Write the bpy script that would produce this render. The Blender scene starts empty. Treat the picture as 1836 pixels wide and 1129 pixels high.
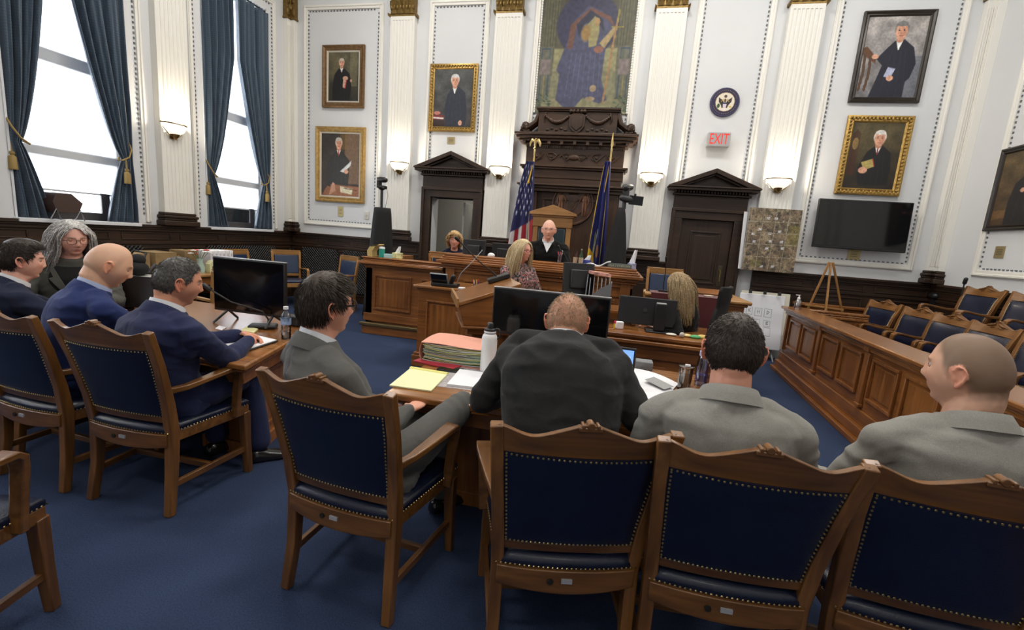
import bpy, math, random
import numpy as np
from mathutils import Matrix, Vector, noise
PI = math.pi
random.seed(7)
SC = bpy.context.scene
COL = SC.collection
# ---------------------------------------------------------------- camera
FPX = 808.6
PIT, ROL, YAW = (math.radians(a) for a in (9.591, 4.387, 12.2))
CAM = Vector((0, 0, 1.5))
_F = Vector((-math.sin(YAW)*math.cos(PIT), math.cos(YAW)*math.cos(PIT), -math.sin(PIT)))
_r = Vector((math.cos(YAW), math.sin(YAW), 0)); _u = _r.cross(_F)
_R = _r*math.cos(ROL) + _u*math.sin(ROL); _U = _u*math.cos(ROL) - _r*math.sin(ROL)
cam = bpy.data.cameras.new('camera'); cam.sensor_width = 36; cam.lens = FPX/1836*36; cam.clip_start = .05; cam.clip_end = 200
camo = bpy.data.objects.new('camera', cam); COL.objects.link(camo)
camo.matrix_world = Matrix(((_R.x, _U.x, -_F.x, CAM.x), (_R.y, _U.y, -_F.y, CAM.y), (_R.z, _U.z, -_F.z, CAM.z), (0, 0, 0, 1)))
SC.camera = camo
# ---------------------------------------------------------------- light
SC.view_settings.view_transform = 'Standard'; SC.view_settings.look = 'None'
SC.view_settings.exposure = 0.22; SC.view_settings.gamma = 1.0
try: SC.view_settings.use_curve_mapping = False
except Exception: pass
SC.cycles.use_denoising = True
SC.cycles.max_bounces = 6; SC.cycles.diffuse_bounces = 3; SC.cycles.glossy_bounces = 3; SC.cycles.transparent_max_bounces = 8
SC.cycles.caustics_reflective = False; SC.cycles.caustics_refractive = False
SC.cycles.sample_clamp_indirect = 4.0
W_ = bpy.data.worlds.new('sky'); SC.world = W_; W_.use_nodes = True
W_.node_tree.nodes['Background'].inputs[0].default_value = (.86, .93, 1, 1)
W_.node_tree.nodes['Background'].inputs[1].default_value = 3.0
FW, LW, RW, BW, CZ = 8.0, -6.4, 4.69, -4.5, 7.2      # front, left, right, back wall, ceiling
def area(name, loc, rot, sx, sy, power, col=(1, 1, 1)):
    l = bpy.data.lights.new(name, 'AREA'); l.shape = 'RECTANGLE'; l.size = sx; l.size_y = sy; l.energy = power; l.color = col
    o = bpy.data.objects.new(name, l); COL.objects.link(o); o.location = loc; o.rotation_euler = rot; return o
WINS = [(3.68, 4.95), (6.08, 7.40)]
WALLWINS = [(y0, y1) for (y0, y1) in [(-1.1, .17), (1.3, 2.57)] + WINS]
WZ0, WZ1 = 1.31, 5.1
for i, (a_, b_) in enumerate(WALLWINS):
    area('window_daylight', (LW-.75, (a_+b_)/2, 3.2), (0, math.radians(-90), 0), 3.9, 1.5, 125, (.90, .95, 1))
for (lx, ly, p) in ((-3.6, 5.4, 75), (.2, 5.6, 80), (3.0, 5.2, 62), (-3.6, 1.6, 42), (.2, 1.4, 42), (3.0, 1.2, 32), (-1.6, -2.6, 40), (2.0, -2.6, 28)):
    area('ceiling_light', (lx, ly, CZ-.35), (0, 0, 0), 1.3, .5, p*1.25, (1, .96, .9))
# ---------------------------------------------------------------- pixel helpers (a point of the photograph onto a plane of the room)
def ray(px, py): return _F*FPX + _R*(px-918) + _U*(564.5-py)
def onY(px, py, Y): r = ray(px, py); return CAM + r*(Y/r.y)
def onX(px, py, X): r = ray(px, py); return CAM + r*(X/r.x)
def onZ(px, py, z=0.0): r = ray(px, py); return CAM + r*((z-1.5)/r.z)
def s2l(c):
    return tuple(((v/255)/12.92 if v <= 10.3 else ((v/255+.055)/1.055)**2.4) for v in c)
# ---------------------------------------------------------------- materials
MATS = {}
def new_mat(name):
    m = bpy.data.materials.new(name); m.use_nodes = True; nt = m.node_tree
    return m, nt, nt.nodes['Principled BSDF']
def setin(b, **k):
    for n, v in k.items():
        n = n.replace('_', ' ')
        if n in b.inputs: b.inputs[n].default_value = v
def mat(name, col, rough=.5, metal=0., bump=0., bscale=60., spec=.5, var=0., vscale=8., emit=None, estr=0., sheen=0., coat=0., stretch=None, detail=4):
    if name in MATS: return MATS[name]
    m, nt, b = new_mat(name); L = nt.links
    setin(b, Roughness=rough, Metallic=metal, Specular_IOR_Level=spec, Base_Color=(*col, 1))
    if sheen: setin(b, Sheen_Weight=sheen)
    if coat: setin(b, Coat_Weight=coat, Coat_Roughness=.15)
    if emit: setin(b, Emission_Color=(*emit, 1), Emission_Strength=estr)
    if bump or var:
        tc = nt.nodes.new('ShaderNodeTexCoord'); mp = nt.nodes.new('ShaderNodeMapping'); L.new(tc.outputs['Object'], mp.inputs[0])
        if stretch: mp.inputs['Scale'].default_value = stretch
    if var:
        n = nt.nodes.new('ShaderNodeTexNoise'); n.inputs['Scale'].default_value = vscale; n.inputs['Detail'].default_value = detail
        L.new(mp.outputs[0], n.inputs['Vector'])
        r = nt.nodes.new('ShaderNodeValToRGB'); r.color_ramp.elements[0].position = .3; r.color_ramp.elements[1].position = .7
        r.color_ramp.elements[0].color = (*[c*(1-var) for c in col], 1); r.color_ramp.elements[1].color = (*[min(1, c*(1+var)) for c in col], 1)
        L.new(n.outputs[0], r.inputs[0]); L.new(r.outputs[0], b.inputs['Base Color'])
    if bump:
        n = nt.nodes.new('ShaderNodeTexNoise'); n.inputs['Scale'].default_value = bscale; n.inputs['Detail'].default_value = 3
        L.new(mp.outputs[0], n.inputs['Vector'])
        bp = nt.nodes.new('ShaderNodeBump'); bp.inputs['Strength'].default_value = bump; bp.inputs['Distance'].default_value = .004
        L.new(n.outputs[0], bp.inputs['Height']); L.new(bp.outputs[0], b.inputs['Normal'])
    MATS[name] = m; return m
def wood(name, c1, c2, axis='z', rough=.32, coat=.25, scale=1.0):
    key = name+'_'+axis
    if key in MATS: return MATS[key]
    m, nt, b = new_mat(key); L = nt.links
    setin(b, Roughness=rough, Coat_Weight=coat, Coat_Roughness=.2)
    tc = nt.nodes.new('ShaderNodeTexCoord'); mp = nt.nodes.new('ShaderNodeMapping'); L.new(tc.outputs['Object'], mp.inputs[0])
    s = [28*scale]*3; s['xyz'.index(axis)] = 1.6*scale; mp.inputs['Scale'].default_value = s
    n = nt.nodes.new('ShaderNodeTexNoise'); n.inputs['Scale'].default_value = 1.0; n.inputs['Detail'].default_value = 5; n.inputs['Distortion'].default_value = .6
    L.new(mp.outputs[0], n.inputs['Vector'])
    n2 = nt.nodes.new('ShaderNodeTexNoise'); n2.inputs['Scale'].default_value = 2.2; L.new(tc.outputs['Object'], n2.inputs['Vector'])
    mx = nt.nodes.new('ShaderNodeMath'); mx.operation = 'MULTIPLY_ADD'; mx.inputs[1].default_value = .45
    L.new(n2.outputs[0], mx.inputs[0])
    m2 = nt.nodes.new('ShaderNodeMath'); m2.operation = 'MULTIPLY'; m2.inputs[1].default_value = .55
    L.new(n.outputs[0], m2.inputs[0]); L.new(m2.outputs[0], mx.inputs[2])
    r = nt.nodes.new('ShaderNodeValToRGB'); r.color_ramp.elements[0].position = .36; r.color_ramp.elements[1].position = .64
    r.color_ramp.elements[0].color = (*c1, 1); r.color_ramp.elements[1].color = (*c2, 1)
    L.new(mx.outputs[0], r.inputs[0]); L.new(r.outputs[0], b.inputs['Base Color'])
    bp = nt.nodes.new('ShaderNodeBump'); bp.inputs['Strength'].default_value = .12; bp.inputs['Distance'].default_value = .002
    L.new(n.outputs[0], bp.inputs['Height']); L.new(bp.outputs[0], b.inputs['Normal'])
    MATS[key] = m; return m
def W1(axis='z'): return wood('chair_oak', (.09, .034, .008), (.265, .113, .027), axis, .34, .3)     # chairs
def W2(axis='z'): return wood('bench_oak', (.15, .050, .010), (.36, .135, .032), axis, .36, .25)     # benches, tables
def W3(axis='z'): return wood('dark_oak', (.013, .0055, .002), (.040, .0165, .006), axis, .5, .0)     # wainscot, doors
def W4(axis='z'): return wood('light_oak', (.26, .12, .032), (.43, .22, .07), axis, .4, .2)           # easel, judge's chair
def W5(axis='z'): return wood('table_top', (.17, .060, .013), (.36, .150, .042), axis, .25, .35)
def W6(axis='z'): return wood('carved_oak', (.022, .009, .003), (.066, .028, .010), axis, .45, .08)
def M_wall(): return mat('wall_paint', (.70, .71, .72), .75, bump=.05, bscale=25, var=.02, vscale=1.5)
def M_cream(): return mat('cream_plaster', (.84, .82, .76), .6, bump=.0, bscale=30)
def M_brass(): return mat('brass', (.62, .46, .20), .28, 1.0)
def M_gold(): return mat('gilding', (.20, .125, .035), .45, .6, bump=.5, bscale=60, var=.4, vscale=40)
def M_leather(): return mat('navy_leather', (.0048, .009, .029), .34, bump=.25, bscale=260, var=.2, vscale=6, coat=.15)
def M_black(): return mat('black_plastic', (.012, .012, .013), .42)
def M_blackcloth(): return mat('black_cloth', (.010, .010, .011), .9, bump=.3, bscale=80)
def M_screen(): return mat('dark_screen', (.004, .004, .005), .09)
def M_steel(): return mat('steel', (.55, .56, .58), .3, 1.0)
def M_paper(): return mat('white_paper', (.86, .86, .88), .7)
def M_grey(): return mat('grey_plastic', (.20, .21, .22), .5)
def M_silver(): return mat('silver_plastic', (.5, .5, .51), .35, .3)
def glass(name='clear_glass', tint=(.95, .97, 1), alpha=.25, rough=.03):
    if name in MATS: return MATS[name]
    m = bpy.data.materials.new(name); m.use_nodes = True; nt = m.node_tree; nt.nodes.clear()
    o = nt.nodes.new('ShaderNodeOutputMaterial'); t = nt.nodes.new('ShaderNodeBsdfTransparent'); t.inputs[0].default_value = (*tint, 1)
    g = nt.nodes.new('ShaderNodeBsdfGlossy'); g.inputs['Roughness'].default_value = rough
    mx = nt.nodes.new('ShaderNodeMixShader'); f = nt.nodes.new('ShaderNodeFresnel'); f.inputs[0].default_value = 1.45
    ad = nt.nodes.new('ShaderNodeMath'); ad.operation = 'ADD'; ad.inputs[1].default_value = alpha; ad.use_clamp = True
    nt.links.new(f.outputs[0], ad.inputs[0]); nt.links.new(ad.outputs[0], mx.inputs[0])
    nt.links.new(t.outputs[0], mx.inputs[1]); nt.links.new(g.outputs[0], mx.inputs[2]); nt.links.new(mx.outputs[0], o.inputs[0])
    MATS[name] = m; return m
def vcol(name='painted_canvas', rough=.55, bump=0):
    if name in MATS: return MATS[name]
    m, nt, b = new_mat(name); a = nt.nodes.new('ShaderNodeVertexColor'); a.layer_name = 'Col'
    nt.links.new(a.outputs[0], b.inputs['Base Color']); setin(b, Roughness=rough)
    if bump:
        tc = nt.nodes.new('ShaderNodeTexCoord'); n = nt.nodes.new('ShaderNodeTexNoise'); n.inputs['Scale'].default_value = 180
        nt.links.new(tc.outputs['Object'], n.inputs['Vector'])
        bp = nt.nodes.new('ShaderNodeBump'); bp.inputs['Strength'].default_value = bump; bp.inputs['Distance'].default_value = .002
        nt.links.new(n.outputs[0], bp.inputs['Height']); nt.links.new(bp.outputs[0], b.inputs['Normal'])
    MATS[name] = m; return m
# ---------------------------------------------------------------- mesh builder
class MB:
    def __init__(s): s.v = []; s.f = []; s.M = None; s.mi = 0; s.fm = []
    def add(s, vs, fs):
        n = len(s.v)
        if s.M is not None: vs = [s.M @ Vector(v) for v in vs]
        s.v += [tuple(v) for v in vs]; s.f += [tuple(n+i for i in f) for f in fs]; s.fm += [s.mi]*len(fs); return s
    def box(s, c, d, rz=0., rx=0., ry=0., taper=1.):
        hx, hy, hz = d[0]/2, d[1]/2, d[2]/2
        vs = [Vector((x*hx*(taper if z > 0 else 1), y*hy*(taper if z > 0 else 1), z*hz)) for z in (-1, 1) for y in (-1, 1) for x in (-1, 1)]
        if rz or rx or ry:
            R = Matrix.Rotation(rz, 3, 'Z') @ Matrix.Rotation(ry, 3, 'Y') @ Matrix.Rotation(rx, 3, 'X'); vs = [R @ v for v in vs]
        c = Vector(c)
        return s.add([v+c for v in vs], [(0, 2, 3, 1), (4, 5, 7, 6), (0, 1, 5, 4), (2, 6, 7, 3), (0, 4, 6, 2), (1, 3, 7, 5)])
    def b2(s, x0, x1, y0, y1, z0, z1): return s.box(((x0+x1)/2, (y0+y1)/2, (z0+z1)/2), (abs(x1-x0), abs(y1-y0), abs(z1-z0)))
    def prism(s, poly, a, b, axis='y'):
        n = len(poly)
        def P(p, t): return {'y': (p[0], t, p[1]), 'x': (t, p[0], p[1]), 'z': (p[0], p[1], t)}[axis]
        vs = [P(p, a) for p in poly]+[P(p, b) for p in poly]
        return s.add(vs, [tuple(range(n))[::-1], tuple(range(n, 2*n))]+[(i, (i+1) % n, n+(i+1) % n, n+i) for i in range(n)])
    def rings(s, rings, cap=True, closed=True):
        n = len(rings[0]); vs = [p for r in rings for p in r]; fs = []
        for k in range(len(rings)-1):
            for i in range(n if closed else n-1):
                j = (i+1) % n; fs.append((k*n+i, k*n+j, (k+1)*n+j, (k+1)*n+i))
        if cap: fs += [tuple(range(n))[::-1], tuple((len(rings)-1)*n+i for i in range(n))]
        return s.add(vs, fs)
    def tube(s, pts, r, n=8, ref=None, sq=False, cap=True):
        pts = [Vector(p) for p in pts]; m = len(pts)
        if not isinstance(r, (list, tuple)): r = [r]*m
        rings = []; prev = Vector(ref) if ref is not None else None
        for i, p in enumerate(pts):
            t = (pts[min(i+1, m-1)]-pts[max(i-1, 0)])
            if t.length < 1e-9: t = Vector((0, 0, 1))
            t.normalize()
            if prev is None: prev = Vector((1, 0, 0)) if abs(t.x) < .8 else Vector((0, 1, 0))
            a = prev-t*prev.dot(t)
            if a.length < 1e-6: a = t.orthogonal()
            a.normalize(); prev = a; b = t.cross(a)
            ra, rb = r[i] if isinstance(r[i], (list, tuple)) else (r[i], r[i])
            if sq: rings.append([p+a*ra*x+b*rb*y for x, y in ((-1, -1), (1, -1), (1, 1), (-1, 1))])
            else: rings.append([p+a*ra*math.cos(2*PI*k/n)+b*rb*math.sin(2*PI*k/n) for k in range(n)])
        return s.rings(rings, cap)
    def cap_tube(s, pts, r, n=12, ref=None):        # tube with rounded ends
        pts = [Vector(p) for p in pts]; r = list(r) if isinstance(r, (list, tuple)) else [r]*len(pts)
        r = [x if isinstance(x, (list, tuple)) else (x, x) for x in r]
        def ends(p, q, ra):
            d = (p-q).normalized(); rr = min(ra)
            return [(p+d*rr*math.sin(a), (ra[0]*math.cos(a), ra[1]*math.cos(a))) for a in (1.45, 1.0, .5)]
        A = ends(pts[0], pts[1], r[0]); B = ends(pts[-1], pts[-2], r[-1])
        P = [a[0] for a in A]+pts+[b[0] for b in B[::-1]]; Rr = [a[1] for a in A]+r+[b[1] for b in B[::-1]]
        return s.tube(P, Rr, n, ref)
    def lathe(s, prof, c=(0, 0, 0), n=20):
        c = Vector(c); rings = [[c+Vector((max(r, 1e-4)*math.cos(2*PI*k/n), max(r, 1e-4)*math.sin(2*PI*k/n), z)) for k in range(n)] for r, z in prof]
        return s.rings(rings)
    def ball(s, c, r, nu=16, nv=10):
        r = r if isinstance(r, (list, tuple)) else (r, r, r); c = Vector(c)
        rings = [[c+Vector((r[0]*math.sin(t)*math.cos(2*PI*k/nu), r[1]*math.sin(t)*math.sin(2*PI*k/nu), -r[2]*math.cos(t))) for k in range(nu)] for t in [1e-3+(PI-2e-3)*i/nv for i in range(nv+1)]]
        return s.rings(rings)
    def grid(s, fn, nu, nv):
        vs = [fn(i/nu, j/nv) for j in range(nv+1) for i in range(nu+1)]
        return s.add(vs, [(j*(nu+1)+i, j*(nu+1)+i+1, (j+1)*(nu+1)+i+1, (j+1)*(nu+1)+i) for j in range(nv) for i in range(nu)])
    def slab(s, fn, nu, nv, th):      # a grid given thickness th (vector)
        th = Vector(th); top = [Vector(fn(i/nu, j/nv)) for j in range(nv+1) for i in range(nu+1)]; N = len(top)
        q = lambda o: [(o+j*(nu+1)+i, o+j*(nu+1)+i+1, o+(j+1)*(nu+1)+i+1, o+(j+1)*(nu+1)+i) for j in range(nv) for i in range(nu)]
        fs = q(0)+[f[::-1] for f in q(N)]
        bd = [i for i in range(nu+1)]+[j*(nu+1)+nu for j in range(1, nv+1)]+[nv*(nu+1)+i for i in range(nu-1, -1, -1)]+[j*(nu+1) for j in range(nv-1, 0, -1)]
        for k in range(len(bd)): a, b = bd[k], bd[(k+1) % len(bd)]; fs.append((b, a, N+a, N+b))
        return s.add(top+[p+th for p in top], fs)
    def build(s, name, m, parent=None, bevel=0., smooth=40, loc=None, mats=None, origin=None, fix=True):
        me = bpy.data.meshes.new(name)
        vs = s.v
        if origin is not None: vs = [(v[0]-origin[0], v[1]-origin[1], v[2]-origin[2]) for v in vs]
        me.from_pydata(vs, [], s.f)
        for mm in (mats or [m]): me.materials.append(mm)
        if mats: me.polygons.foreach_set('material_index', s.fm)
        if fix:
            import bmesh
            bm = bmesh.new(); bm.from_mesh(me); bmesh.ops.recalc_face_normals(bm, faces=bm.faces); bm.to_mesh(me); bm.free()
        if smooth:
            me.shade_smooth()
            if smooth < 180: me.set_sharp_from_angle(angle=math.radians(smooth))
        me.update(); o = bpy.data.objects.new(name, me); COL.objects.link(o)
        if parent is not None: o.parent = parent
        if origin is not None and parent is None: o.location = origin
        if loc is not None: o.location = loc
        if bevel:
            b = o.modifiers.new('bevel', 'BEVEL'); b.width = bevel; b.segments = 2; b.limit_method = 'ANGLE'; b.angle_limit = math.radians(50); b.harden_normals = False
        return o
def tag(o, label=None, cat=None, group=None, kind=None):
    if label: o['label'] = label
    if cat: o['category'] = cat
    if group: o['group'] = group
    if kind: o['kind'] = kind
    return o
def thing(name, label, cat, loc=(0, 0, 0), rz=0., group=None):
    o = bpy.data.objects.new(name, None); COL.objects.link(o); o.location = loc; o.rotation_euler = (0, 0, rz); o.empty_display_size = .1
    return tag(o, label, cat, group)
def struct(mb, name, m, parent=None, **k):
    o = mb.build(name, m, parent, **k)
    if parent is None: o['kind'] = 'structure'
    return o
def dup(root, loc, rz, label=None, group=None):
    r = root.copy(); COL.objects.link(r); r.location = loc; r.rotation_euler = (0, 0, rz)
    if label: r['label'] = label
    if group: r['group'] = group
    for ch in list(root.children):
        c = ch.copy(); COL.objects.link(c); c.parent = r
        for g in ch.children: d = g.copy(); COL.objects.link(d); d.parent = c
    return r
def text(name, s, size, m, parent, loc, rot, extr=.002, sx=1., align='CENTER'):
    c = bpy.data.curves.new(name, 'FONT'); c.body = s; c.size = size; c.extrude = extr; c.align_x = align; c.align_y = 'CENTER'
    t = bpy.data.objects.new(name, c); COL.objects.link(t); bpy.context.view_layer.update()
    me = bpy.data.meshes.new_from_object(t.evaluated_get(bpy.context.evaluated_depsgraph_get())); bpy.data.objects.remove(t)
    me.materials.append(m); o = bpy.data.objects.new(name, me); COL.objects.link(o)
    if parent is not None: o.parent = parent
    o.location = loc; o.rotation_euler = rot; o.scale = (sx, 1, 1); return o
# ---------------------------------------------------------------- painter for canvases, flags, charts
class Paint:
    def __init__(s, w, h, bg):
        s.w, s.h = w, h; s.a = np.zeros((h, w, 3)); s.a[:] = bg
        s.X, s.Y = np.meshgrid((np.arange(w)+.5)/w, 1-(np.arange(h)+.5)/h)    # x right, y up, 0..1
    def put(s, m, col): s.a = s.a*(1-m[..., None])+np.array(col, float)*m[..., None]
    def ell(s, cx, cy, rx, ry, col, soft=.08, rot=0., op=1.):
        c, d = math.cos(rot), math.sin(rot); k = s.w/s.h
        x = (s.X-cx); y = (s.Y-cy)/k; u = (x*c+y*d)/rx; v = (-x*d+y*c)/(ry/k)
        q = np.sqrt(u*u+v*v); s.put(np.clip((1+soft-q)/(2*soft), 0, 1)*op, col)
    def poly(s, pts, col, op=1., soft=.006):
        ins = np.zeros(s.X.shape, bool); dd = np.full(s.X.shape, 9.); n = len(pts)
        for i in range(n):
            x0, y0 = pts[i]; x1, y1 = pts[(i+1) % n]
            with np.errstate(divide='ignore', invalid='ignore'):
                c = ((y0 > s.Y) != (y1 > s.Y)) & (s.X < (x1-x0)*(s.Y-y0)/(y1-y0+1e-12)+x0)
            ins ^= c
            dx, dy = x1-x0, y1-y0; t = np.clip(((s.X-x0)*dx+(s.Y-y0)*dy)/(dx*dx+dy*dy+1e-12), 0, 1)
            dd = np.minimum(dd, np.hypot(s.X-x0-t*dx, s.Y-y0-t*dy))
        sd = np.where(ins, dd, -dd); s.put(np.clip(.5+sd/(2*soft), 0, 1)*op, col)
    def line(s, pts, wd, col, op=1.):
        dd = np.full(s.X.shape, 9.)
        for (x0, y0), (x1, y1) in zip(pts[:-1], pts[1:]):
            dx, dy = x1-x0, y1-y0; t = np.clip(((s.X-x0)*dx+(s.Y-y0)*dy)/(dx*dx+dy*dy+1e-12), 0, 1)
            dd = np.minimum(dd, np.hypot(s.X-x0-t*dx, s.Y-y0-t*dy))
        s.put(np.clip(.5+(wd/2-dd)/.004, 0, 1)*op, col)
    def vgrad(s, top, bot):
        s.a[:] = np.array(bot)+(np.array(top)-np.array(bot))*s.Y[..., None]
    def noise(s, amt, cell=6, seed=1):
        r = np.random.RandomState(seed); g = r.rand(s.h//cell+2, s.w//cell+2)
        yy = np.arange(s.h)/cell; xx = np.arange(s.w)/cell; y0 = yy.astype(int); x0 = xx.astype(int); fy = (yy-y0)[:, None]; fx = (xx-x0)[None]
        n = (g[y0][:, x0]*(1-fy)*(1-fx)+g[y0+1][:, x0]*fy*(1-fx)+g[y0][:, x0+1]*(1-fy)*fx+g[y0+1][:, x0+1]*fy*fx)
        s.a *= (1+amt*(n-.5)*2)[..., None]
    def lin(s):
        a = np.clip(s.a, 0, 255)/255; return np.where(a <= .04045, a/12.92, ((a+.055)/1.055)**2.4)
def canvas(name, P, fn, parent, m=None, flip=False, th=None):
    """mesh with one quad per painted cell; fn(u, v) gives the point"""
    w, h = P.w, P.h; vs = [tuple(fn(i/w, 1-j/h)) for j in range(h+1) for i in range(w+1)]
    fs = [(j*(w+1)+i, (j+1)*(w+1)+i, (j+1)*(w+1)+i+1, j*(w+1)+i+1) for j in range(h) for i in range(w)]
    if flip: fs = [f[::-1] for f in fs]
    me = bpy.data.meshes.new(name); me.from_pydata(vs, [], fs)
    a = me.color_attributes.new('Col', 'FLOAT_COLOR', 'CORNER')
    c = np.concatenate([P.lin().reshape(-1, 3), np.ones((w*h, 1))], 1); a.data.foreach_set('color', np.repeat(c, 4, axis=0).astype(np.float32).ravel())
    me.materials.append(m or vcol()); me.shade_smooth()
    o = bpy.data.objects.new(name, me); COL.objects.link(o)
    if parent is not None: o.parent = parent
    if th:
        sd = o.modifiers.new('depth', 'SOLIDIFY'); sd.thickness = th; sd.offset = 0
    return o
# ================================================================ the room
def carpet():
    m, nt, b = new_mat('blue_carpet'); L = nt.links
    tc = nt.nodes.new('ShaderNodeTexCoord')
    n1 = nt.nodes.new('ShaderNodeTexNoise'); n1.inputs['Scale'].default_value = 170; L.new(tc.outputs['Object'], n1.inputs['Vector'])
    n2 = nt.nodes.new('ShaderNodeTexNoise'); n2.inputs['Scale'].default_value = 1.6; n2.inputs['Detail'].default_value = 6; L.new(tc.outputs['Object'], n2.inputs['Vector'])
    r = nt.nodes.new('ShaderNodeValToRGB'); r.color_ramp.elements[0].position = .3; r.color_ramp.elements[1].position = .72
    r.color_ramp.elements[0].color = (.018, .029, .064, 1); r.color_ramp.elements[1].color = (.042, .062, .124, 1)
    a = nt.nodes.new('ShaderNodeMath'); a.operation = 'MULTIPLY_ADD'; a.inputs[1].default_value = .75; L.new(n1.outputs[0], a.inputs[0])
    a2 = nt.nodes.new('ShaderNodeMath'); a2.operation = 'MULTIPLY'; a2.inputs[1].default_value = .30; L.new(n2.outputs[0], a2.inputs[0]); L.new(a2.outputs[0], a.inputs[2])
    L.new(a.outputs[0], r.inputs[0]); L.new(r.outputs[0], b.inputs['Base Color']); setin(b, Roughness=.95, Specular_IOR_Level=.15)
    bp = nt.nodes.new('ShaderNodeBump'); bp.inputs['Strength'].default_value = .6; bp.inputs['Distance'].default_value = .003
    L.new(n1.outputs[0], bp.inputs['Height']); L.new(bp.outputs[0], b.inputs['Normal']); return m
struct(MB().b2(LW-.4, RW+.3, BW-.3, FW+.3, -.1, 0), 'floor', carpet())
struct(MB().b2(LW-.4, RW+.3, BW-.3, FW+.3, CZ, CZ+.1), 'ceiling', mat('ceiling_paint', (.78, .77, .73), .8))
struct(MB().b2(RW, RW+.25, BW, FW, 0, CZ), 'wall_right', M_wall())
struct(MB().b2(LW-.4, RW+.25, BW-.2, BW, 0, CZ), 'wall_back', M_wall())
# front wall with the open doorway
D1 = (-3.40, -2.58, 2.14)   # doorway of the left door: x0, x1, top
w = MB(); w.b2(LW-.4, D1[0], FW, FW+.3, 0, CZ); w.b2(D1[1], RW+.25, FW, FW+.3, 0, CZ); w.b2(D1[0], D1[1], FW, FW+.3, D1[2], CZ)
struct(w, 'wall_front', M_wall())
# little corridor behind the doorway
w = MB(); w.b2(-4.6, -1.6, FW+2.3, FW+2.4, 0, 3); w.b2(-4.7, -4.6, FW+.3, FW+2.4, 0, 3); w.b2(-1.7, -1.6, FW+.3, FW+2.4, 0, 3); w.b2(-4.7, -1.6, FW+.3, FW+2.4, 2.9, 3.0)
struct(w, 'wall_corridor', mat('corridor_paint', (.42, .41, .38), .8))
struct(MB().b2(-4.7, -1.6, FW+.3, FW+2.4, -.1, 0), 'floor_corridor', mat('corridor_floor', (.10, .09, .08), .7))
area('corridor_light', (-2.6, FW+1.5, 2.85), (0, 0, 0), .6, .6, 14, (1, .95, .85))
# left wall with window openings
w = MB(); ys = [BW]+[y for a in WALLWINS for y in a]+[FW+.3]
for a, b in zip(ys[0::2], ys[1::2]): w.b2(LW-.35, LW, a, b, 0, CZ)
for a, b in WALLWINS: w.b2(LW-.35, LW, a, b, 0, WZ0); w.b2(LW-.35, LW, a, b, WZ1, CZ)
struct(w, 'wall_left', M_wall())
# windows
def M_blind():
    if 'roller_blind' in MATS: return MATS['roller_blind']
    m = bpy.data.materials.new('roller_blind'); m.use_nodes = True; nt = m.node_tree; nt.nodes.clear()
    o = nt.nodes.new('ShaderNodeOutputMaterial'); t = nt.nodes.new('ShaderNodeBsdfTranslucent'); t.inputs[0].default_value = (.95, .95, .95, 1)
    p = nt.nodes.new('ShaderNodeBsdfTransparent'); p.inputs[0].default_value = (1, 1, 1, 1); mx = nt.nodes.new('ShaderNodeMixShader'); mx.inputs[0].default_value = .5
    nt.links.new(t.outputs[0], mx.inputs[1]); nt.links.new(p.outputs[0], mx.inputs[2]); nt.links.new(mx.outputs[0], o.inputs[0]); MATS['roller_blind'] = m; return m
def window(n, a, b):
    X = LW-.22; wf = mat('window_white', (.72, .74, .76), .5); fr = MB(); t = .07
    for y0, y1 in ((a, a+t), (b-t, b)): fr.b2(X-.04, X+.04, y0, y1, WZ0, WZ1)
    for z0, z1 in ((WZ0, WZ0+.10), (2.03, 2.15), (3.08, 3.24), (WZ1-.08, WZ1)): fr.b2(X-.04, X+.04, a+t, b-t, z0, z1)
    r = struct(fr, 'window_%d' % n, wf, bevel=.006)
    p = MB(); p.b2(X-.006, X, a+t, b-t, WZ0+.1, 2.03); p.b2(X-.006, X, a+t, b-t, 2.15, 3.08); p.b2(X-.006, X, a+t, b-t, 3.24, WZ1-.08)
    p.build('window_pane', glass('window_glass', (.97, .98, 1), 0), r)
    rev = MB()
    rev.b2(LW-.35, LW+.012, a, a+.02, WZ0, WZ1); rev.b2(LW-.35, LW+.012, b-.02, b, WZ0, WZ1); rev.b2(LW-.35, LW+.012, a, b, WZ1-.02, WZ1)
    rev.build('window_reveal', wf, r)
    MB().b2(LW-.2, LW+.10, a-.02, b+.02, WZ0-.03, WZ0+.012).build('window_sill', wf, r, bevel=.005)
    bl = MB(); bl.b2(X+.06, X+.062, a+.04, b-.04, 1.66, WZ1-.1); bl.build('blind', M_blind(), r)
    MB().b2(X+.05, X+.072, a+.04, b-.04, 1.645, 1.665).build('blind_bar', mat('blind_bar', (.5, .5, .5), .5), r)
    # dark leaf of the sash at the foot (air deflector board)
    d = MB(); d.b2(LW-.15, LW-.13, a+.30, b-.20, WZ0+.013, WZ0+.11); d.b2(LW-.15, LW-.13, b-.30, b-.2, WZ0+.11, WZ0+.36); d.build('window_board', mat('smoked_board', (.05, .045, .045), .3), r)
for i, (a, b) in enumerate(WALLWINS): window(i+1, a, b)
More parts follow.
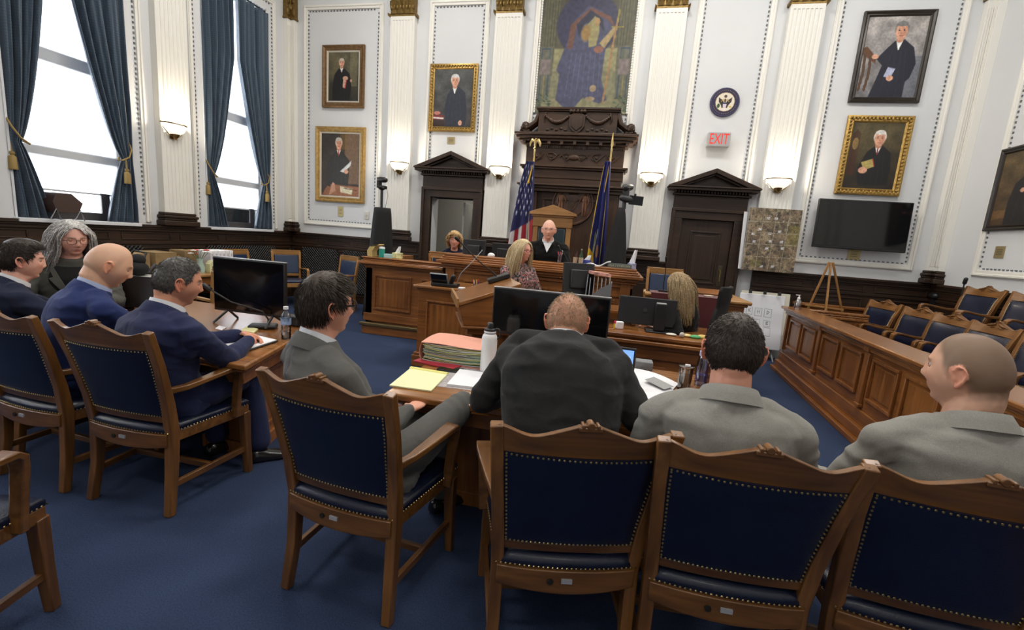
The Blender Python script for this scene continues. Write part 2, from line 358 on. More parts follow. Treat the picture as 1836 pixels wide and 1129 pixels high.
# ---- wall mouldings
def moulding(plane, a0, a1, z0, z1, n, open_bottom=False, wd=.085, bead_shadows=True):
    """rectangular plaster frame: plane ('Y',pos) or ('X',pos,sign); a = coordinate along the wall"""
    m = MB(); be = MB()
    def put(mb, u0, u1, v0, v1, t):
        if plane[0] == 'Y': mb.b2(u0, u1, plane[1]-t, plane[1]+.01, v0, v1)
        else: mb.b2(plane[1]-.01*plane[2], plane[1]+t*plane[2], u0, u1, v0, v1)
    def ring(i0, i1, t):
        put(m, a0+i0, a0+i1, z0+i0, z1-i0, t); put(m, a1-i1, a1-i0, z0+i0, z1-i0, t)
        put(m, a0+i1, a1-i1, z1-i1, z1-i0, t)
        if not open_bottom: put(m, a0+i1, a1-i1, z0+i0, z0+i1, t)
    ring(0, wd, .022); ring(.012, wd*.5, .034)
    o = struct(m, 'trim_%d' % n, M_cream(), bevel=.006)
    if bead_shadows:
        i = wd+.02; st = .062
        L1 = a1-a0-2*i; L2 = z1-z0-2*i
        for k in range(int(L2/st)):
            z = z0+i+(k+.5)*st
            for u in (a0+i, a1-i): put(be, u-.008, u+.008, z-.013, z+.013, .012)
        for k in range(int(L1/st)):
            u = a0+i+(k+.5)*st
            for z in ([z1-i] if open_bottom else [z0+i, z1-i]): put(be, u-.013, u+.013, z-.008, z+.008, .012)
        be.build('bead_shadow_row', mat('bead_shadow_grey', (.13, .14, .15), .7), o)  # dark grey boxes stand in for the shadows between the plaster beads
    return o
tn = 1
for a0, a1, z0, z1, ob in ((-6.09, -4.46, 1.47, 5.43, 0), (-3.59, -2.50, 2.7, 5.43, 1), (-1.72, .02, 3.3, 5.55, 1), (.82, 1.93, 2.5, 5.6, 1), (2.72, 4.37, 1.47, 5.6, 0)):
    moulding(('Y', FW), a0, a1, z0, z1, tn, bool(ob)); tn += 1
for a0, a1 in ((3.2, 7.8-.35),): pass
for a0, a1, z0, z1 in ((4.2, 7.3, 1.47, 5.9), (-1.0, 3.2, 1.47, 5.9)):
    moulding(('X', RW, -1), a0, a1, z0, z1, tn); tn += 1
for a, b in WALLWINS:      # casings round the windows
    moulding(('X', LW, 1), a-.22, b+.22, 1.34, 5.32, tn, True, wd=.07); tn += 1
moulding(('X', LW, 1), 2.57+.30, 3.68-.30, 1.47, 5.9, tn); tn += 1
# ---- pilasters
def pil_profile(w, d):       # plan of the fluted shaft, flutes on the +y side; centred in x, back at 0
    n = 7; m = .03; p = [(-w/2, 0)]; p.append((-w/2, d)); fw = (w-2*m)/n
    for k in range(n):
        x0 = -w/2+m+k*fw
        p.append((x0+.010, d))
        for j in range(1, 5):
            a = PI*j/5; p.append((x0+fw/2-(fw/2-.010)*math.cos(a), d-.012*math.sin(a)))
        p.append((x0+fw-.010, d))
    p += [(w/2, d), (w/2, 0)]
    return p
def pilaster(n, x, y, rot, w=.46, d=.10):
    T = Matrix.Translation((x, y, 0)) @ Matrix.Rotation(rot, 4, 'Z')
    s = MB(); s.M = T; s.prism(pil_profile(w, d), 1.54, 5.10, 'z')
    s.b2(-w/2, w/2, 0, d, 1.5, 1.54); s.b2(-w/2, w/2, 0, d, 5.1, 5.16)
    o = struct(s, 'pilaster_trim_%d' % n, M_cream(), smooth=30)
    b = MB(); b.M = T
    for z0, z1, e in ((1.31, 1.385, .055), (1.385, 1.42, .03), (1.42, 1.46, .045), (1.46, 1.50, .022)): b.b2(-w/2-e, w/2+e, 0, d+e, z0, z1)
    b.build('pilaster_base', W3('x'), o, bevel=.012)
    c = MB(); c.M = T; c.prism([(-w/2, d), (w/2, d), (w/2+.03, d+.05), (w/2+.03, 0), (-w/2-.03, 0), (-w/2-.03, d+.05)][::-1], 5.16, 5.2, 'z')
    c.b2(-w/2+.005, w/2-.005, 0, d+.01, 5.2, 5.62)
    for row, (z0, hh) in enumerate(((5.2, .18), (5.33, .22))):
        k = 4 if row == 0 else 3
        for i in range(k):
            cx = -w/2+w*(i+.5)/k
            c.tube([(cx, d+.005, z0), (cx, d+.035, z0+hh*.6), (cx, d+.075, z0+hh*.95), (cx, d+.085, z0+hh*.85)], [(.045, .012), (.055, .014), (.04, .02), (.015, .012)], 8, ref=(1, 0, 0))
            for q in (-1, 1): c.ball((cx+q*.03, d+.04, z0+hh*.5), (.018, .014, .035), 8, 6)
    for q in (-1, 1): c.tube([(q*w*.28, d+.03, 5.5), (q*w*.42, d+.06, 5.56), (q*w*.5, d+.07, 5.5), (q*w*.43, d+.07, 5.46)], .02, 8)
    c.b2(-w/2-.04, w/2+.04, 0, d+.07, 5.62, 5.68)
    c.build('capital', M_gold(), o)
    return o
for i, xc in enumerate((-4.055, -2.145, .432, 2.32)): pilaster(i+1, xc, FW, PI)
for i, yc in enumerate((5.53, 3.12-.15, .72)): pilaster(i+5, LW, yc, -PI/2)
pilaster(8, RW, 3.65, PI/2); pilaster(9, RW, -1.4, PI/2)
# folded corner pilasters
for n, (x, sx) in enumerate(((LW, 1), (RW, -1))):
    s = MB()
    def L(mb, e, a, z0, z1):     # L shaped plan
        mb.b2(x, x+sx*(a+e), FW-.09-e, FW, z0, z1); mb.b2(x, x+sx*(.09+e), FW-a-e, FW, z0, z1)
    L(s, 0, .17, 1.5, 5.16)
    for k in range(3):
        s.b2(x+sx*(.10+.028*k), x+sx*(.116+.028*k), FW-.10, FW-.08, 1.56, 5.05)
        s.b2(x, x+sx*.10, FW-.116-.028*k, FW-.10-.028*k, 1.56, 5.05)
    o = struct(s, 'pilaster_trim_%d' % (10+n), M_cream(), bevel=.004)
    b = MB()
    for z0, z1, e in ((1.31, 1.385, .05), (1.385, 1.42, .025), (1.42, 1.46, .04), (1.46, 1.50, .018)): L(b, e, .17, z0, z1)
    b.build('pilaster_base', W3('x'), o, bevel=.012)
    c = MB(); L(c, .02, .17, 5.16, 5.19); L(c, .005, .17, 5.19, 5.66)
    for k in range(3):
        c.ball((x+sx*(.04+.06*k), FW-.10, 5.28+.09*(k % 2)), (.03, .02, .07), 8, 6); c.ball((x+sx*.10, FW-.04-.06*k, 5.28+.09*(k % 2)), (.02, .03, .07), 8, 6)
        c.ball((x+sx*(.04+.06*k), FW-.10, 5.48), (.03, .025, .06), 8, 6); c.ball((x+sx*.10, FW-.04-.06*k, 5.48), (.025, .03, .06), 8, 6)
    L(c, .04, .17, 5.62, 5.68)
    c.build('capital', M_gold(), o)
# ---- wainscot
def wains(name, plane, a0, a1, panels, grille=()):
    m = MB()
    def put(mb, u0, u1, v0, v1, t, t0=-.01):
        if plane[0] == 'Y': mb.b2(u0, u1, plane[1]-t, plane[1]-t0, v0, v1)
        else: mb.b2(plane[1]+t0*plane[2], plane[1]+t*plane[2], u0, u1, v0, v1)
    put(m, a0, a1, 0, 1.31, .03)
    for v0, v1, t in ((1.275, 1.31, .085), (1.25, 1.275, .065), (1.215, 1.25, .05), (1.04, 1.08, .045), (0, .16, .05), (.16, .18, .04)): put(m, a0, a1, v0, v1, t)
    n = max(1, round((a1-a0)/panels)); w_ = (a1-a0)/n
    for k in range(n):
        u0, u1 = a0+k*w_+.07, a0+(k+1)*w_-.07
        for (p, q, r, s_) in ((u0, u1, .98, 1.0), (u0, u1, .24, .26), (u0, u0+.02, .26, .98), (u1-.02, u1, .26, .98)): put(m, p, q, r, s_, .043)
        put(m, u0+.06, u1-.06, .32, .92, .038)
        for (p, q, r, s_) in ((u0, u1, 1.185, 1.20), (u0, u1, 1.10, 1.115), (u0, u0+.02, 1.115, 1.185), (u1-.02, u1, 1.115, 1.185)): put(m, p, q, r, s_, .04)
    o = struct(m, name, W3('x' if plane[0] == 'Y' else 'y'), bevel=.004)
    for (g0, g1) in grille:
        g = MB(); put(g, g0, g1, .20, 1.02, .048, .0)
        h = .82
        for k in range(int((g1-g0+h)/.055)):
            s0 = g0-h+k*.055
            for sg in (0, 1):
                u0, u1 = s0, s0+h; v0, v1 = .2, 1.02
                if u0 < g0: v0 += g0-u0; u0 = g0
                if u1 > g1: v1 -= u1-g1; u1 = g1
                if u1-u0 < .02: continue
                if sg: v0, v1 = 1.22-v0, 1.22-v1
                P = [(u0, plane[1]-.052, v0), (u1, plane[1]-.052, v1)] if plane[0] == 'Y' else [(plane[1]+.052*plane[2], u0, v0), (plane[1]+.052*plane[2], u1, v1)]
                g.tube(P, .008, 4)
        g.build('trim_grille', mat('grille_black', (.009, .008, .008), .5), o)
    return o
wains('wainscot_trim_1', ('Y', FW), LW, -3.58, .8, ((-6.1, -5.3), (-5.2, -4.4)))
wains('wainscot_trim_2', ('Y', FW), -2.40, .86, .8)
wains('wainscot_trim_3', ('Y', FW), 2.18, RW, .8)
wains('wainscot_trim_4', ('X', LW, 1), BW, FW, .85, ((6.0, 7.5), (3.6, 5.0)))
wains('wainscot_trim_5', ('X', RW, -1), BW, FW, .85)
# ---- doors with pediments
def pediment_door(n, x0, x1, top, open_=False):
    """x0,x1,top: the opening"""
    o = MB(); a = .17; yb = FW
    for u0, u1 in ((x0-a, x0), (x1, x1+a)):
        o.b2(u0, u1, yb-.09, yb+.02, 0, top)
        q0 = u0 if u1 <= x0+.001 else u1-.05
        o.b2(q0, q0+.05, yb-.115, yb-.02, 0, top+a-.05)
    o.b2(x0-a, x1+a, yb-.09, yb+.02, top, top+a); o.b2(x0-a, x1+a, yb-.115, yb-.02, top+a-.05, top+a)
    o.b2(x0-.02, x0, yb-.06, yb+.28, 0, top); o.b2(x1, x1+.02, yb-.06, yb+.28, 0, top); o.b2(x0, x1, yb-.06, yb+.28, top-.0, top+.02)
    z = top+a
    o.b2(x0-a+.01, x1+a-.01, yb-.08, yb, z, z+.20)          # frieze
    o.b2(x0-a-.02, x1+a+.02, yb-.13, yb, z+.20, z+.23)
    k = 0
    while x0-a+k*.045 < x1+a-.02:                            # dentils
        o.b2(x0-a+k*.045, x0-a+k*.045+.025, yb-.165, yb, z+.232, z+.27); k += 1
    e = .10
    o.b2(x0-a-e, x1+a+e, yb-.22, yb, z+.27, z+.31); o.b2(x0-a-e-.02, x1+a+e+.02, yb-.24, yb, z+.31, z+.335)
    zc = z+.335; xm = (x0+x1)/2; hw = (x1-x0)/2+a+e+.02; ph = hw*.40
    o.prism([(xm-hw+.12, zc), (xm+hw-.12, zc), (xm, zc+ph-.10)], yb-.12, yb, 'y')
    for q in (-1, 1):
        o.prism([(xm+q*hw, zc), (xm, zc+ph), (xm, zc+ph-.07), (xm+q*(hw-.19), zc)], yb-.24, yb, 'y')
        o.prism([(xm+q*(hw-.19), zc), (xm, zc+ph-.07), (xm, zc+ph-.105), (xm+q*(hw-.27), zc)], yb-.19, yb, 'y')
    d = struct(o, 'door_%d' % n, W3('x'), bevel=.006)
    if not open_:
        lf = MB(); lf.b2(x0, x1, yb-.03, yb+.01, 0, top)
        for (u0, u1, v0, v1) in ((x0+.16, x1-.16, 1.0, top-.18), (x0+.16, x1-.16, .2, .84)):
            for (p, q, r, s_) in ((u0, u1, v1-.03, v1), (u0, u1, v0, v0+.03), (u0, u0+.03, v0+.03, v1-.03), (u1-.03, u1, v0+.03, v1-.03)): lf.b2(p, q, yb-.045, yb, r, s_)
            lf.b2(u0+.07, u1-.07, yb-.04, yb, v0+.07, v1-.07)
        lf.build('door_leaf', W3('z'), d, bevel=.006)
        MB().b2(x1-.13, x1-.06, yb-.038, yb-.02, .98, 1.32).build('push_plate', mat('dull_brass', (.10, .09, .06), .4, .9), d, bevel=.003)
        MB().tube([(x1-.095, yb-.03, 1.04), (x1-.095, yb-.07, 1.07), (x1-.095, yb-.07, 1.23), (x1-.095, yb-.03, 1.26)], .008, 8).build('door_handle', M_brass(), d)
    return d
pediment_door(1, D1[0], D1[1], D1[2], True)
d2a = onY(1222, 392, FW); d2b = onY(1316, 388, FW)
pediment_door(2, d2a.x, d2b.x, d2a.z+.0)
# ajar leaf in the corridor, with shelf of files seen through
t = MB(); t.b2(D1[1]-.32, D1[1]-.28, FW+.3, FW+1.1, 0, 2.1); struct(t, 'door_3', mat('pale_door', (.55, .55, .52), .5), bevel=.004)
t = MB(); t.b2(-2.98, -2.95, FW+.9, FW+1.3, 0, 2.1); t.b2(-2.70, -2.67, FW+.9, FW+1.3, 0, 2.1)
for k in range(6): t.b2(-2.95, -2.70, FW+.9, FW+1.3, .05+k*.38, .08+k*.38)
t.b2(-2.98, -2.67, FW+1.28, FW+1.3, 0, 2.1)
tag(t.build('bookcase', M_black(), bevel=.002), 'narrow black bookcase glimpsed through the open doorway', 'bookcase')
rb = random.Random(3)
for k in range(3, 6):
    x = -2.94
    for j in range(4):
        wd = rb.uniform(.03, .055); hh = rb.uniform(.2, .3)
        if x+wd > -2.71: break
        c = rb.choice([(.6, .6, .58), (.35, .1, .05), (.05, .12, .08), (.6, .4, .25)])
        b = MB(); b.b2(x, x+wd, FW+.93, FW+1.15, .081+(k-1)*.38, .081+(k-1)*.38+hh); x += wd+.002
        tag(b.build('book', mat('book_%.2f' % c[0], c, .6), bevel=.002), 'small upright book on the shelves seen through the open doorway', 'book', 'books in the doorway bookcase')
# ================================================================ curtains
def M_curtain():
    if 'curtain_blue' in MATS: return MATS['curtain_blue']
    m = mat('curtain_blue', (.042, .075, .115), .62, sheen=.4, bump=.25, bscale=120); nt = m.node_tree; b = nt.nodes['Principled BSDF']
    tc = nt.nodes.new('ShaderNodeTexCoord'); v = nt.nodes.new('ShaderNodeTexVoronoi'); v.inputs['Scale'].default_value = 34; v.inputs['Randomness'].default_value = .1
    nt.links.new(tc.outputs['Object'], v.inputs['Vector'])
    r = nt.nodes.new('ShaderNodeValToRGB'); r.color_ramp.elements[0].position = .2; r.color_ramp.elements[1].position = .55
    r.color_ramp.elements[0].color = (.060, .10, .145, 1); r.color_ramp.elements[1].color = (.030, .055, .090, 1)
    nt.links.new(v.outputs['Distance'], r.inputs[0]); nt.links.new(r.outputs[0], b.inputs['Base Color']); return m
def curtain(a, b, side, label, shy=False, kw=1.):
    """a: fixed side y, b: other side of the window; side +1 when cloth spreads towards +y"""
    t = thing('curtain', label, 'curtain', (LW-.05, a, WZ0+.016))
    H = 5.03-WZ0-.016; zt = 2.12-WZ0; half = abs(b-a)/2*kw; ph = random.random()*6
    def width(z):
        if z > zt: q = (z-zt)/(H-zt); return .12+(half-.03-.12)*min(1, q/.66)**.70
        q = (zt-z)/zt; return .12+.24*q**.8
    def fn(u, v):
        z = H*v; wd = width(z); k = 4.3
        fold = .016+.030*min(1, abs(z-zt)/.6)
        x = fold*(math.sin(2*PI*k*(u+.05*math.sin(5*u+ph))+ph)+.35*math.sin(2*PI*k*2.3*u+ph*2+z*.5))+.012*math.sin(2*PI*1.5*u+z*1.6+ph)+.06
        return (x, side*wd*u, z)
    m = MB(); m.grid(fn, 96, 60); o = m.build('drape', M_curtain(), t, fix=False, smooth=180)
    sd = o.modifiers.new('cloth', 'SOLIDIFY'); sd.thickness = .006
    cord = mat('gold_cord', (.30, .20, .06), .6, .1, bump=.5, bscale=200)
    c = MB(); y1 = side*.18
    c.tube([(.03, side*.0, zt+.26), (.10, side*.02, zt+.13), (.125, side*.07, zt+.03), (.12, y1-.03*side, zt-.02), (.07, y1, zt-.02), (.0, side*.1, zt+.04), (-.0, 0, zt+.22)], .010, 8)
    c.build('tieback_cord', cord, t)
    ty, tx = (side*.02, .05) if shy else (side*.12, .125)
    s = MB(); s.tube([(tx, ty, zt), (tx+.01, ty, zt-.12)], .008, 8)
    s.lathe([(0, -.02), (.022, -.022), (.026, -.045), (.018, -.06), (.034, -.08), (.038, -.21), (0, -.21)], (tx+.01, ty, zt-.10), 14); s.build('tassel', cord, t)
    return t
for i, (a, b) in enumerate(WINS):
    wn = ('wide window', 'window near the room corner')[i]
    curtain(a+.005, b, 1, 'blue damask curtain tied back on the %s side of the %s' % (('picture-edge', 'lamp')[i], wn), True, (.80, .95)[i])
    curtain(b-.005, a, -1, 'blue damask curtain tied back on the %s side of the %s' % (('lamp', 'corner')[i], wn), False, 1.07)
    r = MB(); r.tube([(LW+.0, a+.02, 5.055), (LW+.0, b-.02, 5.055)], .014, 10)
    for k in range(22):
        y = a+(b-a)*(k+.5)/22
        r.tube([(LW+.0+.022*math.cos(q), y, 5.055+.022*math.sin(q)) for q in [2*PI*j/8 for j in range(9)]], .003, 4)
    tag(r.build('curtain_rod', M_black()), 'dark curtain rod with rings over the %s' % wn, 'curtain rod')
# ================================================================ wall lamps
def M_lampglass():
    return mat('lit_opal_glass', (.9, .86, .76), .35, emit=(1, .93, .78), estr=.9)
def sconce(x, y, z, rot, label):
    t = thing('wall_lamp', label, 'wall lamp', (x, y, z), rot, 'bowl wall lamps on the pilasters')    # local: wall at +y behind, bowl towards -y
    g = MB(); R = .175; rings = []
    for k in range(9):
        a = k/8*PI/2; rr = R*math.cos(a)**.8 if k < 8 else .03; zz = .0-.135*math.sin(a)
        rings.append([Vector((rr*math.cos(PI+PI*j/18), rr*.85*math.sin(PI+PI*j/18), zz)) for j in range(19)])
    g.rings(rings, cap=False, closed=False)
    o = g.build('lamp_bowl', M_lampglass(), t, smooth=180); sd = o.modifiers.new('s', 'SOLIDIFY'); sd.thickness = .006
    b = MB(); b.tube([(R*1.01*math.cos(PI+PI*j/24), R*.86*math.sin(PI+PI*j/24), .004) for j in range(25)], .010, 6); b.build('rim', mat('lamp_rim', (.16, .09, .02), .5), t)
    f = MB(); f.lathe([(0, -.20), (.012, -.195), (.03, -.175), (.045, -.150), (.06, -.132), (0, -.12)], (0, -.045, 0), 16); f.b2(-.05, .05, -.012, .0, -.20, .02)
    for q in (-1, 1): f.tube([(q*.165, -.01, 0), (q*.155, -.02, -.06), (q*.09, -.03, -.14), (q*.03, -.04, -.17)], .007, 6)
    f.build('bracket', mat('old_brass', (.30, .20, .08), .35, .9), t)
    l = bpy.data.lights.new('lamp_light', 'POINT'); l.energy = 16; l.color = (1, .86, .66); l.shadow_soft_size = .05
    lo = bpy.data.objects.new('lamp_light', l); COL.objects.link(lo); lo.location = (0, -.14, .10); lo.parent = t
    return t
for (px, py, nm) in ((712, 293, 'between the stacked portraits and the open doorway'), (893, 300, 'between the open doorway and the carved canopy'), (1169, 313, 'between the carved canopy and the exit sign door'), (1400, 325, 'above the aerial photo map')):
    p = onY(px, py, FW-.2); sconce(p.x, FW-.10, 2.70, 0, 'lit white glass bowl wall lamp '+nm)
p = onX(318, 237, LW+.18); sconce(LW+.10, p.y, 2.72, PI/2, 'lit glass bowl wall lamp on the pilaster between the two windows')
sconce(LW+.10, .72, 2.72, PI/2, 'lit white glass bowl wall lamp on the window wall behind the tables')
# ================================================================ chairs
def nail(mb, p, n, r=.0042):
    n = Vector(n).normalized(); a = n.orthogonal().normalized(); b = n.cross(a); p = Vector(p)
    mb.rings([[p+a*r*math.cos(2*PI*k/6)+b*r*math.sin(2*PI*k/6) for k in range(6)], [p+n*r*.6+a*r*.6*math.cos(2*PI*k/6)+b*r*.6*math.sin(2*PI*k/6) for k in range(6)]])
def make_chair(label, group, loc, rz, carved=False):
    """local: origin on the floor under the seat, sitter faces +y"""
    t = thing('armchair', label, 'chair', loc, rz, group)
    wz = W1('z'); wx = W1('x'); wy = W1('y'); L = M_leather()
    ST = [(.242, -.245, 0), (.232, -.215, .20), (.232, -.20, .42), (.242, -.222, .58), (.258, -.268, .78), (.272, -.325, .962)]     # centre line of a rear post
    def post(z):
        for (a, b) in zip(ST[:-1], ST[1:]):
            if a[2] <= z <= b[2]: q = (z-a[2])/(b[2]-a[2]); return Vector([a[i]+(b[i]-a[i])*q for i in range(3)])
        return Vector(ST[-1])
    for s in (-1, 1):
        m = MB(); m.tube([(s*p[0], p[1], p[2]) for p in ST], [(.019, .019), (.021, .022), (.022, .026), (.021, .022), (.020, .018), (.020, .015)], sq=True, ref=(1, 0, 0)); m.build('leg', wz, t, bevel=.004)
        m = MB(); m.tube([(s*.272, .235, 0), (s*.268, .225, .18), (s*.265, .22, .385)], [(.018, .018), (.021, .021), (.024, .024)], sq=True, ref=(1, 0, 0)); m.build('leg', wz, t, bevel=.004)
    # crest rail: bowed back in plan, shaped top edge
    def top(u):
        a = abs(u); return .966-.030*math.sin(min(1, a/1.0)*0)-.028*math.exp(-((a-.62)/.26)**2)+.020*math.exp(-(a/.20)**2)
    bow = .028; N = 40; m = MB(); rings = []
    for k in range(N+1):
        u = -1+2*k/N; x = u*.268; yb = -.322-bow*(1-u*u); zt = top(u); zb = .862; dy = .022
        yb2 = yb+.035
        rings.append([(x, yb-dy/2, zt), (x, yb+dy/2, zt), (x*.985, yb2+dy/2+.002, zb), (x*.985, yb2-dy/2-.002, zb)])
    m.rings(rings)
    # carved boss in the middle of the crest
    yb = -.322-bow
    m.tube([(0, yb-.017, .984), (0, yb+.017, .984)], .012, 10); m.box((-.022, yb, .981), (.010, .032, .014)); m.box((.022, yb, .981), (.010, .032, .014)); m.box((0, yb, .972), (.07, .030, .014))
    if carved:
        for s in (-1, 1): m.tube([(s*.02, yb+.022, .965), (s*.06, yb+.026, .95), (s*.10, yb+.024, .945), (s*.12, yb+.022, .935)], [.011, .012, .009, .004], 8); m.tube([(s*.02, yb+.024, .94), (s*.06, yb+.027, .925), (s*.085, yb+.025, .93)], [.009, .008, .004], 8)
    m.build('crest_rail', wx, t, bevel=.003)
    def bpt(u, z, off=0.):      # point of the curved back surface
        p = post(z); q = .9*p.x; b = bow*(1-u*u)*(z-.45)/.5+.012*(1-u*u)
        return Vector((u*(p.x-.012), p.y-b+off, z))
    m = MB(); m.rings([[bpt(u, .478, -.011), bpt(u, .478, .011), bpt(u, .512, .011), bpt(u, .512, -.011)] for u in [-1+2*k/16 for k in range(17)]]); m.build('lower_rail', wx, t, bevel=.003)
    # upholstered back panel
    z0, z1 = .508, .868; nu, nv = 18, 12
    m = MB()
    def padf(sgn):
        def f(u, v):
            U = -1+2*u; z = z0+(z1-z0)*v; e = min(1, min(u, 1-u)*9)*min(1, min(v, 1-v)*7); return bpt(U*.975, z, sgn*(.010+(.020 if sgn > 0 else .007)*e**.6))
        return f
    m.grid(padf(1), nu, nv); m.grid(padf(-1), nu, nv)
    edge = [(u, v) for u, v in [(i/nu, 0) for i in range(nu)]+[(1, j/nv) for j in range(nv)]+[(1-i/nu, 1) for i in range(nu)]+[(0, 1-j/nv) for j in range(nv)]]
    A = [padf(1)(*e) for e in edge]; B = [padf(-1)(*e) for e in edge]; n_ = len(A)
    m.add(A+B, [(i, (i+1) % n_, n_+(i+1) % n_, n_+i) for i in range(n_)])
    pad = m.build('backrest', L, t, smooth=60)
    for sgn in (-1, 1):
        nm = MB()
        for k in range(31):
            u = .02+.96*k/30
            for v in (.018, .982): nail(nm, padf(sgn)(u, v)+Vector((0, sgn*.001, 0)), (0, sgn, 0))
        for k in range(1, 23):
            v = k/23
            for u in (.02, .98): nail(nm, padf(sgn)(u, v)+Vector((0, sgn*.001, 0)), (0, sgn, 0))
        nm.build('nail_trim', M_brass(), pad)
    # seat frame (trapezoid, bowed behind and in front)
    def outline(e=0., n=10):
        P = []
        for k in range(n+1): u = -1+2*k/n; P.append(((.235+e)*u, -.225-.022*(1-u*u)-e))
        for k in range(n+1): u = 1-2*k/n; P.append(((.285+e)*u, .235+.02*(1-u*u)+e))
        return P
    fr = outline(); m = MB(); m.prism(fr, .372, .425, 'z')
    m.rings([[(u*.235, -.236-.022*(1-u*u), .425), (u*.235, -.215-.022*(1-u*u), .425), (u*.235, -.215-.022*(1-u*u), .340+.02*u*u), (u*.235, -.236-.022*(1-u*u), .340+.02*u*u)] for u in [-1+2*k/14 for k in range(15)]])
    m.build('seat_frame', wx, t, bevel=.003)
    m = MB(); rings = []
    for z, e in ((.418, -.004), (.43, .0), (.448, .001), (.462, -.012), (.470, -.04)): rings.append([(x, y, z) for x, y in outline(e)])
    rings.append([(x*.5, y*.5, .482) for x, y in outline()]); rings.append([(x*.05, y*.05, .484) for x, y in outline()])
    m.rings(rings); st = m.build('seat', L, t, smooth=60)
    nm = MB(); P = outline(.002, 10); tot = []
    for i in range(len(P)):
        a = Vector(P[i]); b = Vector(P[(i+1) % len(P)]); d = (b-a).length; k = max(1, round(d/.0165))
        for j in range(k): q = a+(b-a)*(j/k); nn = Vector((b-a)).orthogonal(); nn = Vector(((b-a).y, -(b-a).x, 0)).normalized(); nail(nm, (q.x, q.y, .430), nn)
    nm.build('nail_trim', M_brass(), st)
    # arms
    for s in (-1, 1):
        p = post(.66); m = MB()
        m.tube([(s*p.x, p.y+.005, .650), (s*.262, -.14, .648), (s*.285, -.02, .668), (s*.30, .06, .682), (s*.305, .115, .683), (s*.303, .140, .665), (s*.300, .146, .62), (s*.292, .14, .50), (s*.285, .135, .39)],
               [(.013, .016), (.018, .014), (.026, .012), (.030, .012), (.030, .013), (.028, .014), (.024, .014), (.022, .014), (.022, .016)], sq=True, ref=(1, 0, 0))
        m.build('armrest', wy, t, bevel=.005)
        m = MB(); m.tube([(s*.240, -.21, .155), (s*.267, .22, .155)], (.011, .016) and [(.011, .016)]*2, sq=True, ref=(1, 0, 0)); m.build('stretcher', wy, t, bevel=.003)
    m = MB(); m.tube([(-.252, 0, .155), (.252, 0, .155)], [(.011, .016)]*2, sq=True, ref=(0, 1, 0)); m.build('stretcher', wx, t, bevel=.003)
    m = MB(); m.b2(-.018, .018, -.264, -.256, .385, .400); m.build('inventory_tag', M_silver(), t)
    m = MB(); m.tube([(-.055, -.252, .388), (-.055, -.262, .388)], .011, 10); m.build('adjusting_knob', mat('dull_brass', (.10, .09, .06), .4, .9), t)
    return t
def chair_at(proto, rl, rr, label, group, base=0.):
    """from the floor points of its two rear feet"""
    rl = Vector(rl); rr = Vector(rr); c = (rl+rr)/2; d = rr-rl; rz = math.atan2(d.y, d.x)
    f = Vector((-math.sin(rz), math.cos(rz), 0)); p = c+f*.245; p.z = base
    if proto is None: return make_chair(label, group, p, rz)
    return dup(proto, p, rz, label, group)
G_T = 'blue leather armchairs round the two tables'
rl, rr = onZ(517, 1052), onZ(692, 1118)
C0 = chair_at(None, rl, rr, 'brass-nailed blue leather armchair holding the dark-haired man with glasses, viewed from behind', G_T)
def chair_tops(px0, px1, label, group=G_T, drz=0.):
    a = onZ(*px0, .965); b = onZ(*px1, .965); d = b-a; rz = math.atan2(d.y, d.x)+drz; f = Vector((-math.sin(rz), math.cos(rz), 0))
    c = (a+b)/2+f*.325; c.z = 0; return dup(C0, c, rz, label, group)
chair_at(C0, onZ(166, 893), onZ(305, 925), 'blue leather armchair holding the grey-haired man, its crest rising above one blue suit', G_T)
chair_at(C0, onZ(8, 850), onZ(112, 880), 'blue leather armchair holding the bald man in the bright blue suit', G_T)
chair_tops((897, 757), (1210, 775), 'blue leather armchair behind the heavy man in the black suit')
chair_tops((1200, 785), (1553, 834), 'blue leather armchair under the man with the dark crew cut')
a = onZ(1560, 824, .965); dup(C0, (a.x+.29, a.y+.30, 0), math.radians(-3), 'blue leather armchair under the man with the shaved head looking sideways', G_T)
dup(C0, (-3.62, 2.05, 0), math.radians(6), 'blue leather armchair of the young man, mostly beyond the picture edge', G_T)
a = onZ(95, 1090); q_ = math.radians(17); dup(C0, (a.x-.272*math.cos(q_)+.235*math.sin(q_), a.y-.272*math.sin(q_)-.235*math.cos(q_), 0), q_, 'empty blue leather armchair cut off by the picture edge, front leg on open carpet', G_T)
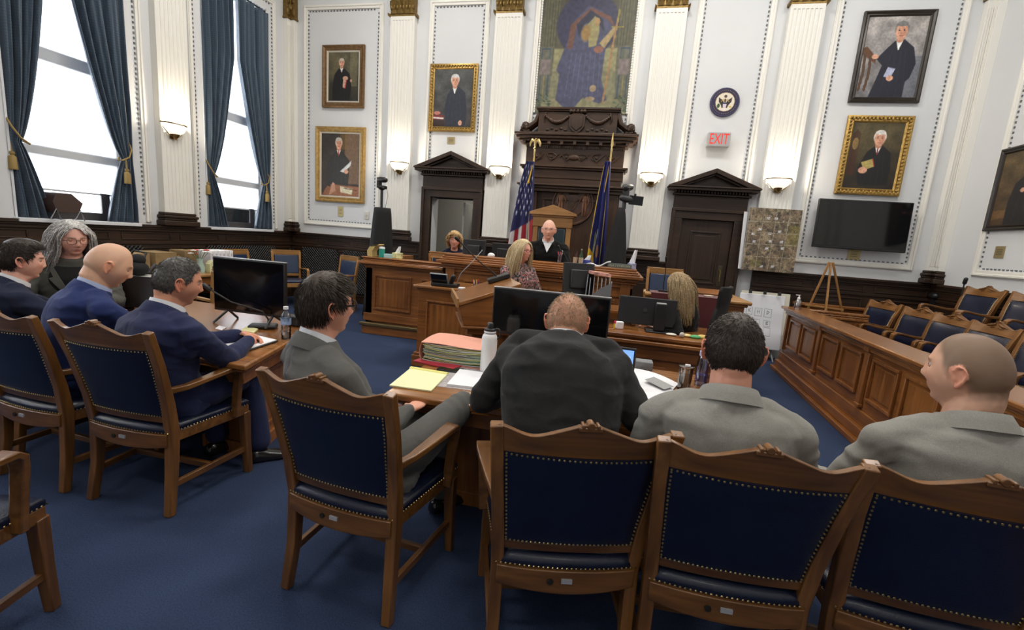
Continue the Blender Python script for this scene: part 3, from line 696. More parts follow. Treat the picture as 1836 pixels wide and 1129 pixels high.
# chair along the wainscot
G_W = 'armchairs along the window wall'
CP = None
def plain_chair(label, loc, rz):
    t = thing('armchair', label, 'chair', loc, rz, G_W); wz, wx, wy, L = W4('z'), W4('x'), W4('y'), mat('blue_leather', (.018, .035, .085), .30, bump=.2, bscale=200, coat=.3)
    for s in (-1, 1):
        m = MB(); m.tube([(s*.22, -.24, 0), (s*.22, -.21, .42), (s*.235, -.29, .95)], [(.02, .02)]*3, sq=True, ref=(1, 0, 0)); m.build('leg', wz, t, bevel=.004)
        m = MB(); m.tube([(s*.25, .22, 0), (s*.25, .22, .40)], [(.021, .021)]*2, sq=True, ref=(1, 0, 0)); m.build('leg', wz, t, bevel=.004)
        m = MB(); m.tube([(s*.23, -.24, .64), (s*.26, -.05, .655), (s*.275, .10, .66), (s*.275, .14, .63), (s*.27, .15, .5), (s*.262, .15, .40)], [(.02, .014)]*3+[(.02, .016)]*3, sq=True, ref=(1, 0, 0)); m.build('armrest', wy, t, bevel=.005)
    m = MB(); m.box((0, -.288, .925), (.47, .025, .075), rx=-.1); m.box((0, -.290, .968), (.50, .035, .015), rx=-.1); m.build('crest_rail', wx, t, bevel=.003)
    m = MB(); m.box((0, -.222, .53), (.42, .024, .045)); m.build('lower_rail', wx, t, bevel=.003)
    m = MB(); m.box((0, -.250, .72), (.40, .035, .34), rx=.155); m.build('backrest', L, t, bevel=.012)
    m = MB(); m.prism([(-.23, -.24), (.23, -.24), (.275, .25), (-.275, .25)], .35, .42, 'z'); m.build('seat_frame', wx, t, bevel=.003)
    m = MB(); m.prism([(-.225, -.235), (.225, -.235), (.27, .245), (-.27, .245)], .42, .47, 'z'); m.build('seat', L, t, bevel=.018)
    return t
CP = plain_chair('pale oak chair with blue back in the corner, angled by the low grille', (-5.72, 7.12, 0), math.radians(-128))
dup(CP, (-5.93, 6.42, 0), math.radians(-92), 'pale oak chair by the window wall, its back just above the wide screen', G_W)
dup(CP, (-5.95, 5.82, 0), math.radians(-90), 'pale oak chair by the window wall, mostly hidden beside the white binders', G_W)
dup(CP, (-4.72, 7.02, 0), math.radians(160), 'pale oak chair with glossy blue back reflecting the window, near the side bench', G_W)
dup(CP, (-4.15, 4.05, 0), math.radians(80), 'pale oak chair in front of the evidence table, only its seat showing under the microphone', G_W)
# ================================================================ benches
def stack(mb, x0, x1, y0, y1, layers):
    for z0, z1, e in layers: mb.b2(x0-e, x1+e, y0-e, y1+e, z0, z1)
def face_panels(mb, x0, x1, y, z0, z1, cuts, proud=.018, axis='y', sgn=-1, mw=.028):
    """framed fields on a face at coordinate y"""
    def put(a0, a1, c0, c1, t):
        if axis == 'y': mb.b2(a0, a1, y, y+sgn*t, c0, c1)
        else: mb.b2(y, y+sgn*t, a0, a1, c0, c1)
    for a0, a1 in cuts:
        for (p, q, r, s_) in ((a0, a1, z1-mw, z1), (a0, a1, z0, z0+mw), (a0, a0+mw, z0+mw, z1-mw), (a1-mw, a1, z0+mw, z1-mw)): put(p, q, r, s_, proud)
        put(a0+mw*2, a1-mw*2, z0+mw*2, z1-mw*2, proud*.35)
CAPL = lambda z: ((z-.155, z-.135, .015), (z-.135, z-.10, .035), (z-.10, z-.065, .085), (z-.065, z-.05, .055), (z-.05, z-.02, .035), (z-.02, z, .05))
# side bench: x from -3.45 to about -2.0
bx0 = onZ(639.5, 597).x+.07; by = onZ(690, 603).y+.08
t = thing('side_bench', 'long panelled oak bench front beside the open doorway, carrying tissue boxes', 'bench', (bx0, by, 0))
bz = 1.10; bx1 = onY(800, 459, 5.63).x-.07
m = MB(); m.b2(0, bx1-bx0, 0, .12, .12, bz-.10); m.b2(0, .10, 0, 1.2, .12, bz-.1); m.build('body', W2('x'), t, bevel=.003)
m = MB(); face_panels(m, 0, 0, 0, .36, .86, ((.13, .70), (.83, 1.30))); m.build('panelling', W2('z'), t, bevel=.006)
m = MB(); m.b2(-.035, bx1-bx0, -.035, .0, .0, .12); m.b2(-.035, 0, 0, 1.2, 0, .12); m.b2(-.02, bx1-bx0, -.02, 0, .19, .30); m.build('plinth', W2('x'), t, bevel=.005)
m = MB(); m.b2(-.06, bx1-bx0, -.06, 0, .12, .165); m.build('brass_kick_strip', mat('worn_brass', (.22, .16, .07), .45, .7), t, bevel=.008)
m = MB()
for z0, z1, e in CAPL(bz): m.b2(-e, bx1-bx0, -e, .16+e*.3, z0, z1); m.b2(-e, .16, 0, 1.2, z0, z1)
m.build('cap', W2('x'), t, bevel=.008)
# judge's bench
jy = 5.63; p0 = onY(800, 459, jy); p1 = onY(1143, 489, jy); jx0, jx1 = p0.x, p1.x-.03; jz = 1.245
t = thing('judge_bench', 'raised oak judge\'s bench with deep moulded cap across the middle of the room', 'bench', (jx0, jy, 0))
wd = jx1-jx0; m = MB(); m.b2(0, wd, .02, .14, 0, jz-.12); m.b2(0, .12, .02, 1.25, 0, jz-.12); m.b2(wd-.12, wd, .02, 1.25, 0, jz-.12); m.build('body', W2('x'), t, bevel=.003)
m = MB(); face_panels(m, 0, 0, .02, .45, .92, [(.25+k*.62, .25+k*.62+.5) for k in range(4)])
for xx in (.06, wd-.10): m.b2(xx-.05, xx+.07, -.02, .04, .0, jz-.15); m.b2(xx-.06, xx+.08, -.035, .02, .78, .84)
for k in range(10): m.ball((wd-.30+.03*(k % 4), .02, .84-.03*(k//4)), (.02, .012, .02), 8, 6)
m.build('panelling', W2('z'), t, bevel=.006)
m = MB()
for z0, z1, e in ((jz-.24, jz-.19, .0), (jz-.19, jz-.16, .03), (jz-.16, jz-.12, .05), (jz-.12, jz-.08, .10), (jz-.08, jz-.055, .06), (jz-.055, jz-.03, .04), (jz-.03, jz, .02)):
    m.b2(-e, wd+e, -e, .2, z0, z1); m.b2(-e, .14, .2, 1.25, z0, z1); m.b2(wd-.14, wd+e, .2, 1.25, z0, z1)
m.build('cap', W2('x'), t, bevel=.008)
m = MB(); m.b2(.12, wd-.12, .2, .75, jz-.30, jz-.26); m.build('desktop', W2('x'), t, bevel=.004)
struct(MB().b2(bx1+.02, jx1-.14, jy+.16, FW-.09, 0, .34), 'floor_platform', carpet(), bevel=.0)
# clerk's desk in front of the bench
dx0 = onZ(733, 655).x+.06; dy = onZ(733, 655).y+.05; dz = .925
t = thing('clerk_desk', 'tall oak clerk\'s desk end with telephone on its top, behind the lectern', 'desk', (dx0, dy, 0))
m = MB(); m.b2(0, 1.35, 0, .08, .1, dz-.05); m.b2(0, .06, .08, .62, .1, dz-.05); m.build('body', W2('x'), t, bevel=.003)
m = MB(); face_panels(m, 0, 0, 0, .24, .76, ((.10, .62), (.70, 1.25)), .02, mw=.02); m.build('panelling', W2('z'), t, bevel=.006)
m = MB(); m.b2(-.04, 1.35, -.04, .10, 0, .13); m.b2(-.025, 1.35, -.025, .10, .13, .16); m.b2(-.04, .06, .1, .62, 0, .13); m.build('plinth', W2('x'), t, bevel=.006)
m = MB(); m.b2(-.05, 1.35, -.05, .62, dz-.035, dz); m.b2(-.02, 1.35, -.02, .62, dz-.06, dz-.035); m.build('top', W5('x'), t, bevel=.01)
DESK = (dx0, dy, dz)
cx0, cx1, cy, cz = -.74, 1.17, 4.30, .715
t = thing('reporter_counter', 'low oak counter with double moulded edge holding the dark monitor and desk clutter', 'counter', (cx0, cy, 0))
wd = cx1-cx0; m = MB(); m.b2(0, wd, .02, .10, 0, cz-.1); m.b2(wd-.06, wd, .1, .75, 0, cz-.1); m.b2(0, .06, .1, .75, 0, cz-.1); m.build('body', W2('x'), t, bevel=.003)
m = MB(); face_panels(m, 0, 0, .02, .16, .42, [(.1+k*.66, .1+k*.66+.55) for k in range(3)]); m.build('panelling', W2('x'), t, bevel=.005)
m = MB()
for z0, z1, e in ((cz-.23, cz-.13, .01), (cz-.13, cz-.085, .03), (cz-.085, cz-.05, .085), (cz-.05, cz-.035, .05), (cz-.035, cz, .065)): m.b2(-e, wd+e, -e, .12, z0, z1)
m.build('cap', W2('x'), t, bevel=.008)
m = MB(); m.b2(.0, wd, .12, .78, cz-.04, cz); m.build('top', W5('x'), t, bevel=.004)
# ---- jury box
ja, jb = onZ(1379.5, 658), onZ(1535, 804); d = (ja-jb).normalized(); jlen = 6.0
rz = math.atan2(d.y, d.x)       # local x runs away from the camera along the box
t = thing('jury_box', 'long panelled oak jury box front running down the room to the camera', 'jury box', (jb.x, jb.y, 0), rz); Lb = (ja-jb).length; xs = Lb-jlen
off = -.10; rz_ = .875
m = MB(); m.b2(xs, Lb-.07, off-.10, off, .12, rz_-.05); m.b2(Lb-.12, Lb-.07, off-.9, off, .12, rz_-.05); m.build('body', W2('x'), t, bevel=.003)
m = MB(); k = 0; x = Lb-.20
pils = []
while x > xs+1.3:
    for q in range(2):
        a1 = x-.04-q*.50; face_panels(m, 0, 0, off, .36, .735, ((a1-.42, a1),), .022, 'y', 1)
    x -= 1.10; pil = MB(); pils.append(pil); pil.b2(x-.015, x+.055, off, off+.03, .30, .77); pil.b2(x-.03, x+.07, off, off+.045, .77, .82); pil.b2(x-.025, x+.065, off, off+.04, .28, .31); x -= .02
pil = MB(); pils.append(pil); pil.b2(Lb-.15, Lb-.08, off, off+.03, .30, .80)
m.build('panelling', W2('z'), t, bevel=.006); [q.build('pilaster_strip', W2('z'), t, bevel=.006) for q in pils]
m = MB(); m.b2(xs, Lb, off, off+.10, 0, .05); m.build('kerb_strip', W2('x'), t, bevel=.006)
m = MB(); m.b2(xs, Lb-.02, off, off+.06, .05, .14); m.b2(xs, Lb-.04, off, off+.02, .14, .26); m.build('plinth', W2('x'), t, bevel=.008)
m = MB()
for z0, z1, e in ((rz_-.10, rz_-.06, .035), (rz_-.06, rz_-.035, .055), (rz_-.035, rz_, .085)): m.b2(xs, Lb-.07+e, off-.22, off+e, z0, z1); m.b2(Lb-.14, Lb-.07+e*.4, off-.9, off-.2, z0, z1)
m.build('handrail', W5('x'), t, bevel=.010)
struct(MB().b2(2.75, RW-.06, -1, 7.55, 0, .075), 'floor_jury', carpet())
struct(MB().b2(3.80, RW-.06, -1, 7.2, .075, .25), 'floor_jury_upper', carpet())
# jury chairs
G_J = 'jury armchairs in two rows'
def jury_chair(px0, px1, z, label, base):
    a = onZ(*px0, z); b = onZ(*px1, z); dd = b-a; rz = math.atan2(dd.y, dd.x)
    f = Vector((-math.sin(rz), math.cos(rz), 0))
    c = (a+b)/2; return a, b, rz, c
J0 = None
def jchair(c, rz, label, base):
    global J0
    if J0 is None: J0 = make_chair(label, G_J, (c[0], c[1], base), rz, True)
    else: dup(J0, (c[0], c[1], base), rz, label, G_J)
zt = 1.165
JL = ['front-row jury chair nearest the easel, its back edge-on', 'second front-row jury chair from the easel, curved arm over the rail', 'third front-row jury chair from the easel, arm tip resting near the rail', 'fourth front-row jury chair from the easel, back showing above the shaved head']
for k, (p, q) in enumerate((((1581, 538), (1616, 545)), ((1615, 548), (1670, 558)), ((1672, 559), (1735, 571)), ((1737, 572), (1833, 590)))):
    a = onZ(p[0], p[1], 1.04); b = onZ(q[0], q[1], 1.04); c = (a+b)/2
    jchair((3.66-.325, (7.02, 6.29, 5.77, 5.22)[k]), math.radians((100, 95, 93, 92)[k]), 'blue leather '+JL[k], .075)
jchair((3.28, 4.52), math.radians(92), 'blue leather jury chair behind the shaved head, seat and arm visible at the picture edge', .075)
for k, (p, q) in enumerate((((1740, 533), (1785, 538)), ((1825, 543), (1860, 548)))):
    a = onX(p[0], p[1], 4.42); jchair((4.42-.325, a.y-.24), math.radians(93), 'blue leather back-row jury chair, the %s' % (('one standing alone beside the wall microphone', 'one cut off by the picture edge')[k]), .38)
# low oak rail between the rows, seen behind the first chairs
t = MB(); t.b2(2.75, 3.9, 7.60, 7.65, 0, .84); t.b2(2.73, 3.9, 7.56, 7.69, .84, .88)
tag(t.build('end_rail', W2('x'), bevel=.006), 'short oak rail closing the far end of the jury box', 'rail')
# ================================================================ tables
def table(label, corners, z, th=.035):
    """corners: near-right, far-right, far-left, near-left (x, y); built in unit coordinates and skewed to them"""
    c = [Vector((p[0], p[1], 0)) for p in corners]; o = sum(c, Vector())/4; o.z = 0; NR, FR, FL, NL = [(p-o) for p in c]
    W_t = (NR-NL).length; D_t = (FR-NR).length
    t = thing('counsel_table', label, 'table', o)
    def S(m):
        m.v = [tuple((NL*(1-x/W_t)+NR*(x/W_t))*(1-y/D_t)+(FL*(1-x/W_t)+FR*(x/W_t))*(y/D_t)+Vector((0, 0, zz))) for x, y, zz in m.v]; return m
    m = MB(); m.b2(0, W_t, 0, D_t, z-th, z); m.b2(.015, W_t-.015, .015, D_t-.015, z-th-.018, z-th); S(m).build('tabletop', W5('x'), t, bevel=.012)
    m = MB(); m.b2(.06, W_t-.06, .07, D_t-.07, z-.14, z-th-.018); S(m).build('apron', W2('x'), t, bevel=.003)
    for s in (-1, 1):
        m = MB(); xx = W_t-.36 if s > 0 else .36
        m.b2(xx-.20, xx+.20, .34, D_t-.16, .07, z-.14); m.b2(xx-.22, xx+.22, .32, D_t-.14, 0, .08)
        face_panels(m, 0, 0, xx+s*.20, .14, z-.20, ((.40, D_t-.22),), .012, 'x', s, .02)
        S(m).build('pedestal', W2('z'), t, bevel=.005)
    m = MB(); m.b2(.5, W_t-.5, D_t-.3, D_t-.26, .12, z-.14); S(m).build('modesty_panel', W3('x'), t, bevel=.003)
    return t
TZ = .725
A = onZ(440, 655, TZ); B = onZ(548, 592, TZ)
tl = table('oak counsel table of the defence with legal pad, microphone, water bottle and wide screen', [(A.x, A.y), (B.x-.12, B.y+.45), (B.x-1.55, B.y+.50), (A.x-1.65, A.y+.05)], TZ)
A = onZ(690, 703, TZ); B = onZ(1168, 775, TZ); yb = A.y+1.12
tr = table('oak counsel table of the prosecution covered with files, papers and a laptop', [(B.x+.36, A.y+.03), (B.x+.40, yb), (A.x-.06, yb), (A.x, A.y)], TZ)
# evidence table by the windows
t = thing('evidence_table', 'oak side table by the window wall loaded with boxes and white binders', 'table', (-5.65, 4.95, 0))
m = MB(); m.b2(-.42, .42, -.95, .95, .69, .725); m.build('tabletop', W4('y'), t, bevel=.01)
m = MB(); m.b2(-.38, .38, -.9, .9, .58, .69); m.build('apron', W2('y'), t, bevel=.004)
for sx in (-1, 1):
    for sy in (-1, 1): m = MB(); m.b2(sx*.34-.035, sx*.34+.035, sy*.85-.035, sy*.85+.035, 0, .58); m.build('leg', W2('z'), t, bevel=.005)
# ================================================================ portraits on the walls
SKIN = (214, 160, 132)
def judge_painting(bg0, bg1, hx, hy, hr, hair, robe=(24, 24, 30), robe_pts=None, props=None, w=72, h=96, tie=(235, 235, 232), seed=1, beard=None):
    P = Paint(w, h, bg0); P.vgrad(bg0, bg1); P.noise(.25, 10, seed)
    if props: props(P, 0)
    P.poly(robe_pts or [(hx-.10, hy-hr*1.3), (hx+.10, hy-hr*1.3), (hx+.27, hy-.22), (hx+.33, .30), (hx+.28, 0), (hx-.30, 0), (hx-.30, .3), (hx-.24, hy-.24)], robe)
    k = tuple(min(255, c+16) for c in robe)
    for q in (-.14, -.03, .08, .18): P.line([(hx+q*.7, hy-.22), (hx+q, .25), (hx+q*1.2, .02)], .012, k, .7)
    P.poly([(hx-.055, hy-hr*1.15), (hx+.055, hy-hr*1.15), (hx+.01, hy-hr*2.1), (hx-.01, hy-hr*2.1)], (232, 230, 226)); P.line([(hx, hy-hr*1.35), (hx, hy-hr*2.1)], .022, tie)
    q_ = 1.42
    P.ell(hx, hy-hr*.9, hr*.42*q_, hr*.42, (190, 135, 108)); P.ell(hx, hy+hr*.28, hr*.80*q_, hr*.92, hair)
    P.ell(hx, hy, hr*.66*q_, hr*.98, SKIN, .12); P.ell(hx+hr*.25*q_, hy-hr*.1, hr*.38*q_, hr*.7, (190, 130, 105), .4, 0, .5)
    P.ell(hx, hy+hr*.86, hr*.62*q_, hr*.32, hair)
    for q in (-.27, .27): P.ell(hx+q*hr*q_, hy+hr*.12, hr*.13*q_, hr*.06, (60, 45, 40)); P.line([(hx+q*hr*q_-.014, hy+hr*.30), (hx+q*hr*q_+.014, hy+hr*.30)], .007, (110, 85, 70))
    P.ell(hx, hy-hr*.18, hr*.11*q_, hr*.20, (196, 134, 112)); P.line([(hx-hr*.22*q_, hy-hr*.52), (hx+hr*.22*q_, hy-hr*.52)], .008, (150, 80, 72))
    if beard: P.ell(hx, hy-hr*.62, hr*.42*q_, hr*.42, beard); P.line([(hx-hr*.15, hy-hr*.5), (hx+hr*.15, hy-hr*.5)], .007, (120, 70, 62))
    if props: props(P, 1)
    P.noise(.10, 2, seed+9); return P
def frame_bars(w, h, fw, d, ornate=0):
    m = MB()      # local: centred, x right, z up, facing -y, back at y=0
    def bar(a, b, c0, c1):
        pass
    prof = [(0, 0), (0, d*.8), (fw*.25, d), (fw*.55, d*.62), (fw*.8, d*.8), (fw, d*.45), (fw, 0)]
    rings = []
    for (sx, sz) in ((-1, -1), (1, -1), (1, 1), (-1, 1)): rings.append([(sx*(w/2-q), -t, sz*(h/2-q)) for q, t in prof])
    rings.append(rings[0]); m.rings(rings, cap=False)
    if ornate:
        for s in (-1, 1):
            n = int(w/.05)
            for k in range(n): m.ball((-w/2+w*(k+.5)/n, -d*.85, s*(h/2-fw*.45)), (.017, .012, fw*.30 if k % 2 else fw*.2), 7, 5)
            n = int(h/.05)
            for k in range(n): m.ball((s*(w/2-fw*.45), -d*.85, -h/2+h*(k+.5)/n), (fw*.30 if k % 2 else fw*.2, .012, .017), 7, 5)
    return m
def portrait(label, c, w, h, P, fm, fw=.09, liner=None, rz=0., ornate=0, name='portrait_painting'):
    t = thing(name, label, 'painting', c, rz); frame_bars(w, h, fw, .05, ornate).build('frame', fm, t)
    iw, ih = w-2*fw, h-2*fw
    if liner: frame_bars(iw+.02, ih+.02, .035, .03).build('liner', mat('linen_liner', liner, .8), t); iw -= .045; ih -= .045
    canvas('canvas', P, lambda u, v: ((u-.5)*iw, -.02, (v-.5)*ih), t)
    m = MB(); m.b2(-w/2+.01, w/2-.01, -.012, 0, -h/2+.01, h/2-.01); m.build('backing', W3('x'), t); return t
def quad_on_front(p, y):
    q = [onY(a[0], a[1], y) for a in p]; c = sum(q, Vector())/4; w = ((q[1]-q[0]).length+(q[2]-q[3]).length)/2; h = ((q[3]-q[0]).length+(q[2]-q[1]).length)/2
    return c, w, h
G1 = mat('bronze_frame', (.16, .085, .03), .4, .35, bump=.3, bscale=40, var=.3, vscale=20)
G2 = mat('gold_frame', (.48, .30, .10), .4, .55, bump=.3, bscale=40, var=.25, vscale=20)
G3 = mat('dark_frame', (.025, .018, .012), .35, .1)
def pr1(P, k):
    if k == 0: P.poly([(.72, .3), (.95, .3), (.95, 1), (.72, 1)], (120, 112, 84), .6); P.ell(.25, .75, .2, .3, (110, 100, 72), .5, 0, .6)
    else: P.ell(.57, .47, .09, .045, (196, 150, 125)); P.poly([(.50, .46), (.60, .46), (.56, .26), (.48, .28)], (196, 160, 140)); P.line([(.60, .42), (.56, .27)], .03, (190, 60, 70)); P.ell(.76, .42, .035, .03, (190, 150, 125))
c, w, h = quad_on_front([(578, 81), (654, 79), (651, 192.5), (577, 193)], FW-.04)
portrait('smaller portrait of a robed judge holding a red book, upper of the stacked pair', (c.x, FW-.002, c.z), w, h, judge_painting((96, 92, 70), (38, 36, 30), .44, .78, .085, (190, 180, 165), (20, 18, 20), None, pr1), G1, .10, (.62, .58, .5))
def pr2(P, k):
    if k == 0: P.poly([(.62, .2), (1, .2), (1, 1), (.62, 1)], (128, 100, 76), .8); P.poly([(.5, .75), (.68, .75), (.68, 1), (.5, 1)], (120, 90, 40), .6); P.poly([(0, .0), (1, 0), (1, .16), (.2, .20)], (142, 90, 60))
    else: P.poly([(.2, .0), (1, 0), (1, .15), (.25, .19)], (150, 98, 68)); P.poly([(.50, .16), (.84, .12), (.82, .03), (.52, .06)], (222, 214, 184)); P.poly([(.50, .40), (.80, .58), (.78, .50), (.60, .38)], (215, 220, 218)); P.ell(.66, .40, .06, .035, SKIN); P.poly([(.20, .0), (.30, .22), (.36, .20), (.38, .08)], (198, 148, 122)); P.line([(.6, .13), (.95, .10)], .012, (70, 45, 30))
c, w, h = quad_on_front([(565.5, 227), (655, 227), (651.6, 365), (565.5, 360)], FW-.04)
portrait('larger gold-framed portrait of a judge with red tie, lower of the stacked pair', (c.x, FW-.002, c.z), w, h, judge_painting((52, 46, 40), (60, 48, 40), .46, .84, .085, (190, 185, 175), (44, 44, 42), [(.36, .72), (.56, .72), (.74, .58), (.74, .35), (.70, .12), (.32, .12), (.14, .16), (.16, .55)], pr2, tie=(190, 60, 60), seed=3), G2, .10, (.62, .60, .52))
def pr3(P, k):
    if k: P.ell(.10, .24, .09, .03, (190, 120, 105)); P.poly([(.0, .21), (.28, .20), (.28, .12), (.0, .12)], (120, 40, 44)); P.poly([(0, .17), (.28, .16), (.28, .13), (0, .14)], (220, 216, 210)); P.poly([(0, 0), (.30, 0), (.30, .11), (0, .11)], (52, 38, 34)); P.ell(.72, .07, .05, .045, SKIN)
c, w, h = quad_on_front([(772, 114), (858, 114), (850, 237.4), (767, 234)], FW-.04)
portrait('ornate gold-framed portrait of a standing judge in a blue-black robe above the open doorway', (c.x, FW-.002, c.z), w, h, judge_painting((78, 80, 78), (58, 56, 56), .54, .80, .10, (205, 205, 202), (40, 45, 58), [(.48, .68), (.64, .70), (.82, .60), (.88, .25), (.86, .04), (.80, 0), (.34, 0), (.32, .2), (.28, .30), (.36, .58)], pr3, seed=5), mat('frame_gilding', (.40, .25, .07), .4, .7, bump=.5, bscale=60, var=.35, vscale=40), .085, ornate=1)
def pr4(P, k):
    if k == 0: P.poly([(.6, 0), (1, 0), (1, .52), (.6, .50)], (104, 108, 118), .8); P.poly([(0, .62), (.05, .64), (.24, .50), (.24, .42), (.0, .54)], (98, 62, 36)); [P.line([(x, .56-x*.4), (x+.02, .3), (x-.01, .10)], .05, (84, 60, 40)) for x in (.04, .14)]
    else: P.ell(.22, .51, .06, .03, SKIN); P.poly([(.47, .38), (.60, .36), (.54, .24), (.42, .26)], (176, 180, 206)); P.ell(.53, .24, .06, .035, SKIN)
c, w, h = quad_on_front([(1552, 18.5), (1684, 17), (1647.5, 184.7), (1522, 182.2)], FW-.04)
portrait('big dark-framed portrait of a judge with hand on a carved banister, topmost above the television', (c.x, FW-.002, c.z), w, h, judge_painting((166, 160, 156), (120, 118, 120), .58, .82, .105, (120, 118, 116), (24, 26, 42), [(.50, .70), (.66, .72), (.84, .62), (.92, .42), (.86, .24), (.80, .20), (.80, 0), (.22, 0), (.30, .22), (.36, .40), (.22, .50), (.22, .46), (.38, .60)], pr4, 84, 108, seed=7), G3, .075)
def pr5(P, k):
    if k == 0: P.poly([(.02, .2), (.18, .2), (.18, .82), (.10, .9), (.02, .82)], (66, 34, 20), .8); P.ell(.10, .68, .06, .09, (150, 120, 70)); P.ell(.35, .7, .2, .3, (88, 78, 48), .6, 0, .6)
    else: P.poly([(.28, .40), (.50, .46), (.56, .34), (.36, .28)], (178, 160, 92)); P.ell(.34, .28, .09, .05, SKIN); P.line([(.50, .45), (.55, .35)], .02, (160, 50, 50))
c, w, h = quad_on_front([(1522, 206), (1642, 208), (1612, 351.5), (1496.4, 347.2)], FW-.04)
portrait('ornate gold-framed portrait of a white-haired judge holding a tan book, directly above the television', (c.x, FW-.002, c.z), w, h, judge_painting((84, 74, 46), (40, 32, 24), .56, .76, .11, (225, 222, 215), (22, 21, 22), [(.48, .64), (.64, .66), (.82, .56), (.88, .3), (.86, .06), (.30, .04), (.22, .24), (.24, .34), (.36, .56)], pr5, 84, 108, tie=(130, 30, 36), seed=9), mat('frame_gilding', (0, 0, 0)), .095, ornate=1)
a = onX(1796.4, 268.4, RW-.04); b = onX(1761.5, 414.2, RW-.04)
portrait('dark-framed portrait of a bearded man with crossed arms on the jury-side wall', (RW-.002, a.y-.52, (a.z+b.z)/2), 1.04, a.z-b.z, judge_painting((96, 80, 52), (70, 52, 34), .52, .80, .10, (38, 34, 34), (26, 25, 26), None, lambda P, k: (P.poly([(0, .2), (.3, .22), (.3, .1), (0, .08)], (112, 82, 50)) if k == 0 else (P.ell(.42, .46, .04, .03, SKIN), P.ell(.62, .50, .05, .03, SKIN))), seed=11, beard=(205, 200, 195)), G3, .07, rz=-PI/2)
# brass plaques
def plaque(px, py, label, w=.11, h=.13, wall='Y'):
    m = MB(); m.b2(-w/2, w/2, -.008, 0, -h/2, h/2)
    p = onY(px, py, FW) if wall == 'Y' else onX(px, py, RW)
    o = m.build('name_plaque', mat('plaque_brass', (.45, .36, .18), .45, .6), None, bevel=.002); o.location = p if wall == 'Y' else (RW-.001, p.y, p.z)
    if wall != 'Y': o.rotation_euler = (0, 0, -PI/2)
    else: o.location.y = FW-.001
    tag(o, label, 'plaque')
    l = MB()
    for k in range(4): l.b2(-w*.3, w*.3, -.0095, -.008, h*(.2-.14*k), h*(.2-.14*k)+.006)
    l.build('engraved_lines', mat('engraving', (.08, .06, .03), .6), o)
plaque(611, 379, 'small upright brass plaque under the stacked portraits', .12, .19)
plaque(809, 252, 'small square brass plaque just above the open doorway pediment', .14, .12)
plaque(1531, 455, 'brass plaque half hidden under the wall television', .17, .19)
plaque(1793, 452, 'small square brass plaque under the bearded man\'s portrait', .15, .15, 'X')
t = MB(); t.b2(-.045, .045, -.012, 0, -.075, .075); t.b2(-.012, .012, -.03, -.01, -.02, .02); p = onY(658, 386, FW)
o = t.build('light_switch', mat('ivory', (.62, .60, .53), .5), bevel=.004); o.location = (p.x, FW, p.z); tag(o, 'ivory light switch plate low on the wall by the draped camera stand', 'light switch')
# seal on the wall
p = onY(1299, 184, FW); P = Paint(96, 96, (225, 220, 205)); P.ell(.5, .5, .5, .5, (34, 30, 66), .02); P.ell(.5, .5, .345, .345, (140, 110, 60), .02); P.ell(.5, .5, .33, .33, (226, 216, 196), .02)
P.ell(.5, .70, .055, .055, (80, 62, 40)); 
for s in (-1, 1):
    P.poly([(.5+s*.02, .42), (.5+s*.08, .56), (.5+s*.24, .66), (.5+s*.22, .50), (.5+s*.13, .38), (.5+s*.10, .28), (.5+s*.05, .30)], (44, 34, 24)); P.line([(.5+s*.06, .60), (.5+s*.13, .52)], .03, (190, 150, 70))
P.ell(.5, .55, .04, .07, (90, 70, 40)); P.poly([(.43, .44), (.57, .44), (.56, .32), (.5, .28), (.44, .32)], (214, 200, 212)); P.poly([(.42, .48), (.58, .48), (.58, .43), (.42, .43)], (30, 34, 74)); P.ell(.28, .36, .05, .08, (40, 80, 40)); P.ell(.70, .33, .05, .03, (200, 170, 60)); P.ell(.5, .24, .12, .025, (225, 222, 214))
for k in range(40):
    a = 2*PI*k/40
    if abs(math.sin(a)) > .25: P.ell(.5+.42*math.cos(a), .5+.42*math.sin(a), .012, .014, (150, 125, 80))
t = thing('wall_seal', 'round painted eagle seal plaque with dark blue rim above the exit sign', 'seal', (p.x, FW-.001, p.z))
m = MB(); m.M = Matrix.Rotation(PI/2, 4, 'X'); m.lathe([(0, 0), (.212, 0), (.218, .012), (.212, .030), (.200, .034), (0, .034)], (0, 0, 0), 48); m.build('disc', mat('seal_rim', (.035, .03, .10), .4), t)
def disc_canvas(name, P, R, y, parent):
    def fn(u, v):
        x, z = 2*u-1, 2*v-1; return (R*x*math.sqrt(1-z*z/2), y, R*z*math.sqrt(1-x*x/2))
    # resample the painting to the disc mapping
    Q = Paint(P.w, P.h, (0, 0, 0)); X = 2*Q.X-1; Z = 2*Q.Y-1; U = X*np.sqrt(1-Z*Z/2)*.5+.5; V = Z*np.sqrt(1-X*X/2)*.5+.5
    Q.a = P.a[np.clip(((1-V)*P.h).astype(int), 0, P.h-1), np.clip((U*P.w).astype(int), 0, P.w-1)]
    return canvas(name, Q, fn, parent)
disc_canvas('emblem', P, .205, -.036, t)
# exit sign
p = onY(1289, 250, FW-.10); t = thing('exit_sign', 'grey box exit sign with red letters above the closed door', 'exit sign', (p.x, FW, p.z))
MB().b2(-.165, .165, -.11, 0, -.105, .105).build('housing', mat('sign_grey', (.42, .42, .42), .45, .2), t, bevel=.006)
text('lettering', 'EXIT', .225, mat('exit_red', (.80, .03, .025), .5, emit=(1, .04, .03), estr=.35), t, (0, -.111, .0), (PI/2, 0, 0), .001, .62)
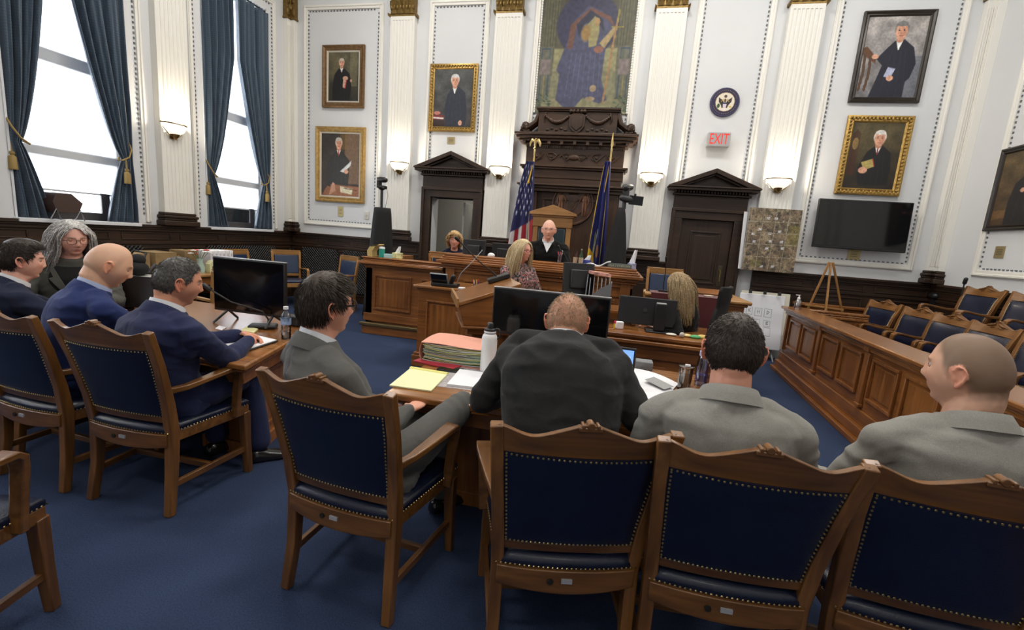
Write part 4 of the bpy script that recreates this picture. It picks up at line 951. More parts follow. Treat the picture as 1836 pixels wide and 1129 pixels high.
# ================================================================ mural and carved canopy
a = onY(969, 2, FW); b = onY(1128, 190, FW); x0, x1 = -1.60, -.09; z0, z1 = 3.63, 5.42
P = Paint(120, 150, (78, 76, 62)); P.vgrad((70, 66, 54), (112, 110, 86))
for s in (0, 1):
    f = (lambda x: x) if not s else (lambda x: 1-x)
    P.poly([(f(.03), .58), (f(.19), .58), (f(.19), 1), (f(.03), 1)], (88, 86, 66))
    for k in range(5): P.line([(f(.05+.03*k), .58), (f(.05+.03*k), 1)], .008, (68, 66, 50))
    P.poly([(f(0), .1), (f(.15), .1), (f(.15), .58), (f(0), .58)], (96, 96, 82)); P.poly([(f(.02), .34), (f(.13), .34), (f(.13), .47), (f(.02), .47)], (120, 108, 106))
    P.line([(f(.03), .1), (f(.03), .33)], .014, (62, 76, 88)); P.line([(f(.115), .1), (f(.115), .33)], .014, (62, 76, 88)); P.line([(f(.03), .48), (f(.03), .56), (f(.12), .56), (f(.12), .48)], .014, (62, 76, 88)); P.line([(f(.07), .12), (f(.07), .32)], .014, (130, 118, 66))
P.poly([(.16, .30), (.84, .30), (.84, .56), (.16, .56)], (136, 132, 96)); P.poly([(.13, .08), (.87, .08), (.84, .38), (.16, .38)], (122, 120, 92)); P.poly([(.0, .0), (1, 0), (.9, .13), (.1, .13)], (134, 130, 98))
P.ell(.5, .76, .33, .27, (52, 52, 74), .03)
P.poly([(.28, .58), (.36, .80), (.50, .92), (.66, .86), (.78, .74), (.72, .66), (.70, .30), (.78, .12), (.70, .09), (.52, .14), (.40, .02), (.30, .06), (.22, .12), (.24, .34), (.20, .38)], (72, 74, 98))
P.poly([(.32, .76), (.52, .90), (.74, .82), (.80, .72), (.70, .80), (.52, .86), (.38, .74), (.36, .56), (.30, .56)], (104, 70, 58)); P.poly([(.38, .76), (.52, .88), (.66, .80), (.68, .70), (.58, .80), (.46, .76), (.42, .66)], (46, 48, 66))
P.poly([(.50, .76), (.57, .83), (.62, .80), (.63, .70), (.61, .58), (.53, .57), (.52, .66)], (142, 134, 92)); P.ell(.60, .78, .03, .035, (160, 130, 88)); P.ell(.49, .69, .05, .07, (140, 112, 66), .2); P.poly([(.64, .60), (.78, .74), (.82, .72), (.70, .56)], (158, 138, 96)); P.ell(.64, .55, .05, .03, (132, 88, 72))
P.line([(.82, .86), (.80, .70), (.74, .10)], .022, (150, 116, 78)); P.line([(.82, .87), (.815, .78)], .02, (132, 120, 60)); P.line([(.76, .735), (.88, .735)], .012, (132, 120, 60))
for k in range(7): P.line([(.36+.05*k, .52), (.32+.06*k, .14)], .01, (88, 92, 116), .7)
P.ell(.62, .22, .035, .03, (150, 130, 100)); P.ell(.60, .13, .05, .02, (150, 130, 100))
rr = random.Random(4)
for s in (0, 1):
    for k in range(34):
        x = rr.uniform(0, .15) if not s else rr.uniform(.85, 1); y = rr.uniform(0, .16); P.ell(x, y, .022, .007, rr.choice([(70, 84, 66), (92, 104, 80), (52, 62, 50)]), .2, rr.uniform(-1, 1))
P.noise(.12, 3, 2)
t = thing('mural', 'tall muted mural of a hooded seated figure holding a sword, over the judge\'s canopy', 'painting', ((x0+x1)/2, FW-.002, (z0+z1)/2))
canvas('canvas', P, lambda u, v: ((u-.5)*(x1-x0), -.015, (v-.5)*(z1-z0)), t)
m = MB(); m.b2(-(x1-x0)/2, (x1-x0)/2, -.012, 0, -(z1-z0)/2, (z1-z0)/2); m.build('backing', M_cream(), t)
m = MB()
for q in (-1, 1):
    n = 44
    for k in range(n): m.ball((q*((x1-x0)/2+.012), -.02, -(z1-z0)/2+(z1-z0)*(k+.5)/n), (.017, .014, .024), 8, 6)
for k in range(36): m.ball((-(x1-x0)/2+(x1-x0)*(k+.5)/36, -.02, (z1-z0)/2+.012), (.024, .014, .017), 8, 6)
m.build('rope_edge', M_cream(), t)
# canopy
Y0 = FW-.34
def rx_(px, py, y=Y0): return onY(px, py, y)
cl, cr = rx_(925, 236), rx_(1147, 242); xm = (cl.x+cr.x)/2-.01
t = thing('judge_canopy', 'tall carved dark oak canopy with garlands and state seal behind the judge', 'carved canopy', (xm, FW, 0))
wc = (cr.x-cl.x)/2; zc = (cl.z+cr.z)/2
m = MB()
def bxw(mb, hw, y, za, zb): mb.b2(-hw, hw, -y, 0, za, zb)
bxw(m, wc, .40, zc-.045, zc); bxw(m, wc-.03, .37, zc-.09, zc-.045); bxw(m, wc-.07, .33, zc-.13, zc-.09); bxw(m, wc-.14, .27, zc-.17, zc-.13)
m.build('cornice', W6('x'), t, bevel=.008)
for k in range(9):
    xx = -wc+.16+(2*wc-.32)*k/8; b_ = MB(); b_.b2(xx-.025, xx+.025, -.34, -.2, zc-.175, zc-.12); b_.ball((xx, -.33, zc-.165), (.026, .02, .02), 8, 6); b_.build('modillion', W6('y'), t)
m = MB(); wi = wc-.19
bxw(m, wi, .24, zc-.50, zc-.17)
k = 0
while k*.035 < 2*wi-.02: m.b2(-wi+k*.035, -wi+k*.035+.02, -.262, -.2, zc-.225, zc-.19); k += 1
m.build('frieze', W6('x'), t, bevel=.004)
m = MB()
for s in (-1, 1):
    for q in range(3):
        xc = s*(.12+.25*q)
        m.tube([(xc+.11*(1-k/11)*math.cos(k*.75+q)*s, -.25, zc-.36+.07*(1-k/11)*math.sin(k*.75+q)) for k in range(12)], [.012*(1-k/14) for k in range(12)], 6)
        m.tube([(xc-.10, -.25, zc-.30), (xc, -.255, zc-.42), (xc+.12, -.25, zc-.31)], .009, 6); m.ball((xc, -.25, zc-.36), (.02, .015, .02), 8, 6)
m.ball((0, -.25, zc-.36), (.09, .02, .045), 12, 8); m.build('scrollwork', W6('z'), t)
m = MB()
for za, zb, hw, y in ((zc-.53, zc-.50, wi+.08, .32), (zc-.56, zc-.53, wi+.05, .29), (zc-.70, zc-.56, wi+.02, .25), (zc-.80, zc-.70, wi, .24), (zc-.83, zc-.80, wi+.10, .34), (zc-.87, zc-.83, wi+.06, .30), (zc-.92, zc-.87, wi+.03, .27)): bxw(m, hw, y, za, zb)
m.build('entablature', W6('x'), t, bevel=.007)
m = MB(); zb = zc-.92; wp = wi-.0
bxw(m, wp, .16, 0, zb)
for s in (-1, 1):
    m.b2(s*(wp-.02), s*(wp-.24), -.23, 0, .34, zb); m.b2(s*(wp-.06), s*(wp-.20), -.24, 0, .5, zb-.08)
pw = .47
for (p_, q_, r_, s_) in ((-pw, pw, zb-.13, zb-.09), (-pw, -pw+.04, .6, zb-.13), (pw-.04, pw, .6, zb-.13)): m.b2(p_, q_, -.185, -.1, r_, s_)
m.build('panelling', W6('z'), t, bevel=.006)
mc = rx_(1022, 369, FW-.18); mx, mz = mc.x-xm+.04, mc.z+.035; R_ = .355
m = MB(); m.M = Matrix.Translation((mx, -.16, mz)) @ Matrix.Rotation(PI/2, 4, 'X')
m.lathe([(0, 0), (R_, 0), (R_+.005, .015), (R_-.008, .035), (R_-.03, .035), (R_-.045, .015), (0, .018)], (0, 0, 0), 56)
md = m.build('seal_medallion', wood('seal_wood', (.045, .018, .010), (.10, .040, .020), 'z'), t)
sw = wood('figure_wood', (.13, .045, .015), (.24, .095, .035), 'z')
for s in (-1, 1):
    m = MB(); m.M = Matrix.Translation((mx, -.19, mz)); x = s*.20; m.ball((x, 0, .175), (.024, .02, .03), 10, 8); m.cap_tube([(x, 0, .13), (x, 0, .02)], [(.042, .018), (.034, .016)], 10, (1, 0, 0))
    for q in (-1, 1): m.cap_tube([(x+q*.018, 0, .02), (x+q*.024, 0, -.09), (x+q*.022, 0, -.185)], [.02, .016, .012], 8)
    m.cap_tube([(x-s*.04, 0, .13), (x-s*.075, -.005, .07), (x-s*.09, 0, .02)], [.014, .012, .009], 8); m.cap_tube([(x+s*.04, 0, .13), (x+s*.065, 0, .05), (x+s*.05, -.005, -.02)], [.014, .012, .009], 8)
    m.build('relief_figure', sw, md)

m = MB(); m.M = Matrix.Translation((mx, -.185, mz))
m.ball((0, 0, .23), (.065, .022, .03), 12, 8); m.cap_tube([(-.05, 0, .235), (-.09, 0, .225)], .014, 6); m.tube([(-.09, 0, .185), (0, -.005, .195), (.09, 0, .185)], .010, 6); m.tube([(-.08, 0, .155), (0, -.005, .165), (.08, 0, .155)], .010, 6)
m.prism([(-.075, .10), (.075, .10), (.08, -.02), (0, -.13), (-.08, -.02)], -.012, .012, 'y'); m.ball((0, -.012, 0), (.03, .012, .045), 8, 8)
m.tube([(-.15, 0, -.13), (-.08, -.005, -.19), (0, -.005, -.20), (.08, -.005, -.19), (.15, 0, -.13)], .012, 6); m.tube([(-.10, 0, .06), (-.05, -.01, .04), (0, -.015, -.06)], .008, 6); m.tube([(.10, 0, .06), (.05, -.01, .04), (0, -.015, -.06)], .008, 6)
m.build('relief_shield', W6('z'), md)
# crest above the cornice
tl_, tr_ = rx_(967, 192, FW-.25), rx_(1114, 194, FW-.25); hw = (tr_.x-tl_.x)/2; zt_ = (tl_.z+tr_.z)/2
m = MB(); m.prism([(-hw+.02, zc), (hw-.02, zc), (hw-.02, zt_-.06), (-hw+.02, zt_-.06)], -.24, 0, 'y'); m.b2(-hw-.02, hw+.02, -.29, 0, zt_-.035, zt_); m.b2(-hw+.0, hw-.0, -.27, 0, zt_-.06, zt_-.035)
m.build('crest_block', W6('x'), t, bevel=.006)
for s in (-1, 1):
    m = MB()
    pts = [(s*(hw-.02), zt_-.08), (s*(hw+.03), zt_-.22), (s*(hw+.14), zt_-.30), (s*(hw+.24), zt_-.27), (s*(hw+.26), zt_-.34), (s*(hw+.20), zc+.05), (s*(hw+.12), zc+.06), (s*(hw+.13), zc+.12), (s*(hw+.18), zc+.12)]
    m.tube([(x, -.14, z) for x, z in pts], [(.05, .11), (.055, .11), (.06, .11), (.055, .11), (.05, .11), (.045, .11), (.035, .1), (.03, .1), (.02, .09)], 10, (1, 0, 0))
    m.ball((s*(hw+.20), -.2, zc+.12), (.07, .07, .08), 10, 8)
    for k in range(3): m.ball((s*(hw+.17+.04*k), -.25, zc+.09+.05*(k % 2)), (.022, .02, .03), 8, 6)
    m.build('side_scroll', W6('z'), t)

for s in (-1, 1):
    m = MB()
    for k in range(15):
        u = k/14; x = s*(.14+.38*u); z = zt_-.13-.10*math.sin(PI*u); r = .026+.014*math.sin(PI*u); m.ball((x, -.26, z), (r, r*.8, r*.9), 8, 6)
    m.tube([(s*.52, -.25, zt_-.08), (s*.55, -.26, zt_-.17), (s*.53, -.25, zt_-.24)], [.02, .016, .006], 6)
    for k in range(5): m.ball((s*(.18+.075*k), -.245, zc+.07+.02*(k % 2)), (.03, .012, .02), 8, 6)
    m.build('garland', W6('x'), t)
m = MB(); m.prism([(-.13, zt_-.13), (-.06, zt_-.09), (.06, zt_-.09), (.13, zt_-.13), (.13, zc+.12), (.06, zc+.04), (0, zc+.02), (-.06, zc+.04), (-.13, zc+.12)], -.28, -.2, 'y'); m.prism([(-.09, zt_-.14), (.09, zt_-.14), (.09, zc+.12), (0, zc+.05), (-.09, zc+.12)], -.295, -.27, 'y')
for x in (-.11, -.06, 0, .06, .11): m.ball((x, -.27, zt_-.06), (.035, .035, .035), 8, 6)
m.build('cartouche', W6('z'), t, bevel=.006)
# ================================================================ judge's chair
a, b = onY(952, 377, 6.62), onY(1034, 387, 6.62); hw = (b.x-a.x)/2; xc = (a.x+b.x)/2; zt_ = (a.z+b.z)/2
t = thing('judge_chair', 'tall pale oak judge\'s chair with pediment top and dark leather back', 'chair', (xc, 6.55, .34)); z_ = zt_-.34
m = MB()
for s in (-1, 1): m.b2(s*(hw-.06), s*(hw-.13), .03, .10, 0, z_-.12)
m.build('frame_posts', W4('z'), t, bevel=.004)
m = MB(); m.b2(-hw+.05, hw-.05, .02, .11, z_-.20, z_-.06); m.b2(-hw+.03, hw-.03, 0, .13, z_-.06, z_-.035); m.b2(-hw, hw, -.03, .16, z_-.035, z_); m.prism([(-hw, z_), (hw, z_), (0, z_+.11)], -.03, .16, 'y'); m.build('pediment', W4('x'), t, bevel=.004)
m = MB(); m.b2(-hw+.135, hw-.135, .02, .09, .62, z_-.21); m.build('backrest', mat('teal_leather', (.018, .035, .045), .35, bump=.2, bscale=150), t, bevel=.02)
m = MB(); m.b2(-hw+.08, hw-.08, -.50, .02, .40, .50); m.build('seat', mat('teal_leather', (0, 0, 0)), t, bevel=.02)
m = MB(); m.b2(-hw+.07, hw-.07, -.48, .10, .34, .40); m.build('seat_frame', W4('x'), t, bevel=.004)
for s in (-1, 1):
    m = MB(); m.b2(s*(hw-.06), s*(hw-.12), -.48, -.42, 0, .66); m.build('leg', W4('z'), t, bevel=.004)
    m = MB(); m.b2(s*(hw-.05), s*(hw-.13), -.50, .05, .66, .70); m.build('armrest', W4('y'), t, bevel=.006)
# ================================================================ flags
def flag(name, label, top, foot, w0, w1, P, xs=-1, lean=0.):
    """top: point where the cloth starts; hangs to foot (z); spreads sideways xs*w1"""
    t = thing(name, label, 'flag', (top[0], top[1], foot)); H = top[2]-foot
    m = MB(); m.tube([(0, 0, 0), (0, 0, H+.16)], .013, 10); m.lathe([(0, 0), (.14, 0), (.14, .02), (.03, .06), (.02, .1), (0, .1)], (0, 0, -.0), 20); m.build('pole', M_brass(), t)
    def fn(u, v):
        z = H*.16+(H*.84)*v; q = 1-v; wd = w0+(w1-w0)*q**.8
        return (xs*wd*(u-.12)+lean*q, -.02-.05*math.sin(u*PI*4.5+q*1.5)*(.4+.6*q)-.02*u, z)
    o = canvas('cloth', P, fn, t, vcol('flag_cloth', .7), th=.003)
    return t, fn, H
P = Paint(90, 150, (200, 196, 196)); NAVY, RED = (34, 36, 84), (156, 34, 44)
for k in range(-4, 10):
    if k % 2: P.poly([(-.3+k*.17, -.1), (-.13+k*.17, -.1), (.10+k*.17, 1.1), (-.07+k*.17, 1.1)], RED)
P.poly([(0, .56), (1, .44), (1, 1.1), (0, 1.1)], NAVY)
rs = 0
for j in range(9):
    for i in range(4):
        cx, cy = .13+.25*i+(.12 if j % 2 else 0), .60+.045*j
        if cy < .60+.0 or cy < .57-.12*cx+.06: continue
        P.poly([(cx+(.045 if k % 2 == 0 else .018)*math.sin(k*PI/5), cy+(.027 if k % 2 == 0 else .011)*math.cos(k*PI/5)) for k in range(10)], (226, 226, 230))
f1 = onY(957, 290, 7.25); t, fn, H = flag('american_flag', 'american flag on a gilt eagle-topped pole beside the judge\'s chair', (f1.x, 7.25, f1.z), .34, .12, .50, P, -1, .06)
m = MB(); m.tube([(0, 0, H+.02), (-.02, -.02, H-.12), (-.05, -.05, H-.30)], .012, 6); m.ball((-.05, -.05, H-.32), (.018, .018, .03), 8, 6); m.build('gold_cord', mat('cord_yellow', (.60, .36, .03), .6), t)
m = MB(); z = H+.16; m.lathe([(0, 0), (.02, .0), (.012, .03), (.022, .05), (.012, .07), (0, .075)], (0, 0, z), 12); m.cap_tube([(0, 0, z+.08), (0, 0, z+.14), (0, -.01, z+.17)], [.018, .022, .012], 8); m.ball((.012, -.015, z+.18), (.016, .014, .013), 8, 6)
for s in (-1, 1): m.tube([(s*.012, 0, z+.14), (s*.045, .0, z+.165), (s*.075, .005, z+.12), (s*.08, .005, z+.07)], [(.02, .008), (.03, .008), (.022, .006), (.005, .004)], 8, (0, 0, 1))
m.build('eagle_finial', M_brass(), t)
P = Paint(80, 150, (30, 36, 100)); P.vgrad((36, 42, 110), (24, 28, 84)); P.line([(.96, .0), (.99, .4), (.96, .95)], .05, (208, 170, 40)); P.line([(.60, .48), (.72, .30), (.5, .16)], .06, (170, 180, 190)); P.line([(.72, .46), (.74, .30)], .05, (150, 150, 60)); P.ell(.5, .34, .08, .05, (140, 100, 70)); P.line([(.96, .33), (.70, .28), (.9, .20), (.8, .13)], .07, (214, 172, 36))
f2 = onY(1094, 290, 7.15); t, fn, H = flag('state_flag', 'dark blue state flag with gold fringe on a spear-tipped pole', (f2.x, 7.15, f2.z), .34, .08, .34, P, -1, .07)
m = MB(); m.tube([(0, 0, H+.03), (-.02, -.02, H-.2), (-.045, -.045, H-.45)], .011, 6); m.build('gold_cord', mat('cord_yellow', (0, 0, 0)), t)
m = MB(); z = H+.16; m.lathe([(0, 0), (.018, 0), (.010, .05), (.02, .07), (.022, .10), (.004, .25), (0, .255)], (0, 0, z), 8); m.build('spear_finial', M_brass(), t)
# ================================================================ draped camera stands
def drape_mb(mb, H, r0, r1, seed, n=64, nv=20, sx=1., off=0.):
    rg = []
    for j in range(nv+1):
        v = j/nv; z = H*(1-v); rr = r0+(r1-r0)*v**.75
        rg.append([(((rr+.16*rr*math.sin(7*a+seed+v*1.3)*v+.05*rr*math.sin(13*a+seed))*math.cos(a))*sx+off*v, (rr+.16*rr*math.sin(7*a+seed+v*1.3)*v)*math.sin(a), z) for a in [2*PI*k/n for k in range(n)]])
    mb.rings(rg); return mb
p = onY(680, 372, 7.05); b = onY(684, 440, 7.05)
t = thing('video_camera_stand', 'video camera on a pole wrapped in black cloth beside the stacked portraits', 'camera', (b.x, 7.05, 0))
m = MB(); drape_mb(m, p.z, .13, .25, 1.); m.build('cloth_drape', M_blackcloth(), t, smooth=180)
zt_ = onY(680, 322, 7.05).z; m = MB(); m.tube([(-.02, 0, p.z-.03), (-.02, 0, zt_-.14)], .022, 10); m.lathe([(.02, 0), (.05, .02), (.06, .05), (.04, .06)], (-.02, 0, zt_-.17), 14); m.build('pole', M_black(), t)
m = MB(); m.box((-.07, 0, zt_-.05), (.05, .09, .17)); m.cap_tube([(-.05, -.02, zt_), (.06, -.05, zt_-.005)], .045, 12); m.box((-.01, 0, zt_-.12), (.12, .10, .05)); m.build('camera_head', M_black(), t, bevel=.006)
m = MB(); m.tube([(.06, 0, zt_-.1), (.08, .02, zt_-.25), (.05, .0, p.z)], .004, 5); m.build('cable', M_black(), t)
p = onY(1110, 372, 6.95); b = onY(1104, 466, 6.95)
t = thing('video_camera_stand', 'black-draped video camera with side viewing screen between the flag and a lamp', 'camera', (b.x+.0, 6.95, .34))
z0_ = p.z-.34; m = MB(); drape_mb(m, z0_, .045, .24, 2.4, off=-.03); m.build('cloth_drape', M_blackcloth(), t, smooth=180)
m = MB(); m.tube([(.03, 0, z0_-.02), (.03, 0, z0_+.10)], .03, 10); m.cap_tube([(0.0, -.03, z0_+.14), (.10, -.02, z0_+.12)], .052, 14); m.cap_tube([(.02, -.06, z0_+.28), (.09, .06, z0_+.30)], .048, 14); m.box((.04, 0, z0_+.22), (.09, .12, .12)); m.build('camera_body', mat('camera_grey', (.03, .033, .035), .35), t, bevel=.008)
m = MB(); m.box((.19, -.03, z0_+.11), (.20, .018, .13), rz=.15, ry=.05); m.ball((.17, -.03, z0_+.19), .018, 8, 6); m.build('viewing_screen', M_screen(), t, bevel=.004)
# ================================================================ wall television, aerial map, easel, flip chart
c, w, h = quad_on_front([(1468, 358), (1640, 360), (1624, 452), (1457, 444)], FW-.16)
t = thing('wall_television', 'large flat black television mounted on the wall under the gold-framed portrait', 'television', (c.x, FW-.14, c.z))
MB().box((0, 0, 0), (w, .05, h), rx=-.06).build('casing', M_black(), t, bevel=.008)
MB().box((0, -.027, .012), (w-.03, .002, h-.055), rx=-.06).build('screen', M_screen(), t)
MB().b2(-.15, .15, .02, .14, -.12, .12).build('wall_bracket', M_black(), t)
c, w, h = quad_on_front([(1349, 370), (1440, 377), (1424, 490), (1327, 483)], FW-.24); h = h*1.0
P = Paint(110, 128, (122, 108, 86)); P.noise(.35, 9, 3); rr = random.Random(8)
for k in range(420):
    x, y = rr.random(), rr.random(); s = rr.uniform(.012, .035); P.ell(x, y, s, s*.8, rr.choice([(96, 78, 66), (74, 66, 58), (128, 110, 90), (150, 138, 114), (88, 84, 60), (60, 56, 54), (112, 88, 72)]), .4, 0, .8)
for (x, y) in ((.35, .86), (.5, .86), (.22, .68), (.42, .62), (.6, .66), (.45, .5), (.66, .5), (.4, .38), (.1, .60), (.7, .40), (.35, .09), (.14, .48), (.56, .10)): P.poly([(x, y), (x+.06, y+.005), (x+.055, y-.035), (x-.005, y-.035)], (206, 208, 214), .9)
P.poly([(.78, .42), (.98, .42), (1, .75), (.80, .75)], (116, 108, 56), .6); P.poly([(.15, .06), (.38, .08), (.36, .18), (.15, .17)], (112, 106, 58), .6)
for x in (.02, .26, .50, .74): P.line([(x, 0), (x+.03, 1)], .014, (158, 148, 128), .8)
for y in (.22, .42, .60, .78): P.line([(0, y), (1, y+.02)], .014, (158, 148, 128), .8)
P.noise(.3, 1, 5)
t = thing('aerial_photo_map', 'large aerial photograph of houses on a board leaning above the panelling', 'map', (c.x, FW-.215, c.z)); rt = .06
MB().box((0, .012, 0), (w, .014, h), rx=-rt).build('board', mat('foam_board', (.6, .6, .58), .7), t)
canvas('printed_photo', P, lambda u, v: ((u-.5)*w, -.002+(v-.5)*h*math.sin(rt)+.0, (v-.5)*h*math.cos(rt)), t, vcol('print', .4))
MB().box((-w/2-.03, .03, -.03), (.06, .012, h*.92), rz=.5, rx=-rt).build('side_flap', M_paper(), t)
m = MB(); yE = 7.30; A = onY(1490, 470, yE); F1, F2, F3 = onY(1447, 560, yE), onY(1478, 578, yE-.1), onY(1508, 560, yE+.1)
t = thing('easel', 'empty pale wooden tripod easel standing beyond the jury box', 'easel', (A.x, yE, 0))
for q, (F, dx) in enumerate(((F1, -.02), (F2, 0), (F3, .025))):
    d = (F-A); k = A.z/(A.z-F.z); e = A+d*k; m = MB(); m.tube([(dx, 0, A.z), (e.x-A.x, e.y-yE, 0)], (.013, .010) and [(.013, .010)]*2, sq=True); m.build('leg', W4('z'), t, bevel=.002)
m = MB(); u, v = onY(1443, 546, yE-.02), onY(1511, 555, yE-.02); m.tube([(u.x-A.x, -.04, u.z), (v.x-A.x, -.04, v.z)], [(.012, .012)]*2, sq=True); m.build('ledge', W4('x'), t, bevel=.002)
c, w, h = quad_on_front([(1324, 520), (1417, 530), (1399, 625), (1318, 617)], 7.25)
t = thing('flip_chart', 'white paper flip chart with penned boxes clipped to a board by the jury box', 'flip chart', (c.x, 7.25, c.z)); tl2 = .16
P = Paint(120, 136, (232, 233, 238))
LT = (70, 72, 84)
for (x, y, bw, bh, L_) in ((.18, .62, .13, .13, 'K'), (.37, .60, .15, .14, 'H'), (.58, .59, .16, .15, 'D'), (.17, .46, .13, .10, 'M'), (.37, .43, .13, .10, 'L'), (.59, .42, .14, .10, 'E'), (.16, .30, .13, .13, 'F'), (.36, .27, .13, .13, 'E'), (.60, .25, .15, .14, '')):
    P.line([(x, y), (x+bw, y-.005), (x+bw, y+bh), (x, y+bh+.004), (x, y)], .006, LT, .7)
    sx_, sy_ = x+bw*.38, y+bh*.35; a_ = bw*.3; b_ = bh*.45
    st = {'K': [[(0, 0), (0, 1)], [(1, 1), (0, .5), (1, 0)]], 'H': [[(0, 0), (0, 1)], [(1, 0), (1, 1)], [(0, .5), (1, .5)]], 'D': [[(0, 0), (0, 1), (1, .6), (0, 0)]], 'M': [[(0, 0), (0, 1), (.5, .4), (1, 1), (1, 0)]], 'L': [[(0, 1), (0, 0), (1, 0)]], 'E': [[(1, 1), (0, 1), (0, 0), (1, 0)], [(0, .5), (.8, .5)]], 'F': [[(1, 1), (0, 1), (0, 0)], [(0, .5), (.8, .5)]], '': []}[L_]
    for ln in st: P.line([(sx_+a_*u, sy_+b_*v) for u, v in ln], .009, LT, .9)
MB().box((.03, .02, .01), (w, .01, h), rx=-tl2).build('board', mat('cream_board', (.66, .63, .52), .7), t)
canvas('paper_sheet', P, lambda u, v: ((u-.5)*w*.93-.01, .008+(v-.53)*h*math.sin(tl2)-.012*math.sin(v*9)*(1-v), (v-.53)*h*.98), t, vcol('print', .4), th=.002)
for k in (-.27, 0, .27): MB().box((w*k*1.1, .02, h*.50), (.035, .05, .05), rx=-tl2).build('binder_clip', M_black(), t, bevel=.004)
for s in (-1, 1): MB().tube([(s*w*.3, .06, -h*.48), (s*w*.34, -.10, -c.z), ], .012, 8).build('leg', M_grey(), t)
MB().tube([(0, .08, h*.3), (0, .42, -c.z)], .012, 8).build('leg', M_grey(), t)
p = onZ(1372, 634, 0); t = MB(); t.b2(-.22, .22, -.12, .12, 0, .16); o = t.build('storage_box', mat('box_white', (.5, .5, .46), .6), bevel=.006); o.location = (p.x+.0, p.y-.15, 0); tag(o, 'low off-white box on the carpet under the flip chart', 'box')
# ================================================================ things on benches and tables
def one(mb, name, m, label, cat, loc=(0, 0, 0), rz=0., group=None, bevel=0., **k):
    o = mb.build(name, m, None, bevel=bevel, **k); o.location = loc; o.rotation_euler = (0, 0, rz); return tag(o, label, cat, group)
def rbox(w, d, h): return MB().b2(-w/2, w/2, -d/2, d/2, 0, h)
# lectern, seen from its side; speaker stands at -x
wl = .48; sl = .36; LO = Vector((-1.13, 3.27, 0)); LR = .42
t = thing('lectern', 'sloping oak lectern with gooseneck microphone, seen side-on before the clerk', 'lectern', LO, LR)
zn = .985; y1 = .66; m = MB()
m.prism([(0, zn), (wl, zn+sl*wl), (wl, zn+sl*wl-.03), (0, zn-.03)], 0, y1, 'y'); m.build('desk_board', W5('x'), t, bevel=.004)
m = MB(); m.prism([(-.02, zn-.04), (.0, zn-.04), (.0, zn+.03), (-.02, zn+.03)], -.01, y1+.01, 'y'); m.build('paper_lip', W4('y'), t, bevel=.003)
m = MB(); zb = .80; m.prism([(.0, zn-.03), (wl, zn+sl*wl-.03), (wl, zb), (.05, zb)], .015, y1-.015, 'y'); m.b2(.03, wl+.02, -.01, y1+.01, zb-.02, zb); m.b2(.08, wl-.02, .03, y1-.03, zb-.07, zb-.02); m.build('desk_box', W2('x'), t, bevel=.005)
m = MB(); m.b2(.12, wl-.06, .07, y1-.07, .10, zb-.07); m.b2(.06, wl, .02, y1-.02, 0, .10); m.build('column', W2('z'), t, bevel=.006)
zt = zn+sl*.38
m = MB(); m.box((.38, .50, zt+.025), (.20, .11, .04), ry=-math.atan(sl)); tip = Matrix.Rotation(-LR, 3, 'Z') @ (onY(822, 431, 3.55)-LO)
o = m.build('microphone_base', M_black(), t, bevel=.008); m = MB(); b0 = Vector((.36, .50, zt+.04)); mid = (b0+tip)/2+Vector((.0, 0, -.015))
m.tube([b0, b0+Vector((-.02, 0, .02)), mid, tip], [.008, .006, .005, .005], 8); m.cap_tube([tip, tip+(tip-mid).normalized()*.035], .013, 10); m.build('gooseneck', M_black(), o)
# telephone on the clerk's desk
p = onZ(790, 515, DESK[2]); t = thing('telephone', 'black desk telephone with tilted screen on the clerk\'s desk end', 'telephone', (p.x-.02, p.y+.08, DESK[2]))
MB().box((-.03, 0, .075), (.20, .025, .15), rx=.5, rz=0).build('screen_panel', M_grey(), t, bevel=.004); MB().box((-.03, -.014, .078), (.18, .004, .125), rx=.5).build('display', M_screen(), t)
MB().box((.02, .06, .02), (.28, .16, .035)).build('base', M_black(), t, bevel=.006); MB().cap_tube([(.10, .02, .05), (.13, .0, .12)], [.024, .028], 10).build('handset', M_black(), t)
m = MB(); m.tube([(0, 0, 0), (.03, 0, .10), (.06, 0, .17), (.16, .08, .30), (.19, .3, .42)], .005, 6); one(m, 'cable', M_grey(), 'grey cable hanging from the judge\'s monitor to the telephone', 'cable', (p.x+.13, p.y+.10, DESK[2]+.0))
one(rbox(.07, .05, .025), 'stapler', M_paper(), 'small white stapler beside the black telephone', 'stapler', (p.x+.24, p.y+.0, DESK[2]), .1, bevel=.006)
def cup(x, y, z, label, pens, glassy=True, group=None, n=5, h=.10, seed=1):
    t = thing('pen_cup', label, 'pen cup', (x, y, z), 0, group); m = MB(); m.lathe([(0, 0), (.032, 0), (.036, h), (.033, h), (.030, .006), (0, .006)], (0, 0, 0), 16)
    m.build('cup', glass('cup_glass', (.8, .85, .9), .2) if glassy else M_black(), t); r = random.Random(seed)
    for k in range(n):
        a = r.uniform(0, 6.28); m = MB(); m.tube([(.012*math.cos(a), .012*math.sin(a), .008), (.032*math.cos(a), .032*math.sin(a), h+r.uniform(.03, .06))], .0045, 6)
        m.build('pen', mat('pen_%d' % (k % 5), [(.6, .05, .05), (.05, .10, .5), (.75, .6, .1), (.8, .8, .8), (.7, .2, .05)][k % 5], .4), t)
p = onZ(850, 512, .80); 
